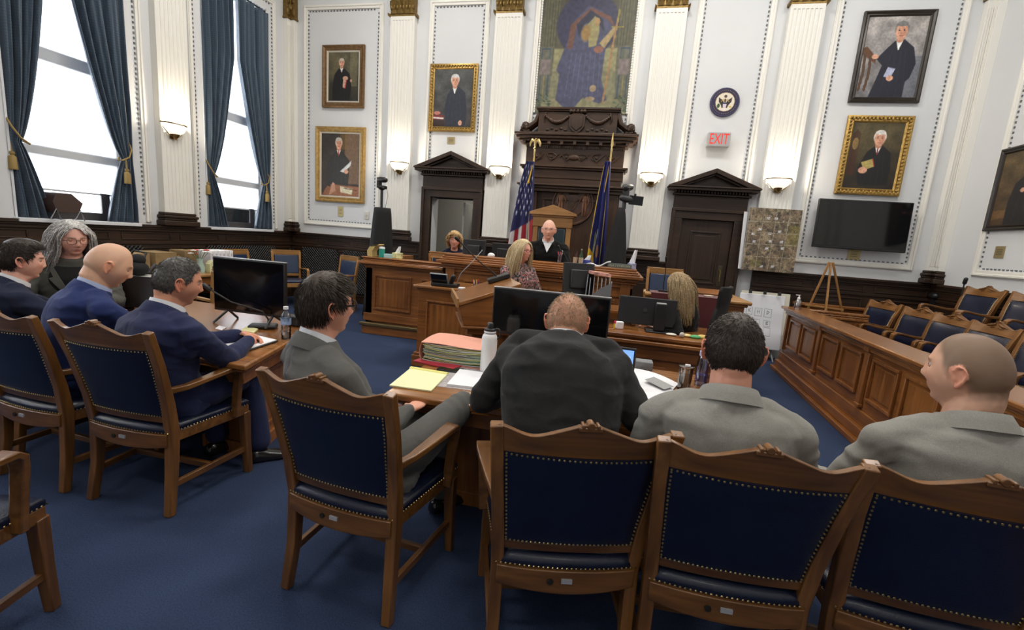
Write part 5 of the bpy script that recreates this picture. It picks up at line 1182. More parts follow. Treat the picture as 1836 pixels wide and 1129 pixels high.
# inner working shelf of the clerk
one(MB().b2(0, 1.75, 0, .42, 0, .03), 'clerk_shelf', W5('x'), 'oak working shelf behind the lectern carrying the monitor and file organiser', 'shelf', (-1.42, 4.68, .83), bevel=.004)
m = bpy.data.objects['clerk_shelf']; s_ = MB(); s_.b2(.02, .06, .05, .4, -.83, 0); s_.b2(1.66, 1.70, .05, .3, -.112, 0); s_.build('shelf_support', W2('z'), m)
CZ_ = .861
p = onY(852, 512, 4.9); cup(p.x, 4.92, CZ_, 'cup of coloured pens between the telephone and the blond woman', 5, n=6, seed=2)
p = onY(870, 512, 4.95); one(rbox(.22, .10, .10), 'black_tray', M_black(), 'low black desk tray behind the sloping lectern', 'tray', (p.x, 4.98, CZ_), bevel=.004)
# clerk monitor seen from behind
def monitor(label, x, y, z, w, h, rz, tilt=.0, stand=True, back=False, sil=False, cat='monitor', logo=False, base_z=None):
    t = thing('monitor', label, cat, (x, y, z), rz); sg = 1 if back else -1; hb = .10
    m = MB(); m.box((0, 0, hb+h/2), (w, .03, h), rx=tilt); m.build('casing', M_silver() if sil else M_black(), t, bevel=.006)
    m = MB(); m.box((0, sg*.0155*math.cos(tilt), hb+h/2+.0), (w-.025, .003, h-.03), rx=tilt); m.build('screen', M_screen(), t)
    if back: m = MB(); m.box((0, -.03, hb+h/2), (w*.55, .04, h*.6), rx=tilt); m.build('rear_housing', M_black(), t, bevel=.012)
    m = MB(); m.b2(-.03, .03, -.02*sg-.015, -.02*sg+.015, 0.01, hb+h*.4); m.b2(-.11, .11, -.09, .09, 0, .015); m.build('stand', M_black(), t, bevel=.004)
    return t
a, b = onY(1015, 468, 4.82), onY(1055, 525, 4.82); monitor('black monitor turned away, rising behind the big screen beside the file organiser', (onY(1037, 500, 4.85)).x, 4.85, CZ_, .34, a.z-CZ_-.11, .35, -.18, back=True)
lb = MB(); q = onY(1049, 474, 4.80)
# desk file organiser
a = onY(1072, 520, 4.85); t = thing('file_organiser', 'grey mesh file organiser full of papers behind the big screen', 'file organiser', (a.x, 4.84, CZ_)); mg = mat('mesh_grey', (.22, .23, .25), .5, .4)
for x, nm in ((-.12, 'side'), (.13, 'side')): MB().prism([(-.12, 0), (.12, 0), (.12, .33 if x < 0 else .26), (-.02, .33 if x < 0 else .28), (-.12, .16)], x, x+.008, 'x').build('side_panel', mg, t)
MB().b2(-.12, .138, -.12, .12, 0, .008).build('bottom_panel', mg, t)
MB().prism([(-.115, 0), (.138, 0), (.138, .27), (.02, .20), (-.06, .12)], -.128, -.12, 'y').build('front_panel', mg, t)
for k in range(6): MB().box((-.09+.04*k, .02, .16+.01*(k % 3)), (.006, .20, .27), rz=.05).build('paper_file', mat('file_%d' % (k % 3), [(.75, .75, .78), (.5, .5, .55), (.7, .66, .5)][k % 3], .7), t)
MB().box((0, .0, .345), (.22, .16, .03), rz=.2, ry=.1).build('red_white_packet', mat('packet', (.6, .3, .25), .6, var=.6, vscale=20), t)
p = onY(1077, 526, 4.72); one(rbox(.10, .05, .03), 'sticky_note_pile', mat('note_yellow', (.75, .68, .1), .7), 'yellow sticky notes at the foot of the file organiser', 'sticky notes', (p.x-.02, 4.70, CZ_), bevel=.002)
# reporter's monitor, back to us
a, b = onY(1120, 540, 4.52), onY(1198, 600, 4.52)
t = thing('reporter_monitor', 'wide black monitor back on a heavy black stand on the low counter', 'monitor', ((a.x+b.x)/2, 4.54, cz))
w_ = b.x-a.x+.10; MB().box((0, 0, .055+.13), (w_, .035, .27), rx=-.06).build('casing', mat('soft_black', (.014, .014, .016), .55), t, bevel=.008)
m = MB(); m.box((w_*.22, -.07, .15), (.10, .05, .26)); m.b2(-.0, .24, -.12, .10, 0, .015); m.build('stand', M_black(), t, bevel=.006)
MB().box((w_*.22, -.07, .283), (.09, .045, .012)).build('silver_cap', M_silver(), t, bevel=.003)
m = MB(); m.M = Matrix.Translation((-.02, -.025, .20)) @ Matrix.Rotation(PI/2, 4, 'X'); m.lathe([(.017, 0), (.021, 0), (.021, .002), (.017, .002)], (0, 0, 0), 20); m.build('logo_ring', mat('logo_grey', (.05, .05, .055), .3), t)
p = onZ(1110, 588, cz); one(rbox(.07, .05, .075), 'speaker_phone', M_paper(), 'small white and grey phone dock on the low counter', 'phone dock', (p.x+.0, 4.44, cz), .3, bevel=.01)
m = MB(); m.cap_tube([(0, 0, .008), (0, 0, .06)], .008, 8); t = one(m, 'highlighter', mat('hl_yellow', (.8, .6, .05), .4), 'yellow highlighter with red cap standing on the low counter', 'pen', (onZ(1101, 592, cz).x, 4.38, cz)); MB().cap_tube([(0, 0, .062), (0, 0, .078)], .009, 8).build('cap', mat('hl_red', (.8, .03, .10), .4), t)
rb = random.Random(5); 
for k, (px, col_, nm) in enumerate(((1206, (.7, .68, .6), 'cream paper scraps'), (1233, (.75, .6, .25), 'manila envelope end'), (1246, (.1, .4, .15), 'green pouch'), (1258, (.7, .5, .15), 'tan packet'))):
    p = onZ(px, 606, cz); m = MB(); m.ball((0, 0, .012), (.05, .035, .012+.004*k), 12, 8); one(m, ('paper_scraps', 'envelope', 'pouch', 'packet')[k], mat('clutter_%d' % k, col_, .7), nm+' among the clutter at the counter edge', ('papers', 'envelope', 'pouch', 'packet')[k], (p.x, 4.40+.03*(k % 2), cz-.0))
p = onZ(1221, 603, cz); m = MB(); m.ball((0, 0, .025), .025); one(m, 'grey_ball', mat('ball_grey', (.5, .47, .42), .7), 'small grey ball on the counter clutter', 'ball', (p.x, 4.36, cz))
# ---- judge's bench top
JZ = jz+.001
def on_bench(px, y, z=JZ): return onY(px, 470, y).x
a, b = onY(826, 421, 5.85), onY(868, 455, 5.85); t = monitor('pair-forming nearer black monitor with silver side on the judge\'s bench', (a.x+b.x)/2, 5.95, JZ-.26, .34, .36, -.12, 0, back=True)
t['label'] = 'taller black monitor with grey side edges on the judge\'s bench, by the curly-haired woman'
a, b = onY(880, 430, 5.95), onY(925, 455, 5.95); monitor('lower black monitor on the judge\'s bench, nearer to the judge', (a.x+b.x)/2, 6.05, JZ-.26, .36, .34, .05, 0, back=True)
m = MB(); m.ball((0, 0, .015), (.05, .04, .035), 14, 8); one(m, 'computer_mouse', M_paper(), 'rounded white mouse-like object between the two bench monitors', 'mouse', (on_bench(880, 5.75), 5.75, JZ))
cup(on_bench(1003, 5.78), 5.78, JZ, 'glass cup of coloured pens in front of the judge', 5, n=7, seed=4)
def bottle(label, x, y, z, r, h, m, capm=None):
    t = thing('bottle', label, 'bottle', (x, y, z)); q = MB(); q.lathe([(0, 0), (r, 0), (r, h*.6), (r*.45, h*.75), (r*.4, h*.93), (0, h*.93)], (0, 0, 0), 14); q.build('body', m, t); q = MB(); q.lathe([(0, 0), (r*.45, 0), (r*.45, h*.07), (0, h*.07)], (0, 0, h*.93), 12); q.build('cap', capm or M_black(), t); return t
bottle('dark red-labelled bottle on the bench beside the judge', on_bench(1033, 5.85), 5.85, JZ, .025, .17, mat('bottle_dark', (.05, .012, .012), .3))
bottle('green bottle with pale cap on the bench beside the judge', on_bench(1041, 5.82), 5.82, JZ, .022, .19, mat('bottle_green', (.02, .06, .02), .3), mat('cap_pale', (.5, .5, .3), .5))
def tumblers(label, x, y): m = MB(); m.lathe([(0, 0), (.025, 0), (.03, .085), (.027, .085), (.023, .004), (0, .004)], (0, 0, 0), 14); one(m, 'drinking_glass', mat('amber_glass', (.5, .4, .28), .2), label, 'glass', (x, y, JZ))
tumblers('beige tumbler on the bench, nearer the pens', on_bench(1031, 5.72), 5.72); tumblers('tall beige tumbler on the bench, nearer the blue tissue box', on_bench(1041, 5.70), 5.70)
def tissue(label, x, y, z, m, w=.12, d=.12, h=.09, tall=.08, rz=0.):
    t = thing('tissue_box', label, 'tissue box', (x, y, z), rz); rbox(w, d, h).build('box', m, t, bevel=.003); q = MB(); rs_ = [[(.035*math.cos(a)*(1-.5*k/4)+.008*k, .012*math.sin(a)+.006*math.sin(3*a+k), h+tall*k/4) for a in [2*PI*i/14 for i in range(14)]] for k in range(5)]; q.rings(rs_); q.build('tissue', M_paper(), t); return t
tissue('dark blue tissue box on the judge\'s bench beside the tumblers', on_bench(1052, 5.78), 5.78, JZ, mat('box_blue', (.04, .05, .25), .5), .10, .10, .06, .06)
tissue('tissue box with tall white tissue at the bench end beside the nameplate', onY(1137, 478, 5.70).x-.03, 5.70, JZ, mat('box_patterned', (.35, .35, .5), .5, var=.8, vscale=30), .10, .08, .07, .16)
m = MB(); m.slab(lambda u, v: ((u-.5)*.30, (v-.5)*.16, .004+.05*u*u*u+.015*math.sin(u*9)), 14, 4, (0, 0, .012)); one(m, 'loose_papers', M_paper(), 'crumpled white papers on the bench beside the nameplate', 'papers', (on_bench(1073, 5.70), 5.70, JZ))
# the bench nameplate: letters too small to read, shown as engraved strokes
xa = on_bench(1090, 5.66); xb = on_bench(1133, 5.66); t = thing('nameplate', 'long grey-green nameplate with pale lettering at the end of the judge\'s bench', 'nameplate', ((xa+xb)/2, 5.64, JZ))
MB().box((0, 0, .027), (xb-xa, .02, .052), rx=-.1).build('plate', mat('plate_green', (.12, .14, .12), .4), t, bevel=.002)
q = MB(); rr = random.Random(9)
for k in range(22):
    if k in (5, 7): continue
    x = -(xb-xa)*.42+(xb-xa)*.84*k/21; q.b2(x, x+.004, -.0135, -.011, .015, .038); q.b2(x, x+.009, -.0135, -.011, rr.choice((.015, .025, .034)), rr.choice((.019, .029, .038)))
q.build('pale_lettering', mat('plate_letters', (.55, .55, .42), .5), t)
m = MB(); a = onY(1021, 468, 5.74); b = onY(1003, 445, 5.74); m.tube([(0, 0, 0), ((b.x-a.x)*.5, 0, (b.z-JZ)*.6), (b.x-a.x, 0, b.z-JZ)], .006, 8); m.cap_tube([(b.x-a.x, 0, b.z-JZ), (b.x-a.x-.015, -.01, b.z-JZ+.03)], .011, 8); m.b2(-.04, .04, -.03, .03, 0, .02); one(m, 'bench_microphone', M_black(), 'thin gooseneck microphone standing on the bench in front of the judge', 'microphone', (a.x, 5.74, JZ))
# ---- side bench top
SZ = bz+.001
def sb(px): return onY(px, 455, by+.06).x
t = thing('folder_stack', 'fan of manila folders standing in a rack on the side bench', 'folders', (sb(670), by+.08, SZ))
for k in range(5): MB().tube([(-.06+.015*k, 0, .0), (-.07+.016*k, 0, .08), (-.03+.02*k, 0, .14+.006*k), (.06+.012*k, 0, .16+.004*k)], [(.006, .07)]*4, sq=True, ref=(1, 0, 0)).build('folder', mat('manila', (.72, .55, .22), .7), t)
m = MB(); m.lathe([(0, 0), (.04, 0), (.04, .11), (.038, .12), (0, .12)], (0, 0, 0), 18); t = one(m, 'wipes_tub', mat('tub_green', (.02, .30, .22), .5), 'green and white tub of wipes between folders and tissue boxes', 'tub', (sb(686), by+.04, SZ)); q = MB(); q.lathe([(0, 0), (.041, 0), (.038, .025), (0, .03)], (0, 0, .12), 18); q.build('lid', M_paper(), t)
tissue('pale blue tissue box on the side bench, nearest the green tub', sb(698), by+.05, SZ, mat('box_paleblue', (.45, .68, .70), .6), .12, .10, .055, .0, .2)
tissue('yellow and white tissue box with tissue standing out on the side bench', sb(711), by+.09, SZ, mat('box_yellow', (.75, .68, .35), .6, var=.5, vscale=25), .12, .11, .08, .09, .1)
# ---- witness box with its cloth
wy = 5.42; wa, wb = onY(1142, 503, wy), onY(1348, 537, wy); wz_ = 1.0
t = thing('witness_box', 'low oak witness box with rounded cap corner, draped with burgundy cloth', 'witness box', (wa.x+.12, wy, 0)); ww = wb.x-wa.x-.18
m = MB(); m.b2(0, ww, 0, .06, 0, .96); m.b2(ww-.06, ww, .06, .9, 0, .96); face_panels(m, 0, 0, 0, .30, .80, [(ww-.26, ww-.04)]); m.build('body', W2('x'), t, bevel=.004)
m = MB(); m.b2(-.02, ww+.03, -.03, .12, .94, .97); m.b2(-.02, ww+.06, -.06, .14, .97, 1.01); m.b2(ww-.14, ww+.06, .14, .95, .97, 1.01); m.build('cap', W4('x'), t, bevel=.014)
c0 = onY(1168, 520, wy-.05).x-t.location.x; c1 = onY(1307, 525, wy-.05).x-t.location.x
m = MB(); m.slab(lambda u, v: (c0+(c1-c0)*u, -.085-.012*math.sin(u*26)*(1-v)-.01, .02+1.0*v), 60, 10, (0, .006, 0)); m.b2(c0, c1, -.095, .22, 1.012, 1.02); m.build('burgundy_cloth', mat('burgundy', (.10, .010, .014), .75, bump=.2, bscale=90, sheen=.3), t)
m = MB(); m.box(((c0+c1)/2+.22, .42, 1.04), (.62, .32, .03), rx=.10); m.build('reading_shelf', W2('x'), t, bevel=.005)
p = onY(1273, 521, wy+.02); m = MB(); m.lathe([(0, 0), (.05, 0), (.055, .012), (0, .012)], (0, 0, 0), 20); one(m, 'coaster', mat('coaster', (.7, .62, .5), .6), 'round pale coaster on the burgundy cloth', 'coaster', (p.x, wy+.05, 1.021))
m = MB(); m.tube([(0, 0, 0), (0, 0, .26), (-.01, -.01, .36)], .005, 8); m.cap_tube([(-.01, -.01, .36), (-.015, -.02, .40)], .011, 8); m.b2(-.05, .05, -.04, .04, 0, .02); p = onY(1196, 465, wy+.1); one(m, 'witness_microphone', M_black(), 'upright thin microphone on the witness box beside the court reporter\'s hair', 'microphone', (p.x, wy+.10, 1.021))
a, b = onY(1165, 481, 6.35), onY(1237, 487, 6.35); cc = (a+b)/2
t = dup(CP, (cc.x, 6.60, cc.z-.975), PI, 'pale oak witness chair with glossy blue back behind the witness box', None)
if 'group' in t: del t['group']
a, b = onY(791, 447, 6.45), onY(848, 456, 6.45); cc = (a+b)/2; t = dup(CP, (cc.x, 6.25, cc.z-.975), math.radians(5), 'pale oak chair turned away, its back hiding the curly-haired woman\'s chest', None)
if 'group' in t: del t['group']
# steno's office chair
a = onY(1255, 512, 4.95); t = thing('office_chair', 'black high-backed office chair of the court reporter', 'chair', (a.x-.05, 4.98, 0), math.radians(62))
m = MB(); m.M = Matrix.Translation((0, -.20, 0)) @ Matrix.Rotation(.10, 4, 'X')
m.rings([[(x*wd_, -.03+dy, z) for x, dy in ((-1, .02), (-.5, -.015), (.5, -.015), (1, .02), (1, .05), (.5, .03), (-.5, .03), (-1, .05))] for z, wd_ in ((.52, .20), (.62, .235), (.80, .235), (.95, .19), (.98, .15), (1.02, .15), (1.06, .17), (1.16, .18), (1.20, .15))]); m.build('backrest', M_blackcloth(), t, bevel=.01)
MB().b2(-.24, .24, -.22, .25, .44, .52).build('seat', M_blackcloth(), t, bevel=.03); MB().lathe([(.03, 0), (.03, .36)], (0, 0, .08), 12).build('column', M_black(), t)
for s in (-1, 1): MB().tube([(s*.22, 0, .47), (s*.28, 0, .5), (s*.29, 0, .66), (s*.29, .12, .68), (s*.29, -.12, .68)], .018, 8).build('armrest', M_black(), t)
for k in range(5):
    a_ = 2*PI*k/5; q = MB().tube([(0, 0, .10), (.28*math.cos(a_), .28*math.sin(a_), .07)], [(.022, .02), (.014, .012)], 8).build('base_arm', M_black(), t); MB().ball((.28*math.cos(a_), .28*math.sin(a_), .03), .03, 10, 8).build('caster', M_black(), q)
# ---- big screens on the tables
def screen(label, pts, y, tz, rz_extra=0.):
    q = [onY(a_[0], a_[1], y) for a_ in pts]; c = sum(q, Vector())/4; w_ = ((q[1]-q[0]).length+(q[2]-q[3]).length)/2; h_ = ((q[3]-q[0]).length+(q[2]-q[1]).length)/2
    t = thing('flat_screen_television', label, 'television', (c.x, y, tz)); zz = c.z-tz
    MB().box((0, 0, zz), (w_, .035, h_)).build('casing', M_black(), t, bevel=.006); MB().box((0, -.0185, zz+.004), (w_-.02, .002, h_-.03)).build('screen', M_screen(), t)
    MB().b2(-w_/2, w_/2, -.017, .017, zz+h_/2-.0, zz+h_/2+.004).build('top_edge', M_silver(), t)
    for s in (-1, 1):
        for k in (-1, 1): MB().tube([(s*w_*.32, 0, zz-h_/2+.01), (s*w_*.36, k*.11, .006)], .009, 8).build('foot', M_black(), t)
    return t
screen('wide black television standing on the defence table behind the water bottle', [(385, 460), (514, 471), (512, 568), (387, 556)], 2.80, TZ)
t = screen('large black television standing on the prosecution table behind the white flask', [(885, 513), (1095, 535), (1089, 617), (883, 598)], 2.78, TZ)
# ---- defence table things
def flat(name, pts, z, h, m, label, cat, bevel=.0, group=None, jitter=0):
    c = sum((Vector((p.x, p.y, 0)) for p in pts), Vector())/len(pts); mb = MB(); mb.prism([(p.x-c.x, p.y-c.y) for p in pts], 0, h, 'z'); return one(mb, name, m, label, cat, (c.x, c.y, z), 0, group, bevel)
Z1 = TZ+.001
P4 = [onZ(x, y, TZ) for x, y in ((405, 640), (432, 633.5), (500, 612), (430, 595))]
a, b, c_ = onZ(435, 634, TZ), onZ(499, 613, TZ), onZ(452, 602, TZ); d_ = a+(c_-b)
t = thing('portfolio', 'black portfolio with white writing pad under the grey-haired man\'s hands', 'portfolio', ((a+b+c_+d_)/4).to_tuple()[:2]+(Z1,)); o_ = (a+b+c_+d_)/4
MB().prism([(p.x-o_.x, p.y-o_.y) for p in (a, b, c_, d_)], 0, .010, 'z').build('cover', M_black(), t, bevel=.003); MB().prism([((p.x-o_.x)*.94, (p.y-o_.y)*.94) for p in (a, b, c_, d_)], .010, .016, 'z').build('paper_pad', M_paper(), t, bevel=.001)
flat('sticky_note_pad', [onZ(x, y, TZ) for x, y in ((432, 595), (455, 599), (463, 592), (441, 588))], Z1, .012, mat('note_pale', (.75, .72, .36), .7), 'pale yellow sticky note pad beside the microphone base', 'sticky notes', .002)
flat('paper_slip', [onZ(x, y, TZ) for x, y in ((386, 589), (398, 592), (406, 587), (393, 584))], Z1, .002, M_paper(), 'small white paper slip near the grey-haired man\'s chin', 'paper')
p = onZ(472, 588, TZ); q = onY(376, 518, p.y-.05); t = thing('table_microphone', 'black gooseneck microphone on a flat base leaning towards the grey-haired man', 'microphone', (p.x, p.y, Z1), .5)
MB().b2(-.09, .09, -.055, .055, 0, .028).build('base', M_black(), t, bevel=.010)
inv = Matrix.Rotation(-.5, 3, 'Z'); tip = inv @ (q-Vector((p.x, p.y, Z1))); m = MB(); m.tube([(.03, 0, .02), (.03, .02, .06), (.0, 0, .12), tip*.6+Vector((0, 0, .02)), tip], [.008, .006, .006, .006, .006], 8); m.cap_tube([tip, tip+(tip*.4).normalized()*.05], .016, 10); m.build('gooseneck', M_black(), t)
p = onZ(513, 607, TZ); t = thing('water_bottle', 'clear plastic water bottle with blue label and white cap on the defence table', 'bottle', (p.x, p.y, Z1))
m = MB(); m.lathe([(0, 0), (.026, 0), (.031, .008), (.029, .02), (.032, .03), (.028, .042), (.032, .055), (.028, .067), (.032, .08), (.029, .09), (.032, .10), (.032, .145), (.028, .165), (.013, .19), (.013, .20), (0, .20)], (0, 0, 0), 24); m.build('bottle_body', glass('pet_plastic', (.86, .88, .9), .12, .05), t)
m = MB(); m.lathe([(.0325, .098), (.0325, .142)], (0, 0, 0), 24); m.build('label_band', mat('label_blue', (.25, .35, .75), .5, var=.9, vscale=30), t, fix=False); m = MB(); m.lathe([(0, 0), (.0155, 0), (.0155, .018), (0, .018)], (0, 0, .20), 16); m.build('cap', M_paper(), t)
m = MB(); m.lathe([(0, 0), (.028, 0), (.028, .05), (0, .05)], (0, 0, .0), 20); m.build('water', glass('water', (.8, .86, .9), .05, .02), t)
p = onZ(532, 586, TZ); one(rbox(.14, .10, .075), 'junction_box', M_black(), 'black electronics box behind the water bottle', 'box', (p.x-.03, p.y+.05, Z1), -.25, bevel=.012)
# dark laptop lid between the bald man and the grey-haired man, small cup
a = onY(218, 513, 3.0); b = onY(282, 509, 3.0); one(MB().box((0, 0, .11), (b.x-a.x+.2, .015, .26), rx=-.2), 'laptop', mat('lid_brown', (.02, .014, .012), .35), 'dark laptop lid standing open beyond the bald man', 'laptop', ((a.x+b.x)/2, 2.92, Z1), .05, bevel=.004)
p = onY(278, 516, 2.35); m = MB(); m.lathe([(0, 0), (.026, 0), (.03, .07), (.012, .13), (.012, .15), (0, .15)], (0, 0, 0), 16); one(m, 'clear_bottle', glass('pet_plastic'), 'clear bottle top glinting behind the grey-haired man\'s collar', 'bottle', (p.x-.10, 2.55, Z1))
# ---- evidence table things
EZ = .726
def eb(px, X=-5.75): return onX(px, 480, X).y
cb = mat('cardboard', (.30, .20, .09), .8, var=.15, vscale=6)
for k, (px, w_, h_, X) in enumerate(((262, .30, .24, -5.85), (288, .28, .25, -5.85))):
    t = thing('cardboard_box', 'brown cardboard box on the evidence table, %s' % ('beside the black camera bag' if k == 0 else 'behind the wicker basket'), 'box', (X, 4.40+.36*k, EZ), .05*k); rbox(.34, .30, h_).build('carton', cb, t, bevel=.004); MB().b2(-.17, .17, -.15, -.0, h_, h_+.006).build('flap', cb, t); MB().b2(-.17, .17, .0, .15, h_, h_+.006).build('flap', cb, t)
m = MB(); m.ball((0, 0, .10), (.17, .14, .10), 16, 10); m.ball((.05, .02, .20), (.08, .08, .07), 12, 8); t = one(m, 'camera_bag', M_blackcloth(), 'lumpy black camera bag heaped at the end of the evidence table', 'bag', (-5.45, 4.16, EZ)); MB().tube([(-.12, 0, .15), (-.1, .1, .3), (.08, .1, .28), (.12, 0, .14)], .012, 8).build('strap', M_black(), t)
m = MB(); m.cap_tube([(0, 0, .03), (.0, .26, .03)], .025, 10); m.cap_tube([(0, .02, .03), (0, .10, .12)], .02, 10); one(m, 'black_microphone_case', M_black(), 'long black handheld item lying in front of the cardboard boxes', 'case', (-5.50, 4.36, EZ))
m = MB(); m.lathe([(0, 0), (.15, 0), (.15, .012), (.13, .022), (0, .022)], (0, 0, 0), 28); one(m, 'round_tray', mat('pale_grey', (.55, .55, .53), .4), 'flat pale disc near the front of the evidence table', 'tray', (-5.33, 4.22, EZ))
m = MB(); m.lathe([(0, 0), (.07, 0), (.09, .10), (.085, .10), (.066, .006), (0, .006)], (0, 0, 0), 20); t = one(m, 'wicker_basket', mat('wicker', (.35, .16, .06), .7, bump=1., bscale=90), 'small wicker basket with a hoop handle on the evidence table', 'basket', (-5.50, 4.78, EZ)); MB().tube([(0, -.085, .09), (0, -.06, .19), (0, 0, .23), (0, .06, .19), (0, .085, .09)], .006, 6).build('handle', W4('y'), t)
t = thing('flower_vase', 'pale green vase of red and white flowers on the evidence table', 'vase', (-5.45, 5.04, EZ)); m = MB(); m.lathe([(0, 0), (.05, 0), (.06, .06), (.03, .15), (.04, .19), (.035, .19), (.0, .05)], (0, 0, 0), 18); m.build('vase', mat('vase_green', (.45, .62, .55), .3), t)
rr = random.Random(6)
for k in range(9):
    a_ = rr.uniform(0, 6.28); d_ = Vector((.09*math.cos(a_), .12*math.sin(a_), rr.uniform(.22, .32))); m = MB(); m.tube([(0, 0, .15), d_], .003, 5); st = m.build('stem', mat('stem_green', (.05, .15, .04), .6), t); m = MB()
    for j in range(6): m.ball(d_+Vector((.02*math.cos(j), .02*math.sin(j), .0)), (.017, .017, .008), 8, 5)
    m.ball(d_+Vector((0, 0, .005)), .010, 8, 5); m.build('bloom', mat(('flower_white', 'flower_red')[k % 2], ((.85, .85, .82), (.65, .02, .03))[k % 2], .6), st)
m = MB(); m.prism([(-.05, 0), (.05, 0), (.05, .12), (0, .17), (-.05, .12)], -.04, .04, 'x'); t = one(m, 'birdhouse', mat('house_cream', (.7, .66, .38), .6), 'tiny cream birdhouse between the vase and the white binders', 'birdhouse', (-5.40, 5.16, EZ), bevel=.003); MB().box((.042, 0, .06), (.004, .03, .06)).build('doorway', M_black(), t)
for k in range(6):
    t = thing('ring_binder', '%s white ring binder from the birdhouse in the row on the evidence table' % ('first', 'second', 'third', 'fourth', 'fifth', 'sixth')[k], 'binder', (-5.60, 5.26+.065*k, EZ), 0, 'white binders on the evidence table'); rbox(.26, .058, .29).build('cover', M_paper(), t, bevel=.006); MB().b2(.1305, .1315, -.016, .016, .17, .25).build('spine_label', mat('label_grey', (.55, .55, .6), .6), t)
one(rbox(.26, .20, .28), 'storage_carton', cb, 'tall brown carton standing behind the flower vase', 'box', (-5.78, 5.10, EZ), bevel=.003)
# ---- window sill box
p = onX(100, 380, LW+.0); t = thing('sill_box', 'brown angular box with folding wire legs on the sill of the wide window', 'box', (LW+.02, p.y+.02, WZ0+.013), 0)
m = MB(); m.prism([(-.11, .08), (.11, .08), (.16, .20), (.05, .30), (-.10, .30), (-.14, .20)], -.05, .14, 'x'); m.build('casing', mat('brown_plastic', (.06, .035, .028), .45), t, bevel=.004)
for q in (-.12, .12): MB().tube([(.13, q-.05, .0), (.15, q, .12), (.13, q+.05, .0)], .007, 6).build('wire_leg', M_steel(), t)
# ---- prosecution table things
p1, p2 = onZ(755, 650, TZ), onZ(858, 652, TZ); fx = p1.x; fw_ = p2.x-p1.x+.06; fy = p1.y+.02
t = thing('case_file_stack', 'thick bulging case file with pink cover on the prosecution table', 'case file', (fx+fw_/2, fy+.13, TZ+.012))
rr = random.Random(12); z = 0.
for k in range(26):
    th_ = rr.uniform(.002, .006); ww_ = fw_*rr.uniform(.92, 1.0); m = MB(); ph = rr.uniform(0, 6); a0 = rr.uniform(.001, .004)
    m.slab(lambda u, v: ((u-.5)*ww_+rr_o[0], (v-.5)*.24, z+a0*math.sin(u*7+ph)), 10, 2, (0, 0, th_)) if False else None
    ox = rr.uniform(-.008, .008); oy = rr.uniform(-.012, .0)
    m.slab(lambda u, v: ((u-.5)*ww_+ox, (v-.5)*.25+oy, z+a0*math.sin(u*7+ph)+.006*(abs(u-.5)*2)**3), 10, 2, (0, 0, th_)); z += th_+.0008
    m.build('file_sheets', mat('file_sheet_%d' % (k % 5), [(.78, .78, .76), (.16, .30, .14), (.62, .64, .60), (.70, .66, .25), (.40, .48, .42)][k % 5], .7), t)
m = MB(); m.slab(lambda u, v: ((u-.5)*fw_*1.04, (v-.5)*.29, z+.002+.010*math.sin(v*3)+.004*math.sin(u*6)), 10, 6, (0, 0, .003)); m.slab(lambda u, v: (-fw_*.52-.012*math.sin(v*PI), (u-.5)*.27, z*v), 4, 8, (-.003, 0, 0)); m.build('cover', mat('salmon_card', (.78, .36, .26), .65), t)
MB().b2(-fw_/2, fw_/2, -.13, .12, -.012, -.002).build('back_cover', mat('salmon_card', (0, 0, 0)), t)
q = onZ(770, 656, TZ); one(rbox(.28, .20, .011), 'red_folder', mat('red_card', (.45, .03, .05), .55), 'thin red folder peeking out below the thick case file', 'folder', (q.x+.04, q.y+.10, Z1), -.2, bevel=.002)
t = thing('smartphone', 'black smartphone lying in front of the thick case file', 'phone', (onZ(808, 664, TZ).x, onZ(808, 664, TZ).y, Z1), .02); rbox(.15, .075, .010).build('body', M_black(), t, bevel=.006); MB().b2(-.07, .07, -.034, .034, .0101, .0106).build('screen', M_screen(), t)
def pad(name, pxs, h, m, label, cat, binding=None):
    P_ = [onZ(x, y, TZ) for x, y in pxs]; c = sum(P_, Vector())/4; t = thing(name, label, cat, (c.x, c.y, Z1)); mb = MB(); mb.prism([(p.x-c.x, p.y-c.y) for p in P_], 0, h, 'z'); mb.build('sheets', m, t, bevel=.001)
    if binding: q = [P_[3], P_[2]]; mb = MB(); mb.tube([(q[0].x-c.x, q[0].y-c.y-.006, h), (q[1].x-c.x, q[1].y-c.y-.006, h)], (.018, .006) and [(.016, .007)]*2, 10, ref=(0, 1, 0)); mb.build('binding', binding, t)
    return t
pad('legal_pad', ((698, 693), (773, 703), (803, 672), (737, 661)), .008, mat('legal_yellow', (.86, .84, .50), .7), 'yellow legal pad at the corner of the prosecution table', 'notepad', mat('legal_binding', (.80, .74, .22), .6))
pad('notepad', ((801, 692), (872, 700), (884, 673), (824, 665)), .012, M_paper(), 'white notepad between the yellow legal pad and the heavy man\'s elbow', 'notepad')
flat('blotter', [onZ(x, y, TZ) for x, y in ((765, 690), (845, 700), (870, 655), (800, 655))], TZ+.0002, .0006, mat('newsprint', (.42, .38, .38), .8, var=.3, vscale=60), 'greyish printed sheet lying under the white notepad', 'paper')
p = onZ(873, 668, TZ); t = thing('insulated_flask', 'tall white insulated flask with black lid on the prosecution table', 'flask', (p.x, p.y+.01, Z1)); zt = onY(872, 597, p.y).z-TZ; m = MB(); m.lathe([(0, 0), (.040, 0), (.044, .008), (.045, .02), (.045, zt-.03), (.040, zt-.012), (.030, zt), (0, zt)], (0, 0, 0), 32); m.build('body', mat('white_enamel', (.82, .82, .82), .3), t, smooth=60)
m = MB(); m.lathe([(0, 0), (.031, 0), (.031, .008), (.034, .010), (.034, .024), (.018, .030), (.018, .055), (.014, .060), (0, .060)], (0, 0, zt), 24); ld = m.build('lid', M_black(), t); MB().lathe([(.0345, .0), (.0345, .010), (.0, .010)], (0, 0, zt+.004), 24).build('steel_ring', M_paper(), ld)
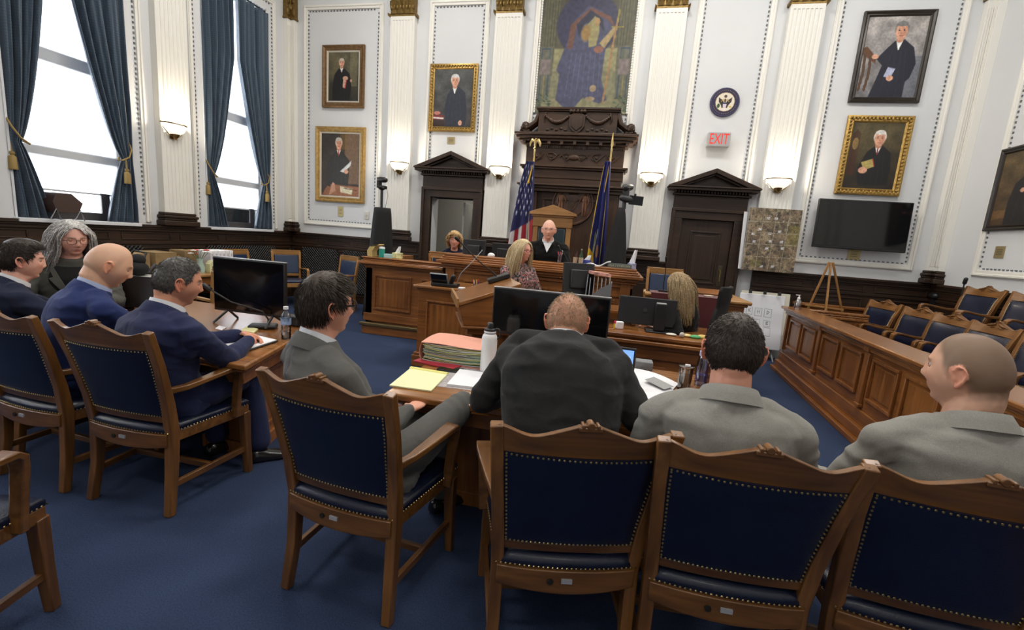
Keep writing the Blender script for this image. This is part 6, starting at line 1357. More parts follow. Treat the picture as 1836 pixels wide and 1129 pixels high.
m = MB(); m.tube([(.03+.028*math.cos(a_)*.7+.012, 0, zt+.0+.030*math.sin(a_)) for a_ in [2*PI*k/16 for k in range(17)]], .005, 8); m.build('carry_loop', M_black(), ld)
# laptop
hb = onY(1122, 686, 2.42); tr_ = onY(1138, 627, 2.50); tlp = onY(1040, 611, 2.50); t = thing('laptop', 'open silver laptop with a bright blue-white screen in front of the heavy man', 'laptop', ((hb.x+tlp.x)/2-.0, 2.42, Z1), -.06)
lw = .34; MB().b2(-lw/2, lw/2, -.24, 0, 0, .014).build('keyboard_base', M_silver(), t, bevel=.004); MB().b2(-lw*.42, lw*.42, -.13, -.02, .014, .016).build('keys', M_black(), t)
sc_ = thing('s', None, None); bpy.data.objects.remove(sc_); hgt = (tr_.z-TZ)
m = MB(); m.box((0, .045, .014+hgt/2), (lw, .008, hgt), rx=-.22); lid = m.build('screen_lid', M_black(), t, bevel=.004)
P = Paint(64, 44, (120, 165, 235)); P.poly([(.05, .05), (.95, .05), (.95, .85), (.05, .85)], (150, 188, 242)); rr = random.Random(3)
for k in range(9): P.line([(.1, .78-.08*k), (.1+rr.uniform(.3, .75), .78-.08*k)], .012, (80, 100, 150), .6)
P.poly([(.78, .74), (.83, .74), (.83, .80), (.78, .80)], (70, 90, 150), .7); P.poly([(.86, .74), (.91, .74), (.91, .80), (.86, .80)], (70, 90, 150), .7)
ms, nt, bb = new_mat('laptop_display'); vc = nt.nodes.new('ShaderNodeVertexColor'); vc.layer_name = 'Col'; nt.links.new(vc.outputs[0], bb.inputs['Base Color']); nt.links.new(vc.outputs[0], bb.inputs['Emission Color']); bb.inputs['Emission Strength'].default_value = .75
ca, sa = math.cos(-.22), math.sin(-.22); cy_, cz2 = .045, .014+hgt/2
canvas('display', P, lambda u, v: ((u-.5)*lw*.93, cy_-.0052*ca-(v-.5)*hgt*.88*sa, cz2-.0052*sa*0+(v-.5)*hgt*.88*ca), lid, ms)
# papers to the right
def sheet(name, pxs, z, label, cat='paper', h=.003, m=None, curl=.01):
    P_ = [onZ(x, y, z) for x, y in pxs]; c = sum(P_, Vector())/4; mb = MB()
    mb.slab(lambda u, v: tuple((P_[0]*(1-u)+P_[1]*u)*(1-v)+(P_[3]*(1-u)+P_[2]*u)*v-c+Vector((0, 0, curl*math.sin(PI*u*.9)*v))), 8, 6, (0, 0, h)); return one(mb, name, m or M_paper(), label, cat, (c.x, c.y, z))
sheet('paper_sheet', ((1128, 700), (1190, 716), (1216, 690), (1133, 660)), Z1, 'curling white sheet beside the laptop screen, lowest of the loose papers', curl=.02)
t = sheet('paper_sheet', ((1140, 722), (1205, 745), (1212, 705), (1166, 672)), Z1+.006, 'white sheet with a grey printed block between laptop and tumbler')
q = [onZ(x, y, TZ+.016) for x, y in ((1155, 684), (1190, 702), (1208, 697), (1172, 679))]; c = sum(q, Vector())/4; mb = MB(); mb.prism([(v.x-t.location.x, v.y-t.location.y) for v in q], .022, .0225, 'z'); mb.build('printed_block', mat('print_grey', (.35, .35, .35), .7), t)
for k in range(5): sheet('paper_sheet', ((1113-k, 752+k), (1168, 764+2*k), (1176, 738), (1128, 728)), Z1+.0035*k, ('white', 'yellow-edged', 'cream', 'white', 'green-tinted')[k]+' sheet in the heap under the heavy man\'s forearm, %s' % ('lowest', 'second from the bottom', 'in the middle', 'next to the top', 'topmost')[k], m=mat('heap_%d' % (k % 3), [(.84, .84, .84), (.75, .72, .35), (.7, .75, .6)][k % 3], .7), curl=.004+.002*k)
p = onZ(1226, 700, TZ); t = thing('tumbler', 'clear tumbler with lid, half full of brown drink', 'tumbler', (p.x, p.y+.02, Z1)); m = MB(); m.lathe([(0, 0), (.034, 0), (.040, .13), (.036, .13), (.031, .006), (0, .006)], (0, 0, 0), 24); m.build('glass_wall', glass('tumbler_glass', (.9, .88, .85), .15), t); m = MB(); m.lathe([(0, 0), (.031, 0), (.035, .095), (0, .095)], (0, 0, .008), 20); m.build('drink', mat('cold_brew', (.22, .14, .09), .25), t)
m = MB(); m.lathe([(0, 0), (.043, 0), (.043, .008), (.02, .012), (0, .012)], (0, 0, .13), 24); m.build('lid', glass('tumbler_glass'), t); MB().b2(-.01, .016, -.03, -.01, .142, .152).build('sip_tab', M_paper(), t)
p = onZ(1257, 694, TZ); t = thing('sports_bottle', 'tall translucent blue-tinted sports bottle beside the crew-cut man\'s ear', 'bottle', (p.x-.0, p.y+.04, Z1)); m = MB(); m.lathe([(0, 0), (.034, 0), (.036, .05), (.034, .14), (.026, .18), (0, .18)], (0, 0, 0), 24); m.build('bottle_body', glass('blue_plastic', (.55, .62, .95), .25, .1), t); m = MB(); m.lathe([(0, 0), (.027, 0), (.027, .025), (.012, .04), (0, .04)], (0, 0, .18), 18); m.build('cap', mat('cap_lilac', (.45, .48, .75), .4), t); m = MB(); m.lathe([(0, 0), (.035, 0), (.035, .035), (0, .035)], (0, 0, .03), 20); m.build('blue_band', mat('band_blue', (.05, .06, .55), .4), t)
p = onZ(1148, 662, TZ); one(rbox(.11, .09, .055), 'desk_speaker', M_grey(), 'dark grey squat desk device behind the laptop corner', 'speaker', (p.x+.02, p.y+.03, Z1), bevel=.006)
# ---- jury side
p = onZ(1421, 553, rz_); t = thing('hand_sanitizer', 'clear pump bottle of hand sanitizer on the end of the jury rail', 'bottle', (p.x+.06, p.y+.02, rz_+.001)); m = MB(); m.lathe([(0, 0), (.038, 0), (.040, .01), (.038, .10), (.018, .13), (0, .13)], (0, 0, 0), 20); m.build('bottle_body', glass('gel_plastic', (.85, .88, .92), .35, .2), t); m = MB(); m.lathe([(0, 0), (.018, 0), (.016, .02), (.007, .025), (.007, .05), (0, .05)], (0, 0, .13), 14); m.box((-.015, 0, .18), (.05, .012, .010)); m.build('pump', M_paper(), t)
p = onX(1731, 500, 4.35); q = onX(1728, 524, 4.35); m = MB(); m.tube([(0, 0, q.z-.35), (0, 0, p.z-.06)], .008, 8); m.cap_tube([(0, 0, p.z-.05), (0, -.01, p.z)], .022, 10); m.b2(-.03, .03, -.03, .03, .25, q.z-.33); m.M = None; one(m, 'jury_microphone', M_black(), 'black microphone on a thin stem standing before the jury-side wall', 'microphone', (p.x, p.y, 0))
p = onY(1672, 530, FW-.10); m = MB(); m.cap_tube([(0, .04, 0), (0, -.04, 0)], .05, 14); m.box((0, -.02, -.08), (.05, .05, .08)); one(m, 'wall_socket_fitting', M_black(), 'small black round fitting on the panelling near the corner', 'wall fitting', (p.x, FW-.13, p.z))
# ================================================================ people
def sm(a, b, x): t = np.clip((x-a)/(b-a), 0, 1); return t*t*(3-2*t)
def head_pts(D, hp):
    """unit directions (n,3) -> head surface points, head frame: x right, y forward, z up; feature = True adds the face"""
    x, y, z = D[:, 0], D[:, 1], D[:, 2]; fat = hp.get('fat', 1.); fem = hp.get('fem', 0.)
    px = .0765*x; pz = .118*z
    py = np.where(y > 0, .088*np.sign(y)*np.abs(y)**.82, -.101*np.abs(y)**.95)
    px = px*(1+.06*np.exp(-((pz-.03)/.05)**2)*(y < .2))
    t = np.clip((-.012-pz)/.10, 0, 1); px = px*(1-(.34-.16*(fat-1)*3+.05*fem)*t**1.6)
    py = np.where(py < 0, py*(1-.58*t**1.5), py*(1-.02*t))
    fw = np.clip(y*1.6, 0, 1)
    g = lambda x0, z0, sx, sz: np.exp(-((px-x0)/sx)**2-((pz-z0)/sz)**2)
    gs = lambda x0, z0, sx, sz: g(x0, z0, sx, sz)+g(-x0, z0, sx, sz)
    n = hp.get('nose', 1.)
    f = .0140*n*g(0, -.023, .0115, .011)+.0120*n*g(0, -.008, .0095, .017)+.006*g(0, .014, .010, .014)+.0065*gs(.0110, -.029, .0075, .006)
    f -= .0095*gs(.032, .010, .016, .0110); f += .0045*gs(.028, .031, .024, .0075)*(1-.6*fem)+.003*g(0, .028, .012, .010); f += .0035*gs(.042, -.016, .018, .018)*fat
    f += .0065*g(0, -.0510, .019, .0048)+.0070*g(0, -.0615, .017, .0052)-.0015*g(0, -.0565, .016, .0018)-.0045*g(0, -.0735, .022, .006)+.003*g(0, -.042, .012, .006)
    f += .0125*g(0, -.092, .022, .016)*(1-.3*fem)+.004*gs(.028, -.088, .016, .016)
    py = py+fw*f
    px = px*(1+.05*(fat-1)*3*np.exp(-((pz+.045)/.045)**2)*(y > -.3))
    s = hp.get('s', 1.)
    return np.stack([px*s*hp.get('wx', 1.), py*s, pz*s], 1)
def sphere_dirs(nu, nv):
    th = np.linspace(1e-3, PI-1e-3, nv+1)[:, None]; ph = np.arange(nu)[None]*2*PI/nu
    return np.stack([np.sin(th)*np.sin(ph), np.sin(th)*np.cos(ph), np.cos(th)+0*ph], -1).reshape(-1, 3)
def sphere_faces(nu, nv):
    f = [(j*nu+i, j*nu+(i+1) % nu, (j+1)*nu+(i+1) % nu, (j+1)*nu+i) for j in range(nv) for i in range(nu)]
    return f+[tuple(range(nu))[::-1], tuple(nv*nu+i for i in range(nu))]
def hairline(P, hp):
    """signed hair amount at head points (positive on the hairy scalp)"""
    s = hp.get('s', 1.); x, y, z = P[:, 0]/s, P[:, 1]/s, P[:, 2]/s
    ys = [-.12, -.06, -.030, -.014, .004, .018, .032, .045, .060, .075, .10]; zs = hp.get('line', [-.066, -.064, -.050, -.008, .004, -.005, .012, .046, .066, .074, .080])
    v = z-np.interp(y, ys, zs)
    if 'bald' in hp:      # (cy, cz, radius): bare crown
        cy, cz, r = hp['bald']; d = np.sqrt((x*1.1)**2+(y-cy)**2+(z-cz)**2); v = np.minimum(v, (d-r))
    return v
def ear(mb, s, hp):
    k = hp.get('s', 1.)
    def E(u, v, w): return (s*(.0735*hp.get('wx', 1.)+.010+.35*max(0, -u)+w)*k, (-.008+u)*k, (-.008+v)*k)
    hel = [E(.010, .006, -.004), E(.014, .020, 0), E(.004, .032, .002), E(-.010, .031, .003), E(-.018, .018, .003), E(-.016, 0, .002), E(-.006, -.018, 0), E(.004, -.028, -.003)]
    mb.cap_tube(hel, [.0035*k, .004*k, .0042*k, .0042*k, .004*k, .004*k, .0055*k, .006*k], 8)
    mb.cap_tube([E(.004, .022, -.006), E(-.004, .004, -.006), E(.003, -.022, -.007)], [(.006*k, .010*k), (.006*k, .013*k), (.005*k, .007*k)], 8, (1, 0, 0))
    mb.cap_tube([E(.010, .002, -.003), E(.008, -.008, -.002)], .004*k, 6)
def voxel(mb, size, smooth=3):
    me = bpy.data.meshes.new('t'); me.from_pydata(mb.v, [], mb.f); o = bpy.data.objects.new('t', me); COL.objects.link(o)
    r = o.modifiers.new('r', 'REMESH'); r.mode = 'VOXEL'; r.voxel_size = size; r.use_smooth_shade = True
    s = o.modifiers.new('s', 'SMOOTH'); s.factor = .5; s.iterations = smooth
    bpy.context.view_layer.update(); dg = bpy.context.evaluated_depsgraph_get(); out = bpy.data.meshes.new_from_object(o.evaluated_get(dg))
    bpy.data.objects.remove(o); bpy.data.meshes.remove(me); return out
def coords(me): a = np.empty(len(me.vertices)*3, np.float32); me.vertices.foreach_get('co', a); return a.reshape(-1, 3).astype(float)
def normals(me): a = np.empty(len(me.vertices)*3, np.float32); me.vertices.foreach_get('normal', a); return a.reshape(-1, 3).astype(float)
def setco(me, a): me.vertices.foreach_set('co', a.astype(np.float32).ravel()); me.update()
def pnoise(P, sc, seed=0.):
    return np.array([noise.noise(Vector((p[0]*sc[0]+seed, p[1]*sc[1]+seed*.7, p[2]*sc[2]-seed))) for p in P])
def mobj(name, me, m, parent, loc=None):
    me.name = name; me.materials.clear(); me.materials.append(m); me.shade_smooth(); o = bpy.data.objects.new(name, me); COL.objects.link(o); o.parent = parent; return o
def setcol(me, c):
    a = me.color_attributes.new('Col', 'FLOAT_COLOR', 'POINT'); a.data.foreach_set('color', np.concatenate([c, np.ones((len(c), 1))], 1).astype(np.float32).ravel())
def M_skin():
    if 'skin' in MATS: return MATS['skin']
    m, nt, b = new_mat('skin'); a = nt.nodes.new('ShaderNodeVertexColor'); a.layer_name = 'Col'
    tc = nt.nodes.new('ShaderNodeTexCoord'); n = nt.nodes.new('ShaderNodeTexNoise'); n.inputs['Scale'].default_value = 26; n.inputs['Detail'].default_value = 5; nt.links.new(tc.outputs['Object'], n.inputs['Vector'])
    mx = nt.nodes.new('ShaderNodeMix'); mx.data_type = 'RGBA'; mx.blend_type = 'MULTIPLY'; mx.inputs[0].default_value = .35
    r = nt.nodes.new('ShaderNodeValToRGB'); r.color_ramp.elements[0].color = (.88, .76, .71, 1); r.color_ramp.elements[1].color = (1, 1, 1, 1); r.color_ramp.elements[0].position = .3; r.color_ramp.elements[1].position = .6
    nt.links.new(n.outputs[0], r.inputs[0]); nt.links.new(a.outputs[0], mx.inputs[6]); nt.links.new(r.outputs[0], mx.inputs[7]); nt.links.new(mx.outputs[2], b.inputs['Base Color'])
    setin(b, Roughness=.48, Subsurface_Weight=.06, Subsurface_Scale=.01, Specular_IOR_Level=.4)
    b.inputs['Subsurface Radius'].default_value = (1, .35, .2)
    n2 = nt.nodes.new('ShaderNodeTexNoise'); n2.inputs['Scale'].default_value = 350; nt.links.new(tc.outputs['Object'], n2.inputs['Vector'])
    bp = nt.nodes.new('ShaderNodeBump'); bp.inputs['Strength'].default_value = .15; bp.inputs['Distance'].default_value = .001; nt.links.new(n2.outputs[0], bp.inputs['Height']); nt.links.new(bp.outputs[0], b.inputs['Normal'])
    MATS['skin'] = m; return m
def M_hair(name, c, c2=None):
    key = 'hair_'+name
    if key in MATS: return MATS[key]
    m, nt, b = new_mat(key); tc = nt.nodes.new('ShaderNodeTexCoord'); n = nt.nodes.new('ShaderNodeTexNoise'); n.inputs['Scale'].default_value = 90; nt.links.new(tc.outputs['Object'], n.inputs['Vector'])
    r = nt.nodes.new('ShaderNodeValToRGB'); r.color_ramp.elements[0].position = .3; r.color_ramp.elements[1].position = .7; r.color_ramp.elements[0].color = (*c, 1); r.color_ramp.elements[1].color = (*(c2 or [v*2 for v in c]), 1)
    nt.links.new(n.outputs[0], r.inputs[0]); nt.links.new(r.outputs[0], b.inputs['Base Color']); setin(b, Roughness=.45, Specular_IOR_Level=.35); MATS[key] = m; return m
def M_suit(name, c, weave=.18, rough=.85):
    key = 'suit_'+name
    if key in MATS: return MATS[key]
    m, nt, b = new_mat(key); L = nt.links; tc = nt.nodes.new('ShaderNodeTexCoord'); setin(b, Roughness=rough, Sheen_Weight=.08, Specular_IOR_Level=.2)
    n = nt.nodes.new('ShaderNodeTexNoise'); n.inputs['Scale'].default_value = 420; L.new(tc.outputs['Object'], n.inputs['Vector'])
    r = nt.nodes.new('ShaderNodeValToRGB'); r.color_ramp.elements[0].position = .25; r.color_ramp.elements[1].position = .75; r.color_ramp.elements[0].color = (*[v*(1-weave) for v in c], 1); r.color_ramp.elements[1].color = (*[v*(1+weave) for v in c], 1)
    L.new(n.outputs[0], r.inputs[0]); L.new(r.outputs[0], b.inputs['Base Color'])
    n2 = nt.nodes.new('ShaderNodeTexNoise'); n2.inputs['Scale'].default_value = 9; n2.inputs['Detail'].default_value = 4; n2.inputs['Distortion'].default_value = 1.2; L.new(tc.outputs['Object'], n2.inputs['Vector'])
    b1 = nt.nodes.new('ShaderNodeBump'); b1.inputs['Strength'].default_value = .35; b1.inputs['Distance'].default_value = .012; L.new(n2.outputs[0], b1.inputs['Height'])
    b2 = nt.nodes.new('ShaderNodeBump'); b2.inputs['Strength'].default_value = .25; b2.inputs['Distance'].default_value = .001; L.new(n.outputs[0], b2.inputs['Height']); L.new(b1.outputs[0], b2.inputs['Normal']); L.new(b2.outputs[0], b.inputs['Normal'])
    MATS[key] = m; return m
def ik(a, c, l1, l2, hint):
    a, c, hint = Vector(a), Vector(c), Vector(hint); d = c-a; L = d.length
    if L > (l1+l2)*.995: c = a+d.normalized()*(l1+l2)*.995; d = c-a; L = d.length
    q = (l1*l1-l2*l2+L*L)/(2*L); h = math.sqrt(max(0, l1*l1-q*q)); n = d.normalized(); p = hint-n*hint.dot(n)
    if p.length < 1e-5: p = n.orthogonal()
    return a+n*q+p.normalized()*h, c
def hand(mb, wrist, dirv, palm_n, side, curl=.5, k=1., spread=.12):
    """palm plus five separate fingers; dirv: wrist->knuckles, palm_n: palm normal (towards what is held), side: +1 thumb to the right of dirv seen from the back"""
    d = Vector(dirv).normalized(); n = Vector(palm_n); n = (n-d*n.dot(d)).normalized(); s = d.cross(n)*side; w = Vector(wrist)
    mb.cap_tube([w-d*.03*k, w, w+d*.03*k, w+d*.06*k, w+d*.088*k], [(.024*k, .019*k), (.026*k, .017*k), (.036*k, .016*k), (.040*k, .015*k), (.038*k, .012*k)], 12, s)
    for i, (off, L, r) in enumerate(((.028, .078, .0088), (.010, .086, .0090), (-.009, .080, .0087), (-.027, .062, .0078))):
        b = w+d*(.086-.004*abs(i-1))*k+s*off*k; dd = (d+s*(off*spread*8)).normalized(); pts = [b-dd*.012*k, b]; a = .15+curl*.35
        for seg in (.42, .32, .26): dd = (dd*math.cos(a)+n*math.sin(a)).normalized(); b = b+dd*L*seg*k; pts.append(b); a = curl*.75; 
        # note: bend direction follows the palm normal
        mb.cap_tube(pts, [r*k*1.05, r*k*1.05, r*k, r*k*.95, r*k*.8], 8)
    t0 = w+d*.022*k+s*.026*k; dd = (s*.75+d*.65+n*.25).normalized(); t1 = t0+dd*.038*k; dd = (d*.85+s*.25+n*(.2+curl*.4)).normalized(); t2 = t1+dd*.032*k; t3 = t2+(dd+n*curl*.4).normalized()*.024*k
    mb.cap_tube([t0, t1, t2, t3], [.014*k, .0115*k, .010*k, .008*k], 8)
def person(label, hip, rz, head, hrot, hp, skin, jacket=None, trousers=None, hands=None, knees=None, feet=None, bulk=1., sh=.19, hair=None, shirt=None, group=None, elbow_out=.35, vox=.0045, robe=False, extras=None, slouch=.05, legs=True, seed=1, shoulder_drop=.075, lapel=None, neck_len=None, collar=True, sleeve_end=.9, back_vent=False, hunch=0.):
    """hip: hip joint centre (world); rz: body heading; head: centre of head (world); hrot = (yaw, pitch down, roll)"""
    rnd = random.Random(seed); hip = Vector(hip); head = Vector(head); f = Vector((-math.sin(rz), math.cos(rz), 0)); r = Vector((math.cos(rz), math.sin(rz), 0)); up = Vector((0, 0, 1))
    s = hp.get('s', 1.); root = thing('person', label, 'person', (hip.x, hip.y, 0), 0, group); O = Vector((hip.x, hip.y, 0))
    MH = Matrix.Translation(head-O) @ Matrix.Rotation(hrot[0], 4, 'Z') @ Matrix.Rotation(-hrot[1], 4, 'X') @ Matrix.Rotation(hrot[2], 4, 'Y')
    inv = MH.inverted(); Ri = np.array(inv.to_3x3()); Ti = np.array(inv.translation)
    H = hip-O; hd = head-O; hf = (MH.to_3x3() @ Vector((0, 1, 0))); hu = (MH.to_3x3() @ Vector((0, 0, 1)))
    nb = hd-hu*.070*s-hf*.022*s                          # where the neck leaves the skull
    N = nb-up*(.058 if neck_len is None else neck_len)*s+(H-nb).normalized()*.02-f*.02     # neck base (C7)
    tdir = (N-H); T = tdir.length; tn = tdir.normalized(); fr = (f-tn*f.dot(tn)).normalized()
    mid = (H+N)/2-fr*(slouch+.02)
    def spine(t): return H*(1-t)**2+mid*2*t*(1-t)+N*t*t+fr*0
    def sframe(t): d = (spine(min(1.02, t+.02))-spine(t-.02)).normalized(); ff = (f-d*f.dot(d)).normalized(); return d, ff
    def torso(mb, infl, secs, n=28, hunchk=0.):
        rg = []
        for t, rx, ry, off in secs:
            c = spine(t); d, ff = sframe(t); c = c+ff*off; rx, ry = rx*bulk+infl, ry*bulk+infl
            rg.append([c+r*rx*math.copysign(abs(math.cos(a))**.85, math.cos(a))+ff*ry*math.copysign(abs(math.sin(a))**.9, math.sin(a)) for a in [2*PI*k/n for k in range(n)]])
        mb.rings(rg)
    sc = sh/.19
    SEC = [(-.10, .150, .12, .01), (0, .168, .125, .01), (.15, .165, .122, .01), (.35, .158, .118, .01), (.55, .168, .122, .01), (.72, .176, .124, .006), (.84, .170*sc, .108, -.004), (.92, .135*sc, .080, -.01), (.98, .075, .060, -.004), (1.04, .055, .052, 0)]
    Sd = {}
    d1, ff1 = sframe(.9)
    for q in (-1, 1): Sd[q] = N+r*q*sh*1.0*(1+.25*(bulk-1))-up*shoulder_drop-d1*.01-ff1*.0
    hands = hands or {}; AR = {}
    for q in (-1, 1):
        tg = hands.get(q); l1, l2 = .295*hp.get('arm', 1.), .255*hp.get('arm', 1.)
        if tg is None: tg = H+r*q*.20+f*.30+up*.10
        else: tg = Vector(tg)-O
        el, wr = ik(Sd[q], tg, l1, l2, r*q*elbow_out-up*.8-f*.25); AR[q] = (el, wr)
    # ---- body: one skin mesh
    mb = MB(); D = sphere_dirs(72, 56); P = head_pts(D, hp); mb.M = MH; mb.add(P.tolist(), sphere_faces(72, 56))
    for q in (-1, 1): ear(mb, q, hp)
    mb.M = None; nr = hp.get('neck', .056)*s
    bd_ = bool(hair and hair.get('none')); mb.cap_tube([nb+hu*(.040 if bd_ else .015)*s-hf*(.014 if bd_ else .010)*s, nb-hf*(.010 if bd_ else .002), (nb+N)/2, N, N-tn*.05], [(nr*(.96 if bd_ else .92), nr*(.94 if bd_ else .94)), (nr*1.0, nr*(1.08 if bd_ else .98)), (nr*1.02, nr*1.02), (nr*1.2, nr*1.1), (nr*1.5, nr*1.1)], 20, r)
    jw = hd-hu*.085*s+hf*.02*s; mb.cap_tube([jw, (nb+N)/2+f*.02], [(.040*s*hp.get('fat', 1), .035*s), (nr*.85, nr*.8)], 14, r)
    torso(mb, -.03, [(t, a, b, o) for t, a, b, o in SEC[:-1]], 20)
    for q in (-1, 1):
        el, wr = AR[q]; mb.cap_tube([N-up*.05+r*q*.06, Sd[q]], [.05, .042], 10); mb.cap_tube([Sd[q], el, wr], [(.040, .040), (.033, .033), (.024, .020)], 10)
        if legs:
            kn = Vector(knees[q])-O if knees and q in knees else H+f*.43+r*q*.13-up*.03; ft = Vector(feet[q])-O if feet and q in feet else Vector((kn.x, kn.y, .09))-f*.02+r*q*.02
            Sd[('k', q)], Sd[('f', q)] = kn, ft; mb.cap_tube([H+r*q*.09, kn, ft], [(.06, .06), (.045, .045), (.032, .032)], 10)
        if hands.get(q) is not None:
            hd_ = hands.get(('d', q)); hn = hands.get(('n', q), (0, 0, -1)); dv = Vector(hd_) if hd_ else (wr-el).normalized()
            hand(mb, wr, dv, hn, hands.get(('s', q), q), hands.get('curl', .5))
    me = voxel(mb, vox, 2); V = coords(me); L = V @ Ri.T+Ti; hl = hairline(L, hp); base = np.array(skin, float)*np.array([1.18, 1.30, 1.32]); C = np.repeat(base[None], len(V), 0)
    g = lambda x0, z0, sx, sz: np.exp(-((np.abs(L[:, 0]/s)-x0)/sx)**2-((L[:, 2]/s-z0)/sz)**2)*(L[:, 1] > .055*s)
    def mixc(m, c): 
        nonlocal C
        m = np.clip(m, 0, 1)[:, None]; C = C*(1-m)+np.array(c)*m
    mixc(.30*g(.036, -.02, .022, .022)*1., base*np.array([1.0, .68, .62])); mixc(.6*(g(0, -.0515, .016, .0040)+g(0, -.0615, .014, .0045)), hp.get('lips', base*np.array([.72, .42, .42])))
    mixc(.45*g(0, -.0568, .012, .0014)*(L[:, 1] > .072*s), base*.4); mixc(.55*np.exp(-((L[:, 2]/s+.03)/.02)**2)*(np.abs(L[:, 0]/s) > .076)*(np.abs(L[:, 1]/s) < .03), base*np.array([1., .55, .5]))
    br = np.exp(-((L[:, 2]/s-.0285+.06*np.abs(np.abs(L[:, 0]/s)-.028))/.0035)**2)*(np.abs(np.abs(L[:, 0]/s)-.030) < .020)*(L[:, 1] > .05*s); mixc(hp.get('brow_a', .75)*br, hp.get('brow', (.05, .03, .02)))
    if hp.get('beardshadow'): mixc(hp['beardshadow']*sm(-.02, -.05, L[:, 2]/s)*sm(-.02, .02, L[:, 1]/s)*(L[:, 2] > -.13*s), base*np.array([.55, .5, .5]))
    if hair and hair.get('stub'): mixc(hair['stub']*sm(-.022, .030, hl/s*(1.)+.010*pnoise(L/s, (60, 60, 60))), hair['col'])
    eb_ = (np.abs(L[:, 0]/s) > .079*hp.get('wx', 1.))*(np.abs(L[:, 1]/s+.006) < .030)*(np.abs(L[:, 2]/s+.004) < .045); mixc(eb_*1., base*np.array([1., .78, .74])); setcol(me, C); mobj('body', me, M_skin(), root)
    # eyes
    for q in (-1, 1):
        if hp.get('noeyes'): break
        m = MB(); m.M = MH; c = Vector((q*.0315*s, .0665*s, .0105*s)); m.ball(c, .0125*s, 14, 10); e = m.build('eye', mat('eye_white', (.42, .38, .36), .25), root)
        m = MB(); m.M = MH @ Matrix.Translation(c) @ Matrix.Rotation(-PI/2-(.22 if hp.get('down') else .0), 4, 'X'); m.rings([[(.0066*s*k_*math.cos(a), .0066*s*k_*math.sin(a), z_*s) for a in [2*PI*i/12 for i in range(12)]] for k_, z_ in ((1, .0106), (.85, .0122), (.3, .0130))]); m.build('iris', mat('iris_dark', (.03, .025, .02), .15), e)
        m = MB(); m.M = MH @ Matrix.Translation(c); lid = .55 if not hp.get('down') else .95; R_ = .0137*s; rg = []
        for k in range(6): a = PI*.62-lid*1.0*k/5*.9-.0; rg.append([(R_*math.sin(b), R_*math.cos(b)*math.sin(a*1.0), R_*math.cos(b)*math.cos(PI-a)*-1.) for b in [(-1.25+2.5*j/10) for j in range(11)]])
        m.rings(rg, cap=False, closed=False); m.build('eyelid', mat('eyelid_%s' % hp.get('tone', 'a'), tuple(base*np.array([.92, .80, .78])), .5), e, smooth=180)
    # ---- hair
    if hair and not hair.get('none'):
        hm = hair['mat']; th = hair.get('th', .010)
        Dn = sphere_dirs(80, 60); Pn = head_pts(Dn, dict(hp)); hv = hairline(Pn, hp)/s; cap_ = sm(-.004, .016, hv); nrm = Dn/np.linalg.norm(Dn, axis=1)[:, None]
        top = sm(.02, .11, Pn[:, 2]/s); side_ = 1-top
        thk = (hair.get('side', th)*side_+th*top)*cap_-.004*(1-cap_)
        if hair.get('front'): thk = thk+hair['front']*sm(.02, .08, Pn[:, 1]/s)*top*cap_
        if hair.get('messy'): thk = thk+hair['messy']*cap_*pnoise(Dn, (5, 5, 5), seed)
        Q = Pn+nrm*thk[:, None]*s
        if not hair.get('nocap'): m = MB(); m.M = MH; m.add(Q.tolist(), sphere_faces(80, 60)); m.build('hair', hm, root, smooth=180)
        n = hair.get('n', 0)
        if n:
            m = MB(); rr = np.random.RandomState(seed); k = 0; tries = 0; vs = []; fs = []; rad = hair.get('r', .0009)*s; nseg = hair.get('seg', 4); Ls = hair.get('len', .03)*s; G = hair.get('flow', 'short')
            while k < n and tries < n*12:
                tries += 1; d = rr.normal(size=3); d /= np.linalg.norm(d); p = head_pts(d[None], dict(hp)); h_ = hairline(p, hp)[0]/s
                if h_ < rr.rand()*.010: continue
                k += 1; tk = ((hair.get('side', th) if p[0, 2] < .05*s else th))*s*min(1, h_/.016+.2); pt = p[0]+d*(tk*.75); part = hair.get('part', 0.)
                if G == 'short':
                    cr = np.array([.008, -.060, .105])*s; t_ = p[0]-cr; t_ = t_-d*t_.dot(d); t_ /= np.linalg.norm(t_)+1e-9
                    if p[0, 1] > .0 and p[0, 2] > .05*s: t_ = t_*.5+np.array(hair.get('comb', (.5, .6, 0)))
                    t_ = t_+rr.normal(size=3)*hair.get('mess', .25)+d*hair.get('lift', .25); t_ /= np.linalg.norm(t_); gv = np.array([0, 0, -.25])
                else:
                    sx = 1 if p[0, 0] > part*s else -1; t_ = np.array([sx*.8, -.25, -.35])+d*.25+rr.normal(size=3)*.10; t_ /= np.linalg.norm(t_); gv = np.array([0, -.02, -1.])
                L_ = Ls*rr.uniform(.75, 1.1); stp = L_/nseg; pts = [pt]; dv = t_; ph = rr.rand()*6
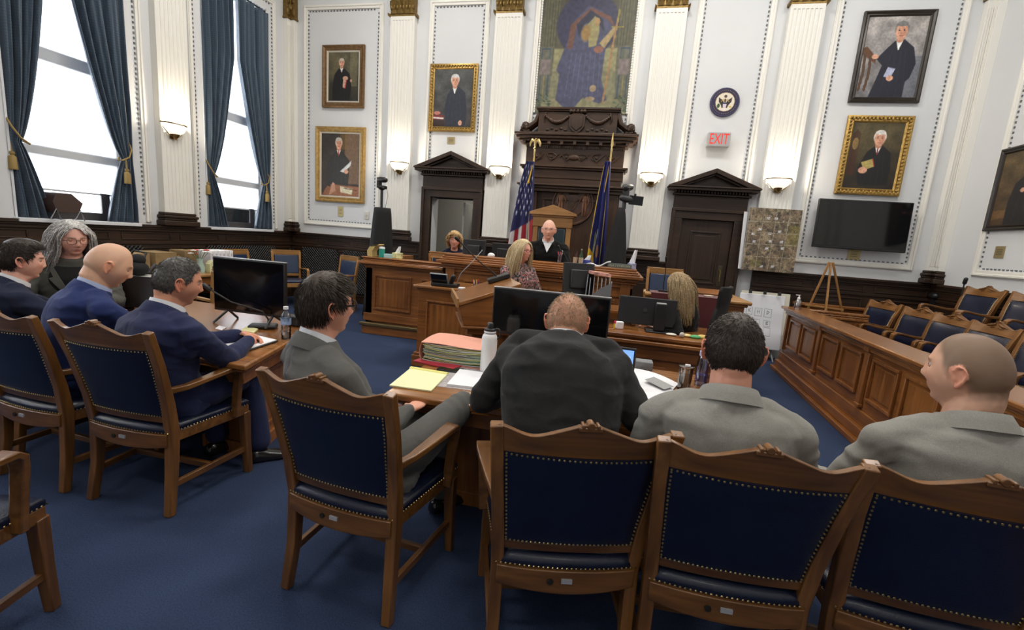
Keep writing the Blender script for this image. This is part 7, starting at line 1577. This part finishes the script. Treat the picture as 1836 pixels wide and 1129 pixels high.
                for q in range(nseg):
                    if G == 'short': dv = dv+gv*.3
                    else:
                        dv = dv*.55+gv*.5*(1 if q > 0 else .3); w_ = hair.get('wave', 0.); dv = dv+w_*np.array([math.sin(q*1.3+ph), math.cos(q*1.1+ph), 0])
                    dv = dv/np.linalg.norm(dv); nx = pts[-1]+dv*stp
                    # stay outside the head
                    if G != 'short':
                        u = nx/np.array([.084, .106, .126])/s; ql = np.linalg.norm(u*np.array([1, 1, 1 if nx[2] > 0 else .45]))
                        if nx[2] > -.16*s and ql < 1.03: sc_ = 1.03/ql; nx = np.array([nx[0]*sc_, nx[1]*sc_, nx[2]*(sc_ if nx[2] > 0 else 1)])
                        if nx[1] > .045*s and abs(nx[0]) < .075*s and nx[2] < .05*s: nx[0] = (1 if nx[0] > 0 else -1)*.078*s; nx[1] = min(nx[1], .05*s)
                        sp = hair.get('spread', .0); 
                        if nx[2] < -.10*s: nx[0] *= 1+sp*.05; nx[1] = nx[1]*(.96)-.002
                    pts.append(nx)
                b0 = len(vs); m_ = len(pts)
                for q, pp in enumerate(pts):
                    dd = pts[min(q+1, m_-1)]-pts[max(q-1, 0)]; a_ = np.cross(dd, d); a_ /= np.linalg.norm(a_)+1e-9; o_ = np.cross(dd, a_); o_ /= np.linalg.norm(o_)+1e-9; w_ = rad*(1.1-.8*(q/(m_-1))**2)
                    vs += [tuple(pp+a_*w_*1.6), tuple(pp-a_*w_*.8+o_*w_), tuple(pp-a_*w_*.8-o_*w_)]
                for q in range(m_-1):
                    for e in range(3): fs.append((b0+q*3+e, b0+q*3+(e+1) % 3, b0+q*3+3+(e+1) % 3, b0+q*3+3+e))
            m.M = MH; m.add(vs, fs); m.build('hair_strands', hm if 'mat2' not in hair else hair['mat2'], root, smooth=180, fix=False)
    # ---- clothes
    jk = jacket
    if jk:
        mb = MB(); inf = .012; J = [(-.20 if not robe else -.3, .180, .120, .03), (-.10, .176, .122, .02)]+[(t, a, b, o) for t, a, b, o in SEC[1:-2]]+[(.965, .092, .074, -.008), (1.0, .078, .070, -.006), (1.035, .066, .064, -.004)]
        J = [(t, a, b, o-(hunch*math.exp(-((t-.85)/.15)**2))) for t, a, b, o in J]
        torso(mb, inf if not robe else .03, J, 32)
        for q in (-1, 1):
            el, wr = AR[q]; S = Sd[q]; d_, ff_ = sframe(.93); sr = .060*(.7+.3*bulk)
            mb.cap_tube([N-up*.022-ff_*.012+r*q*.045, (N+S)/2-up*.0-ff_*.014+up*.012, S-r*q*.008+up*.004, S+(el-S)*.08], [(.050, .040), (.058, .052), (sr, sr), (sr*1.02, sr*1.02)], 14, f)
            k_ = 1.25 if robe else 1.
            a1 = S+(el-S)*.0; mb.cap_tube([a1, S+(el-S)*.35, S+(el-S)*.7, el], [sr*1.0*k_, sr*.98*k_, .053*bulk**.6*k_, .052*bulk**.6*k_], 14)
            we = el+(wr-el)*sleeve_end; mb.cap_tube([el, el+(wr-el)*.3, we], [.052*bulk**.6*k_, .050*bulk**.6*k_, (.036 if not robe else .06)], 14)
            mb.cap_tube([S-up*.07-r*q*.03, spine(.55)+r*q*.12*bulk], [.055, .06], 10)      # under the arm
            if bulk > 1.3: mb.cap_tube([spine(.74)+r*q*.14-fr*.03, S+(el-S)*.25-fr*.01], [.10, .075], 14)
            if legs or robe: mb.cap_tube([H+r*q*.08+up*.02, H+r*q*.10+f*.14+up*.01], [.10*bulk**.5, .085*bulk**.5], 12)
        jm = voxel(mb, .0085 if vox < .006 else .012, 5); V = coords(jm); Nn = normals(jm); disp = np.zeros(len(V))
        for q in (-1, 1):       # creases across sleeves at the elbow and armpit, drag lines over the back
            for ctr, ax, rad_, amp in ((AR[q][0], (AR[q][1]-Sd[q]), .10, .0042), (Sd[q]-up*.10, r*q+up*.8, .12, .0032), (Sd[q]+(AR[q][0]-Sd[q])*.45, AR[q][0]-Sd[q], .08, .0018)):
                c = np.array(ctr); a_ = np.array(Vector(ax).normalized()); dd = V-c; ds = np.linalg.norm(dd, axis=1); u = dd @ a_; w_ = np.exp(-(ds/rad_)**2)
                disp += amp*w_*(np.sin(u*120+7*pnoise(V, (8, 8, 8), seed+q))*.6+.5*pnoise(V, (26, 26, 26), seed+2))
        w_ = sm(.0, .25, (V-np.array(H)) @ np.array(tn))*0+1
        nz = pnoise(V, (7, 7, 16), seed*1.7); disp += .0060*(1-np.abs(nz)*2.2)*w_+.002*pnoise(V, (22, 22, 22), seed)
        # centre back seam
        bx = (V-np.array(N)) @ np.array(r); bk = ((V-np.array(spine(.6))) @ np.array(fr)) < 0; disp -= .003*np.exp(-(bx/.006)**2)*bk
        V = V+Nn*disp[:, None]; setco(jm, V); jo = mobj('robe' if robe else jk.get('name', 'jacket'), jm, jk['mat'], root)
        # collar band
        if collar:
            ax = (nb-N).normalized(); cc = N+ax*.028; rr_ = nr*1.22
            def band(nm, m_, r0, r1, h0, h1, th_, open_=.55, tilt=.35, parent_=jo):
                m = MB(); u0 = (f-ax*f.dot(ax)).normalized(); rg = []; n = 36
                for k in range(n+1):
                    a = -PI/2+open_*.5-PI+ (2*PI-open_)*k/n+PI; ca_, sa_ = math.cos(a), math.sin(a); fb = (sa_+1)/2; dr = -tilt*.05*fb
                    def pt(rad__, hh): return cc+r*rad__*ca_+u0*rad__*1.05*(-sa_)*-1+ax*(hh)+ax*dr*1.0
                    rg.append([pt(r0+th_, h0), pt(r1+th_, h1), pt(r1, h1), pt(r0, h0)])
                m.rings(rg); return m.build(nm, m_, parent_, bevel=.002, smooth=60)
            # opening faces forward: angle +90deg is forward in this frame
            def band2(nm, m_, r0, r1, h0, h1, th_, gap, drop, fwd=0.):
                m = MB(); u0 = (f-ax*f.dot(ax)).normalized(); rg = []; n = 40
                for k in range(n+1):
                    a = PI/2+gap/2+(2*PI-gap)*k/n; ca_, sa_ = math.cos(a), math.sin(a); fb = (sa_+1)/2
                    def pt(rad__, hh): return cc+r*rad__*ca_+u0*(rad__*1.0*sa_+fwd*fb)+ax*(hh-drop*fb**1.5)
                    rg.append([pt(r0+th_, h0), pt((r0+r1)/2+th_*1.3, (h0+h1)/2), pt(r1+th_, h1), pt(r1, h1), pt(r0, h0)])
                m.rings(rg); return m.build(nm, m_, jo, smooth=70)
            if shirt: band2('shirt_collar', shirt, rr_*1.0, rr_*.93, -.015, .036, .004, .30, .040, .004)
            if not robe: band2('collar', jk['mat'], rr_*1.38, rr_*1.06, -.034, .020, .006, .9, .07, .008)
        if lapel: lapel(root, N, H, r, f, up, spine, sframe)
    if trousers and legs:
        mb = MB(); 
        for q in (-1, 1):
            kn, ft = Sd[('k', q)], Sd[('f', q)]; b_ = bulk**.5
            mb.cap_tube([H+r*q*.085-f*.03, H+r*q*.095+(kn-H)*.35, kn], [(.105*b_, .095*b_), (.092*b_, .088*b_), (.066*b_, .066*b_)], 16, r)
            mb.cap_tube([kn, kn+(ft-kn)*.4, ft+(kn-ft)*.06], [(.066*b_, .066*b_), (.062, .064), (.058, .066)], 14, r)
        mb.cap_tube([H-r*.06, H+r*.06], [.115*b_, .115*b_], 14)
        tm = voxel(mb, .0095, 4); V = coords(tm); Nn = normals(tm); nz = pnoise(V, (6, 6, 6), seed+5); disp = .004*(1-np.abs(nz)*2.2)
        for q in (-1, 1): c = np.array(Sd[('k', q)]); dd = V-c; disp += .004*np.exp(-(np.linalg.norm(dd, axis=1)/.12)**2)*np.sin((dd @ np.array(f))*130)
        setco(tm, V+Nn*disp[:, None]); mobj('trousers', tm, trousers, root)
        for q in (-1, 1):
            ft = Sd[('f', q)]; sf = f if not (feet and ('d', q) in feet) else Vector(feet[('d', q)]).normalized(); sr_ = sf.cross(up); m = MB(); b = Vector((ft.x, ft.y, ft.z-.09)); rg = []
            for y_, w_, h_, z0_ in ((-.075, .025, .06, .0), (-.06, .034, .075, 0), (-.01, .037, .085, 0), (.05, .040, .062, 0), (.11, .046, .048, 0), (.165, .040, .040, 0), (.195, .022, .026, .004), (.203, .008, .014, .008)):
                rg.append([b+sf*y_+sr_*w_*x_+up*(z0_+h_*z_) for x_, z_ in ((-1, 0), (-1.05, .35), (-.75, .8), (0, 1), (.75, .8), (1.05, .35), (1, 0), (0, 0))])
            m.rings(rg); m.build('shoe', mat('shoe_black', (.012, .011, .011), .18, coat=.5), root, bevel=.003, smooth=70)
    if extras: extras(root, MH, s, dict(N=N, H=H, r=r, f=f, up=up, O=O, spine=spine, sframe=sframe, AR=AR, S=Sd, nb=nb))
    return root
def glasses(col=(.02, .02, .02), r=.0016, shape=(.024, .018), metal=False):
    def go(root, MH, s, k):
        m = MB(); m.M = MH; mm = mat('glasses_%.2f' % col[0], col, .3, .8 if metal else 0)
        for q in (-1, 1):
            c = (q*.033, .094, .008); m.tube([((c[0]+shape[0]*math.copysign(abs(math.cos(a))**.7, math.cos(a)))*s, (c[1]-abs(c[0]+shape[0]*math.cos(a))*.12+.004)*s, (c[2]+shape[1]*math.copysign(abs(math.sin(a))**.7, math.sin(a)))*s) for a in [2*PI*i/20 for i in range(21)]], r*s, 6)
            m.tube([(q*.057*s, .091*s, .012*s), (q*.072*s, .078*s, .013*s), (q*.083*s, .0*s, .012*s), (q*.084*s, -.018*s, .002*s)], [(r*.8*s, r*1.6*s)]*4, 6)
        m.tube([(-.010*s, .094*s, .012*s), (0, .098*s, .015*s), (.010*s, .094*s, .012*s)], r*s, 6); m.build('glasses', mm, root)
    return go
def sk(r, g, b): return s2l((r, g, b))
# ---------------------------------------------------------------- the twelve people
def HC(px, py, Y): return onY(px, py, Y)
SUIT = lambda n, r, g, b, **k: dict(mat=M_suit(n, sk(r, g, b), **k), name='jacket')
WSH = mat('white_shirt', (.80, .81, .84), .8); BSH = mat('pale_blue_shirt', (.50, .58, .80), .8)
deg = math.radians
# grey-haired man, navy suit
person('grey-haired person in a navy suit resting both hands on the writing pad', (-2.27, 1.84, .54), deg(-12), HC(320, 506, 1.90), (deg(-33), deg(12), 0), dict(s=1.08, fat=1.08, neck=.060, beardshadow=.3, brow=(.10, .08, .07), nose=1.05), sk(205, 140, 112),
       SUIT('navy', 38, 44, 76), M_suit('navy', (.01, .01, .02)), hands={1: (-2.10, 2.26, .775), -1: (-2.22, 2.33, .785), ('d', 1): (-.5, .85, -.12), ('d', -1): (.75, .25, -.15), ('n', 1): (-.6, -.3, -.6), ('n', -1): (.2, -.6, -.8), 'curl': .65}, knees={1: (-2.12, 2.27, .56), -1: (-2.40, 2.28, .56)}, feet={1: (-2.04, 2.26, .10), -1: (-2.35, 2.25, .10), ('d', 1): (.75, .75, 0)}, bulk=1.18, sh=.205,
       hair=dict(mat=M_hair('grey', (.045, .040, .036), (.16, .15, .14)), th=.005, side=.002, n=3600, len=.012, r=.0007, mess=.2, lift=.15, comb=(.3, -.2, 0)), shirt=WSH, seed=3)
# bald man, bright blue suit
person('bald person in a bright blue suit looking down at the table', (-2.98, 1.90, .54), deg(-24), HC(196, 476, 1.98), (deg(-34), deg(24), deg(0)), dict(s=1.08, fat=1.0, neck=.058, brow_a=.25, beardshadow=.25, down=1, nose=1.1), sk(222, 168, 138),
       SUIT('blue', 38, 51, 98), M_suit('blue', (0, 0, 0)), hands={1: (-2.62, 2.32, .76), -1: (-3.0, 2.35, .76)}, knees={1: (-2.78, 2.35, .56), -1: (-3.05, 2.38, .56)}, bulk=1.08, sh=.20, hair=dict(none=1, stub=.30, col=sk(160, 132, 112)), shirt=BSH, seed=5)
# young man
person('young person with dark brown hair in a dark navy suit, beside the picture edge', (-3.72, 2.02, .54), deg(-18), HC(40, 467, 2.14), (deg(-31), deg(6), 0), dict(s=1.07, fat=1.12, neck=.058, nose=.85, brow=(.03, .018, .012), brow_a=.9), sk(222, 165, 145),
       SUIT('dark_navy', 24, 30, 52), M_suit('dark_navy', (0, 0, 0)), hands={1: (-3.02, 2.28, .66), -1: (-3.4, 2.4, .74), ('d', 1): (.5, .8, -.3), 'curl': .7}, knees={1: (-3.5, 2.45, .56), -1: (-3.75, 2.45, .56)}, bulk=1.15, sh=.20,
       hair=dict(mat=M_hair('darkbrown', (.014, .009, .006), (.045, .030, .020)), th=.018, side=.004, front=.012, n=3600, len=.022, r=.0008, mess=.15, lift=.12, comb=(.1, 1, .1)), shirt=WSH, seed=7)
# grey-haired woman
def blazer(c1, c2, under):
    def go(root, N, H, r, f, up, spine, sframe):
        m = MB()
        def fn(u, v):
            t = .55+.42*v; c = spine(t); d, ff = sframe(t); x = (u-.5)*(.12+.12*v*(1-v)*2)*1.6; return c+ff*(.168+.02*(1-v)-.10*max(0, v-.55)**1.2-x*x*2.0)+r*x
        m.grid(fn, 12, 14); m.build('dark_top', c2, root, smooth=180)
        for q in (-1, 1):
            m = MB(); rg = []
            for v, w_ in ((0, .012), (.25, .035), (.55, .055), (.72, .062), (.75, .035), (.95, .03), (1.08, .012)):
                t = .42+.52*v; c = spine(t); d, ff = sframe(t); x0 = .02+.085*v; a = c+ff*(.188-.085*max(0, v-.35)**1.3)+r*q*x0; b = c+ff*(.180-.085*max(0, v-.35)**1.3)+r*q*(x0+w_)
                rg.append([a+ff*.006, b+ff*.010, b, a])
            m.rings(rg); m.build('lapel', c1, root, bevel=.002)
    return go
gz = M_suit('tweed_grey', sk(84, 84, 78), weave=.3)
person('person with long wavy grey hair, round glasses and grey blazer, looking down', (-4.16, 2.72, .58), deg(-118), HC(128, 427, 2.66), (deg(-103), deg(14), deg(3)), dict(s=1.12, fat=1.22, fem=1, neck=.058, down=1, nose=.9, brow=(.2, .15, .12), brow_a=.5, lips=sk(185, 95, 90), line=[-.066, -.066, -.060, -.030, -.012, 0, .035, .060, .076, .088, .1]), sk(225, 168, 150),
       dict(mat=gz, name='blazer'), M_suit('dark_grey', sk(40, 40, 40)), hands={1: (-3.95, 2.3, .80), -1: (-3.72, 2.62, .80)}, bulk=1.22, sh=.195, vox=.0045,
       hair=dict(mat=M_hair('silver', (.34, .33, .31), (.80, .78, .74)), mat2=M_hair('silver2', (.30, .29, .28), (.85, .83, .80)), th=.010, n=2300, len=.30, r=.0016, seg=11, flow='long', wave=.20, spread=1.2, part=.01), seed=9, extras=glasses((.12, .06, .03), .0016, (.023, .020)), lapel=blazer(gz, mat('black_knit', (.008, .008, .009), .9), 0), collar=True)
t_ = dup(CP, (-4.16, 2.72, 0), deg(-118), 'pale oak chair under the grey-haired woman at the end of the defence table', None)
if 'group' in t_: del t_['group']
# man with glasses and crossed leg
ms = SUIT('mid_grey', 92, 91, 88)
def dark_spec(root, MH, s, k): glasses((.008, .008, .009), .0026, (.025, .019))(root, MH, s, k)
person('person with dark brown hair and black glasses in a grey suit, one leg crossed', (-.92, 1.60, .54), deg(-30), HC(586, 549, 1.60), (deg(-36), deg(2), deg(0)), dict(s=1.06, neck=.055, nose=1.), sk(215, 150, 125),
       ms, M_suit('mid_grey', (0, 0, 0)), hands={1: (-.84, 1.84, .69), -1: (-1.05, 2.0, .62)}, knees={1: (-.63, 1.97, .70), -1: (-.80, 2.08, .55)}, feet={1: (-.82, 2.25, .45), -1: (-.78, 2.16, .10), ('d', 1): (-.6, .7, 0)}, bulk=1.0, sh=.205,
       hair=dict(mat=M_hair('brown', (.026, .018, .012), (.075, .052, .035)), th=.018, side=.008, front=.012, messy=.003, n=4200, len=.034, r=.0008, mess=.12, lift=.05, comb=(.6, .5, .1), seg=5), shirt=WSH, seed=11, extras=dark_spec, shoulder_drop=.085)
# heavy man in black
person('heavy person in a black suit hunched over the laptop, sandy buzz cut', (-.12, 1.64, .55), deg(3), HC(1017, 576, 1.98), (deg(-3), deg(20), deg(-2)), dict(s=1.05, fat=1.2, wx=1.03, neck=.070, line=[-.070, -.070, -.058, -.020, -.002, -.004, .012, .040, .060, .075, .09]), sk(214, 150, 122),
       SUIT('black', 40, 40, 40), M_suit('black', (0, 0, 0)), hands={1: (.13, 2.02, .79), -1: (-.40, 2.06, .79)}, bulk=1.34, sh=.165, elbow_out=.5, hunch=.02, slouch=.11, knees={1: (.08, 2.06, .56), -1: (-.26, 2.06, .56)},
       hair=dict(mat=M_hair('sandy', (.22, .15, .09), (.48, .36, .24)), nocap=1, th=.002, side=.003, n=2400, len=.009, r=.0005, mess=.5, lift=.8, comb=(0, .5, .1), stub=.5, col=sk(170, 128, 96)), shirt=WSH, seed=13, neck_len=.03, shoulder_drop=-.012)
# crew cut
person('person with a dark crew cut in a light grey suit, seen from behind', (.46, 1.64, .54), deg(-4), HC(1314, 628, 1.66), (deg(-4), deg(5), deg(0)), dict(s=1.08, fat=1.06, wx=1.04, neck=.060, line=[-.088, -.086, -.070, -.012, .002, -.005, .012, .046, .066, .074, .080]), sk(210, 145, 120),
       SUIT('light_grey', 143, 141, 134), M_suit('light_grey', (0, 0, 0)), bulk=1.10, sh=.215,
       hair=dict(mat=M_hair('crew', (.022, .015, .011), (.060, .043, .032)), th=.006, side=.003, n=5200, len=.011, r=.0006, mess=.18, lift=.22, comb=(.2, .6, .2)), shirt=None, seed=15, shoulder_drop=.085)
# shaved head, profile
person('person with closely shaved head in a light grey suit, face in profile', (1.12, 1.72, .54), deg(2), HC(1733, 668, 1.70), (deg(42), deg(3), deg(0)), dict(s=1.08, fat=.98, neck=.060, brow=(.12, .08, .05), brow_a=.5, beardshadow=.35, nose=1.05), sk(208, 156, 130),
       SUIT('light_grey', 0, 0, 0), M_suit('light_grey', (0, 0, 0)), bulk=1.1, sh=.215,
       hair=dict(none=1, stub=.82, col=sk(96, 82, 62)), shirt=None, seed=17, shoulder_drop=.080)
# judge
def judge_x(root, MH, s, k):
    glasses((.15, .15, .15), .0012, (.022, .014), True)(root, MH, s, k)
    N, f, r, up = k['N'], k['f'], k['r'], k['up']; m = MB(); m.prism([(-.055, 0), (.055, 0), (0, -.13)], -.004, .004, 'y'); o = m.build('shirt_front', WSH, root); 
    o.matrix_local = Matrix.Translation(N+f*.105-up*.015) @ Matrix.Rotation(math.atan2(-f.x, f.y), 4, 'Z') @ Matrix.Rotation(.35, 4, 'X')
    m = MB(); m.prism([(-.014, 0), (.014, 0), (.018, -.09), (0, -.12), (-.018, -.09)], -.004, .012, 'y'); o2 = m.build('necktie', mat('tie_dark', (.02, .022, .045), .6), root); o2.matrix_local = o.matrix_local
person('bald person with glasses in a black judge\'s robe, seated behind the bench', (onY(985, 440, 6.12).x, 6.16, 1.04), deg(187), HC(984, 412, 6.0), (deg(187), deg(6), 0), dict(s=1.10, fat=1.05, neck=.056, noeyes=0, brow=(.4, .33, .3), lips=sk(190, 110, 100)), sk(228, 165, 142),
       dict(mat=M_suit('robe_black', sk(22, 22, 23), rough=.95), name='robe'), None, hands={1: (onY(985, 440, 6).x-.25, 5.75, 1.12), -1: (onY(985, 440, 6).x+.25, 5.75, 1.12)}, bulk=1.15, sh=.20, legs=False, robe=True, vox=.006,
       hair=dict(none=1, stub=.3, col=sk(200, 190, 180)), shirt=WSH, seed=19, extras=judge_x)
# blond clerk
def M_blouse():
    m, nt, b = new_mat('patterned_blouse'); tc = nt.nodes.new('ShaderNodeTexCoord'); v = nt.nodes.new('ShaderNodeTexNoise'); v.inputs['Scale'].default_value = 42; v.inputs['Detail'].default_value = 2; nt.links.new(tc.outputs['Object'], v.inputs['Vector'])
    r = nt.nodes.new('ShaderNodeValToRGB'); r.color_ramp.interpolation = 'CONSTANT'; e = r.color_ramp.elements; e[0].position = 0; e[0].color = (.02, .02, .022, 1); e[1].position = .44; e[1].color = (.30, .28, .27, 1)
    for p_, c_ in ((.50, (.03, .03, .03)), (.54, (.45, .05, .06)), (.60, (.60, .55, .52)), (.66, (.28, .03, .04))): q = e.new(p_); q.color = (*c_, 1)
    nt.links.new(v.outputs[0], r.inputs[0]); nt.links.new(r.outputs[0], b.inputs['Base Color']); setin(b, Roughness=.75); return m
t_ = person('person with long straight blond hair and red-black patterned blouse behind the lectern', (onY(940, 500, 5.2).x, 5.18, .66), deg(-128), HC(937, 450, 5.08), (deg(-112), deg(2), 0), dict(s=1.04, fem=1, neck=.050, nose=.95, brow=(.3, .2, .1), lips=sk(190, 95, 95), line=[-.066, -.066, -.060, -.030, -.012, 0, .035, .060, .076, .088, .1]), sk(222, 155, 135),
       dict(mat=M_blouse(), name='blouse'), None, bulk=1.05, sh=.185, legs=False, vox=.006, hair=dict(mat=M_hair('blond', (.50, .37, .19), (.85, .70, .45)), th=.016, n=1500, len=.36, r=.0024, seg=9, flow='long', wave=.02, spread=.2), seed=21, extras=glasses((.25, .02, .03), .0018, (.022, .014)), collar=False)
m = MB(); m.rings([[(x*w_, y_, z) for x, y_ in ((-1, 0), (-.5, -.03), (.5, -.03), (1, 0), (1, .03), (-1, .03))] for z, w_ in ((.50, .20), (.7, .24), (.95, .22), (1.05, .14))]); t = thing('task_chair', 'grey-blue task chair back showing behind the blond woman\'s shoulder', 'chair', (onY(893, 495, 5.3).x+.16, 5.42, 0), deg(160)); m.build('backrest', mat('chair_greyblue', (.05, .065, .10), .8), t, bevel=.01); MB().b2(-.22, .22, .0, .42, .44, .50).build('seat', mat('chair_greyblue', (0, 0, 0)), t, bevel=.02); MB().lathe([(.03, 0), (.03, .4)], (0, .2, .04), 10).build('column', M_black(), t); MB().lathe([(0, 0), (.26, 0), (.05, .05), (0, .06)], (0, .2, 0), 10).build('base', M_black(), t)
# curly-haired woman
person('person with curly strawberry-blond hair, half hidden by a monitor near the doorway', (onY(815, 450, 6.55).x, 6.72, .84), deg(192), HC(815, 431, 6.55), (deg(200), deg(4), 0), dict(s=1.02, fem=1, fat=1.1, neck=.05, lips=sk(180, 90, 90)), sk(225, 155, 135),
       dict(mat=M_suit('dark_blue_top', sk(30, 34, 56)), name='blouse'), None, bulk=1.0, sh=.18, legs=False, vox=.007, hair=dict(mat=M_hair('strawberry', (.42, .24, .09), (.70, .48, .24)), th=.030, messy=.012, n=900, len=.12, r=.0028, seg=7, flow='long', wave=.8), seed=23, extras=glasses((.3, .25, .2), .0014, (.020, .014), True), collar=False)
# court reporter
person('person with long dark blond hair in black, seen from behind at the low counter', (onY(1228, 560, 4.85).x, 4.92, .50), deg(52), HC(1216, 512, 4.82), (deg(66), deg(12), 0), dict(s=1.03, fem=1, neck=.05), sk(220, 160, 140),
       dict(mat=M_suit('black_top', sk(20, 20, 21)), name='blouse'), M_suit('black_top', (0, 0, 0)), hands={1: (.62, 4.66, .74), -1: (.45, 4.6, .74)}, bulk=1.0, sh=.18, legs=False, vox=.007, hair=dict(mat=M_hair('darkblond', (.20, .13, .065), (.52, .38, .21)), th=.018, n=1700, len=.34, r=.0022, seg=9, flow='long', wave=.06, spread=.5), seed=25, collar=False)
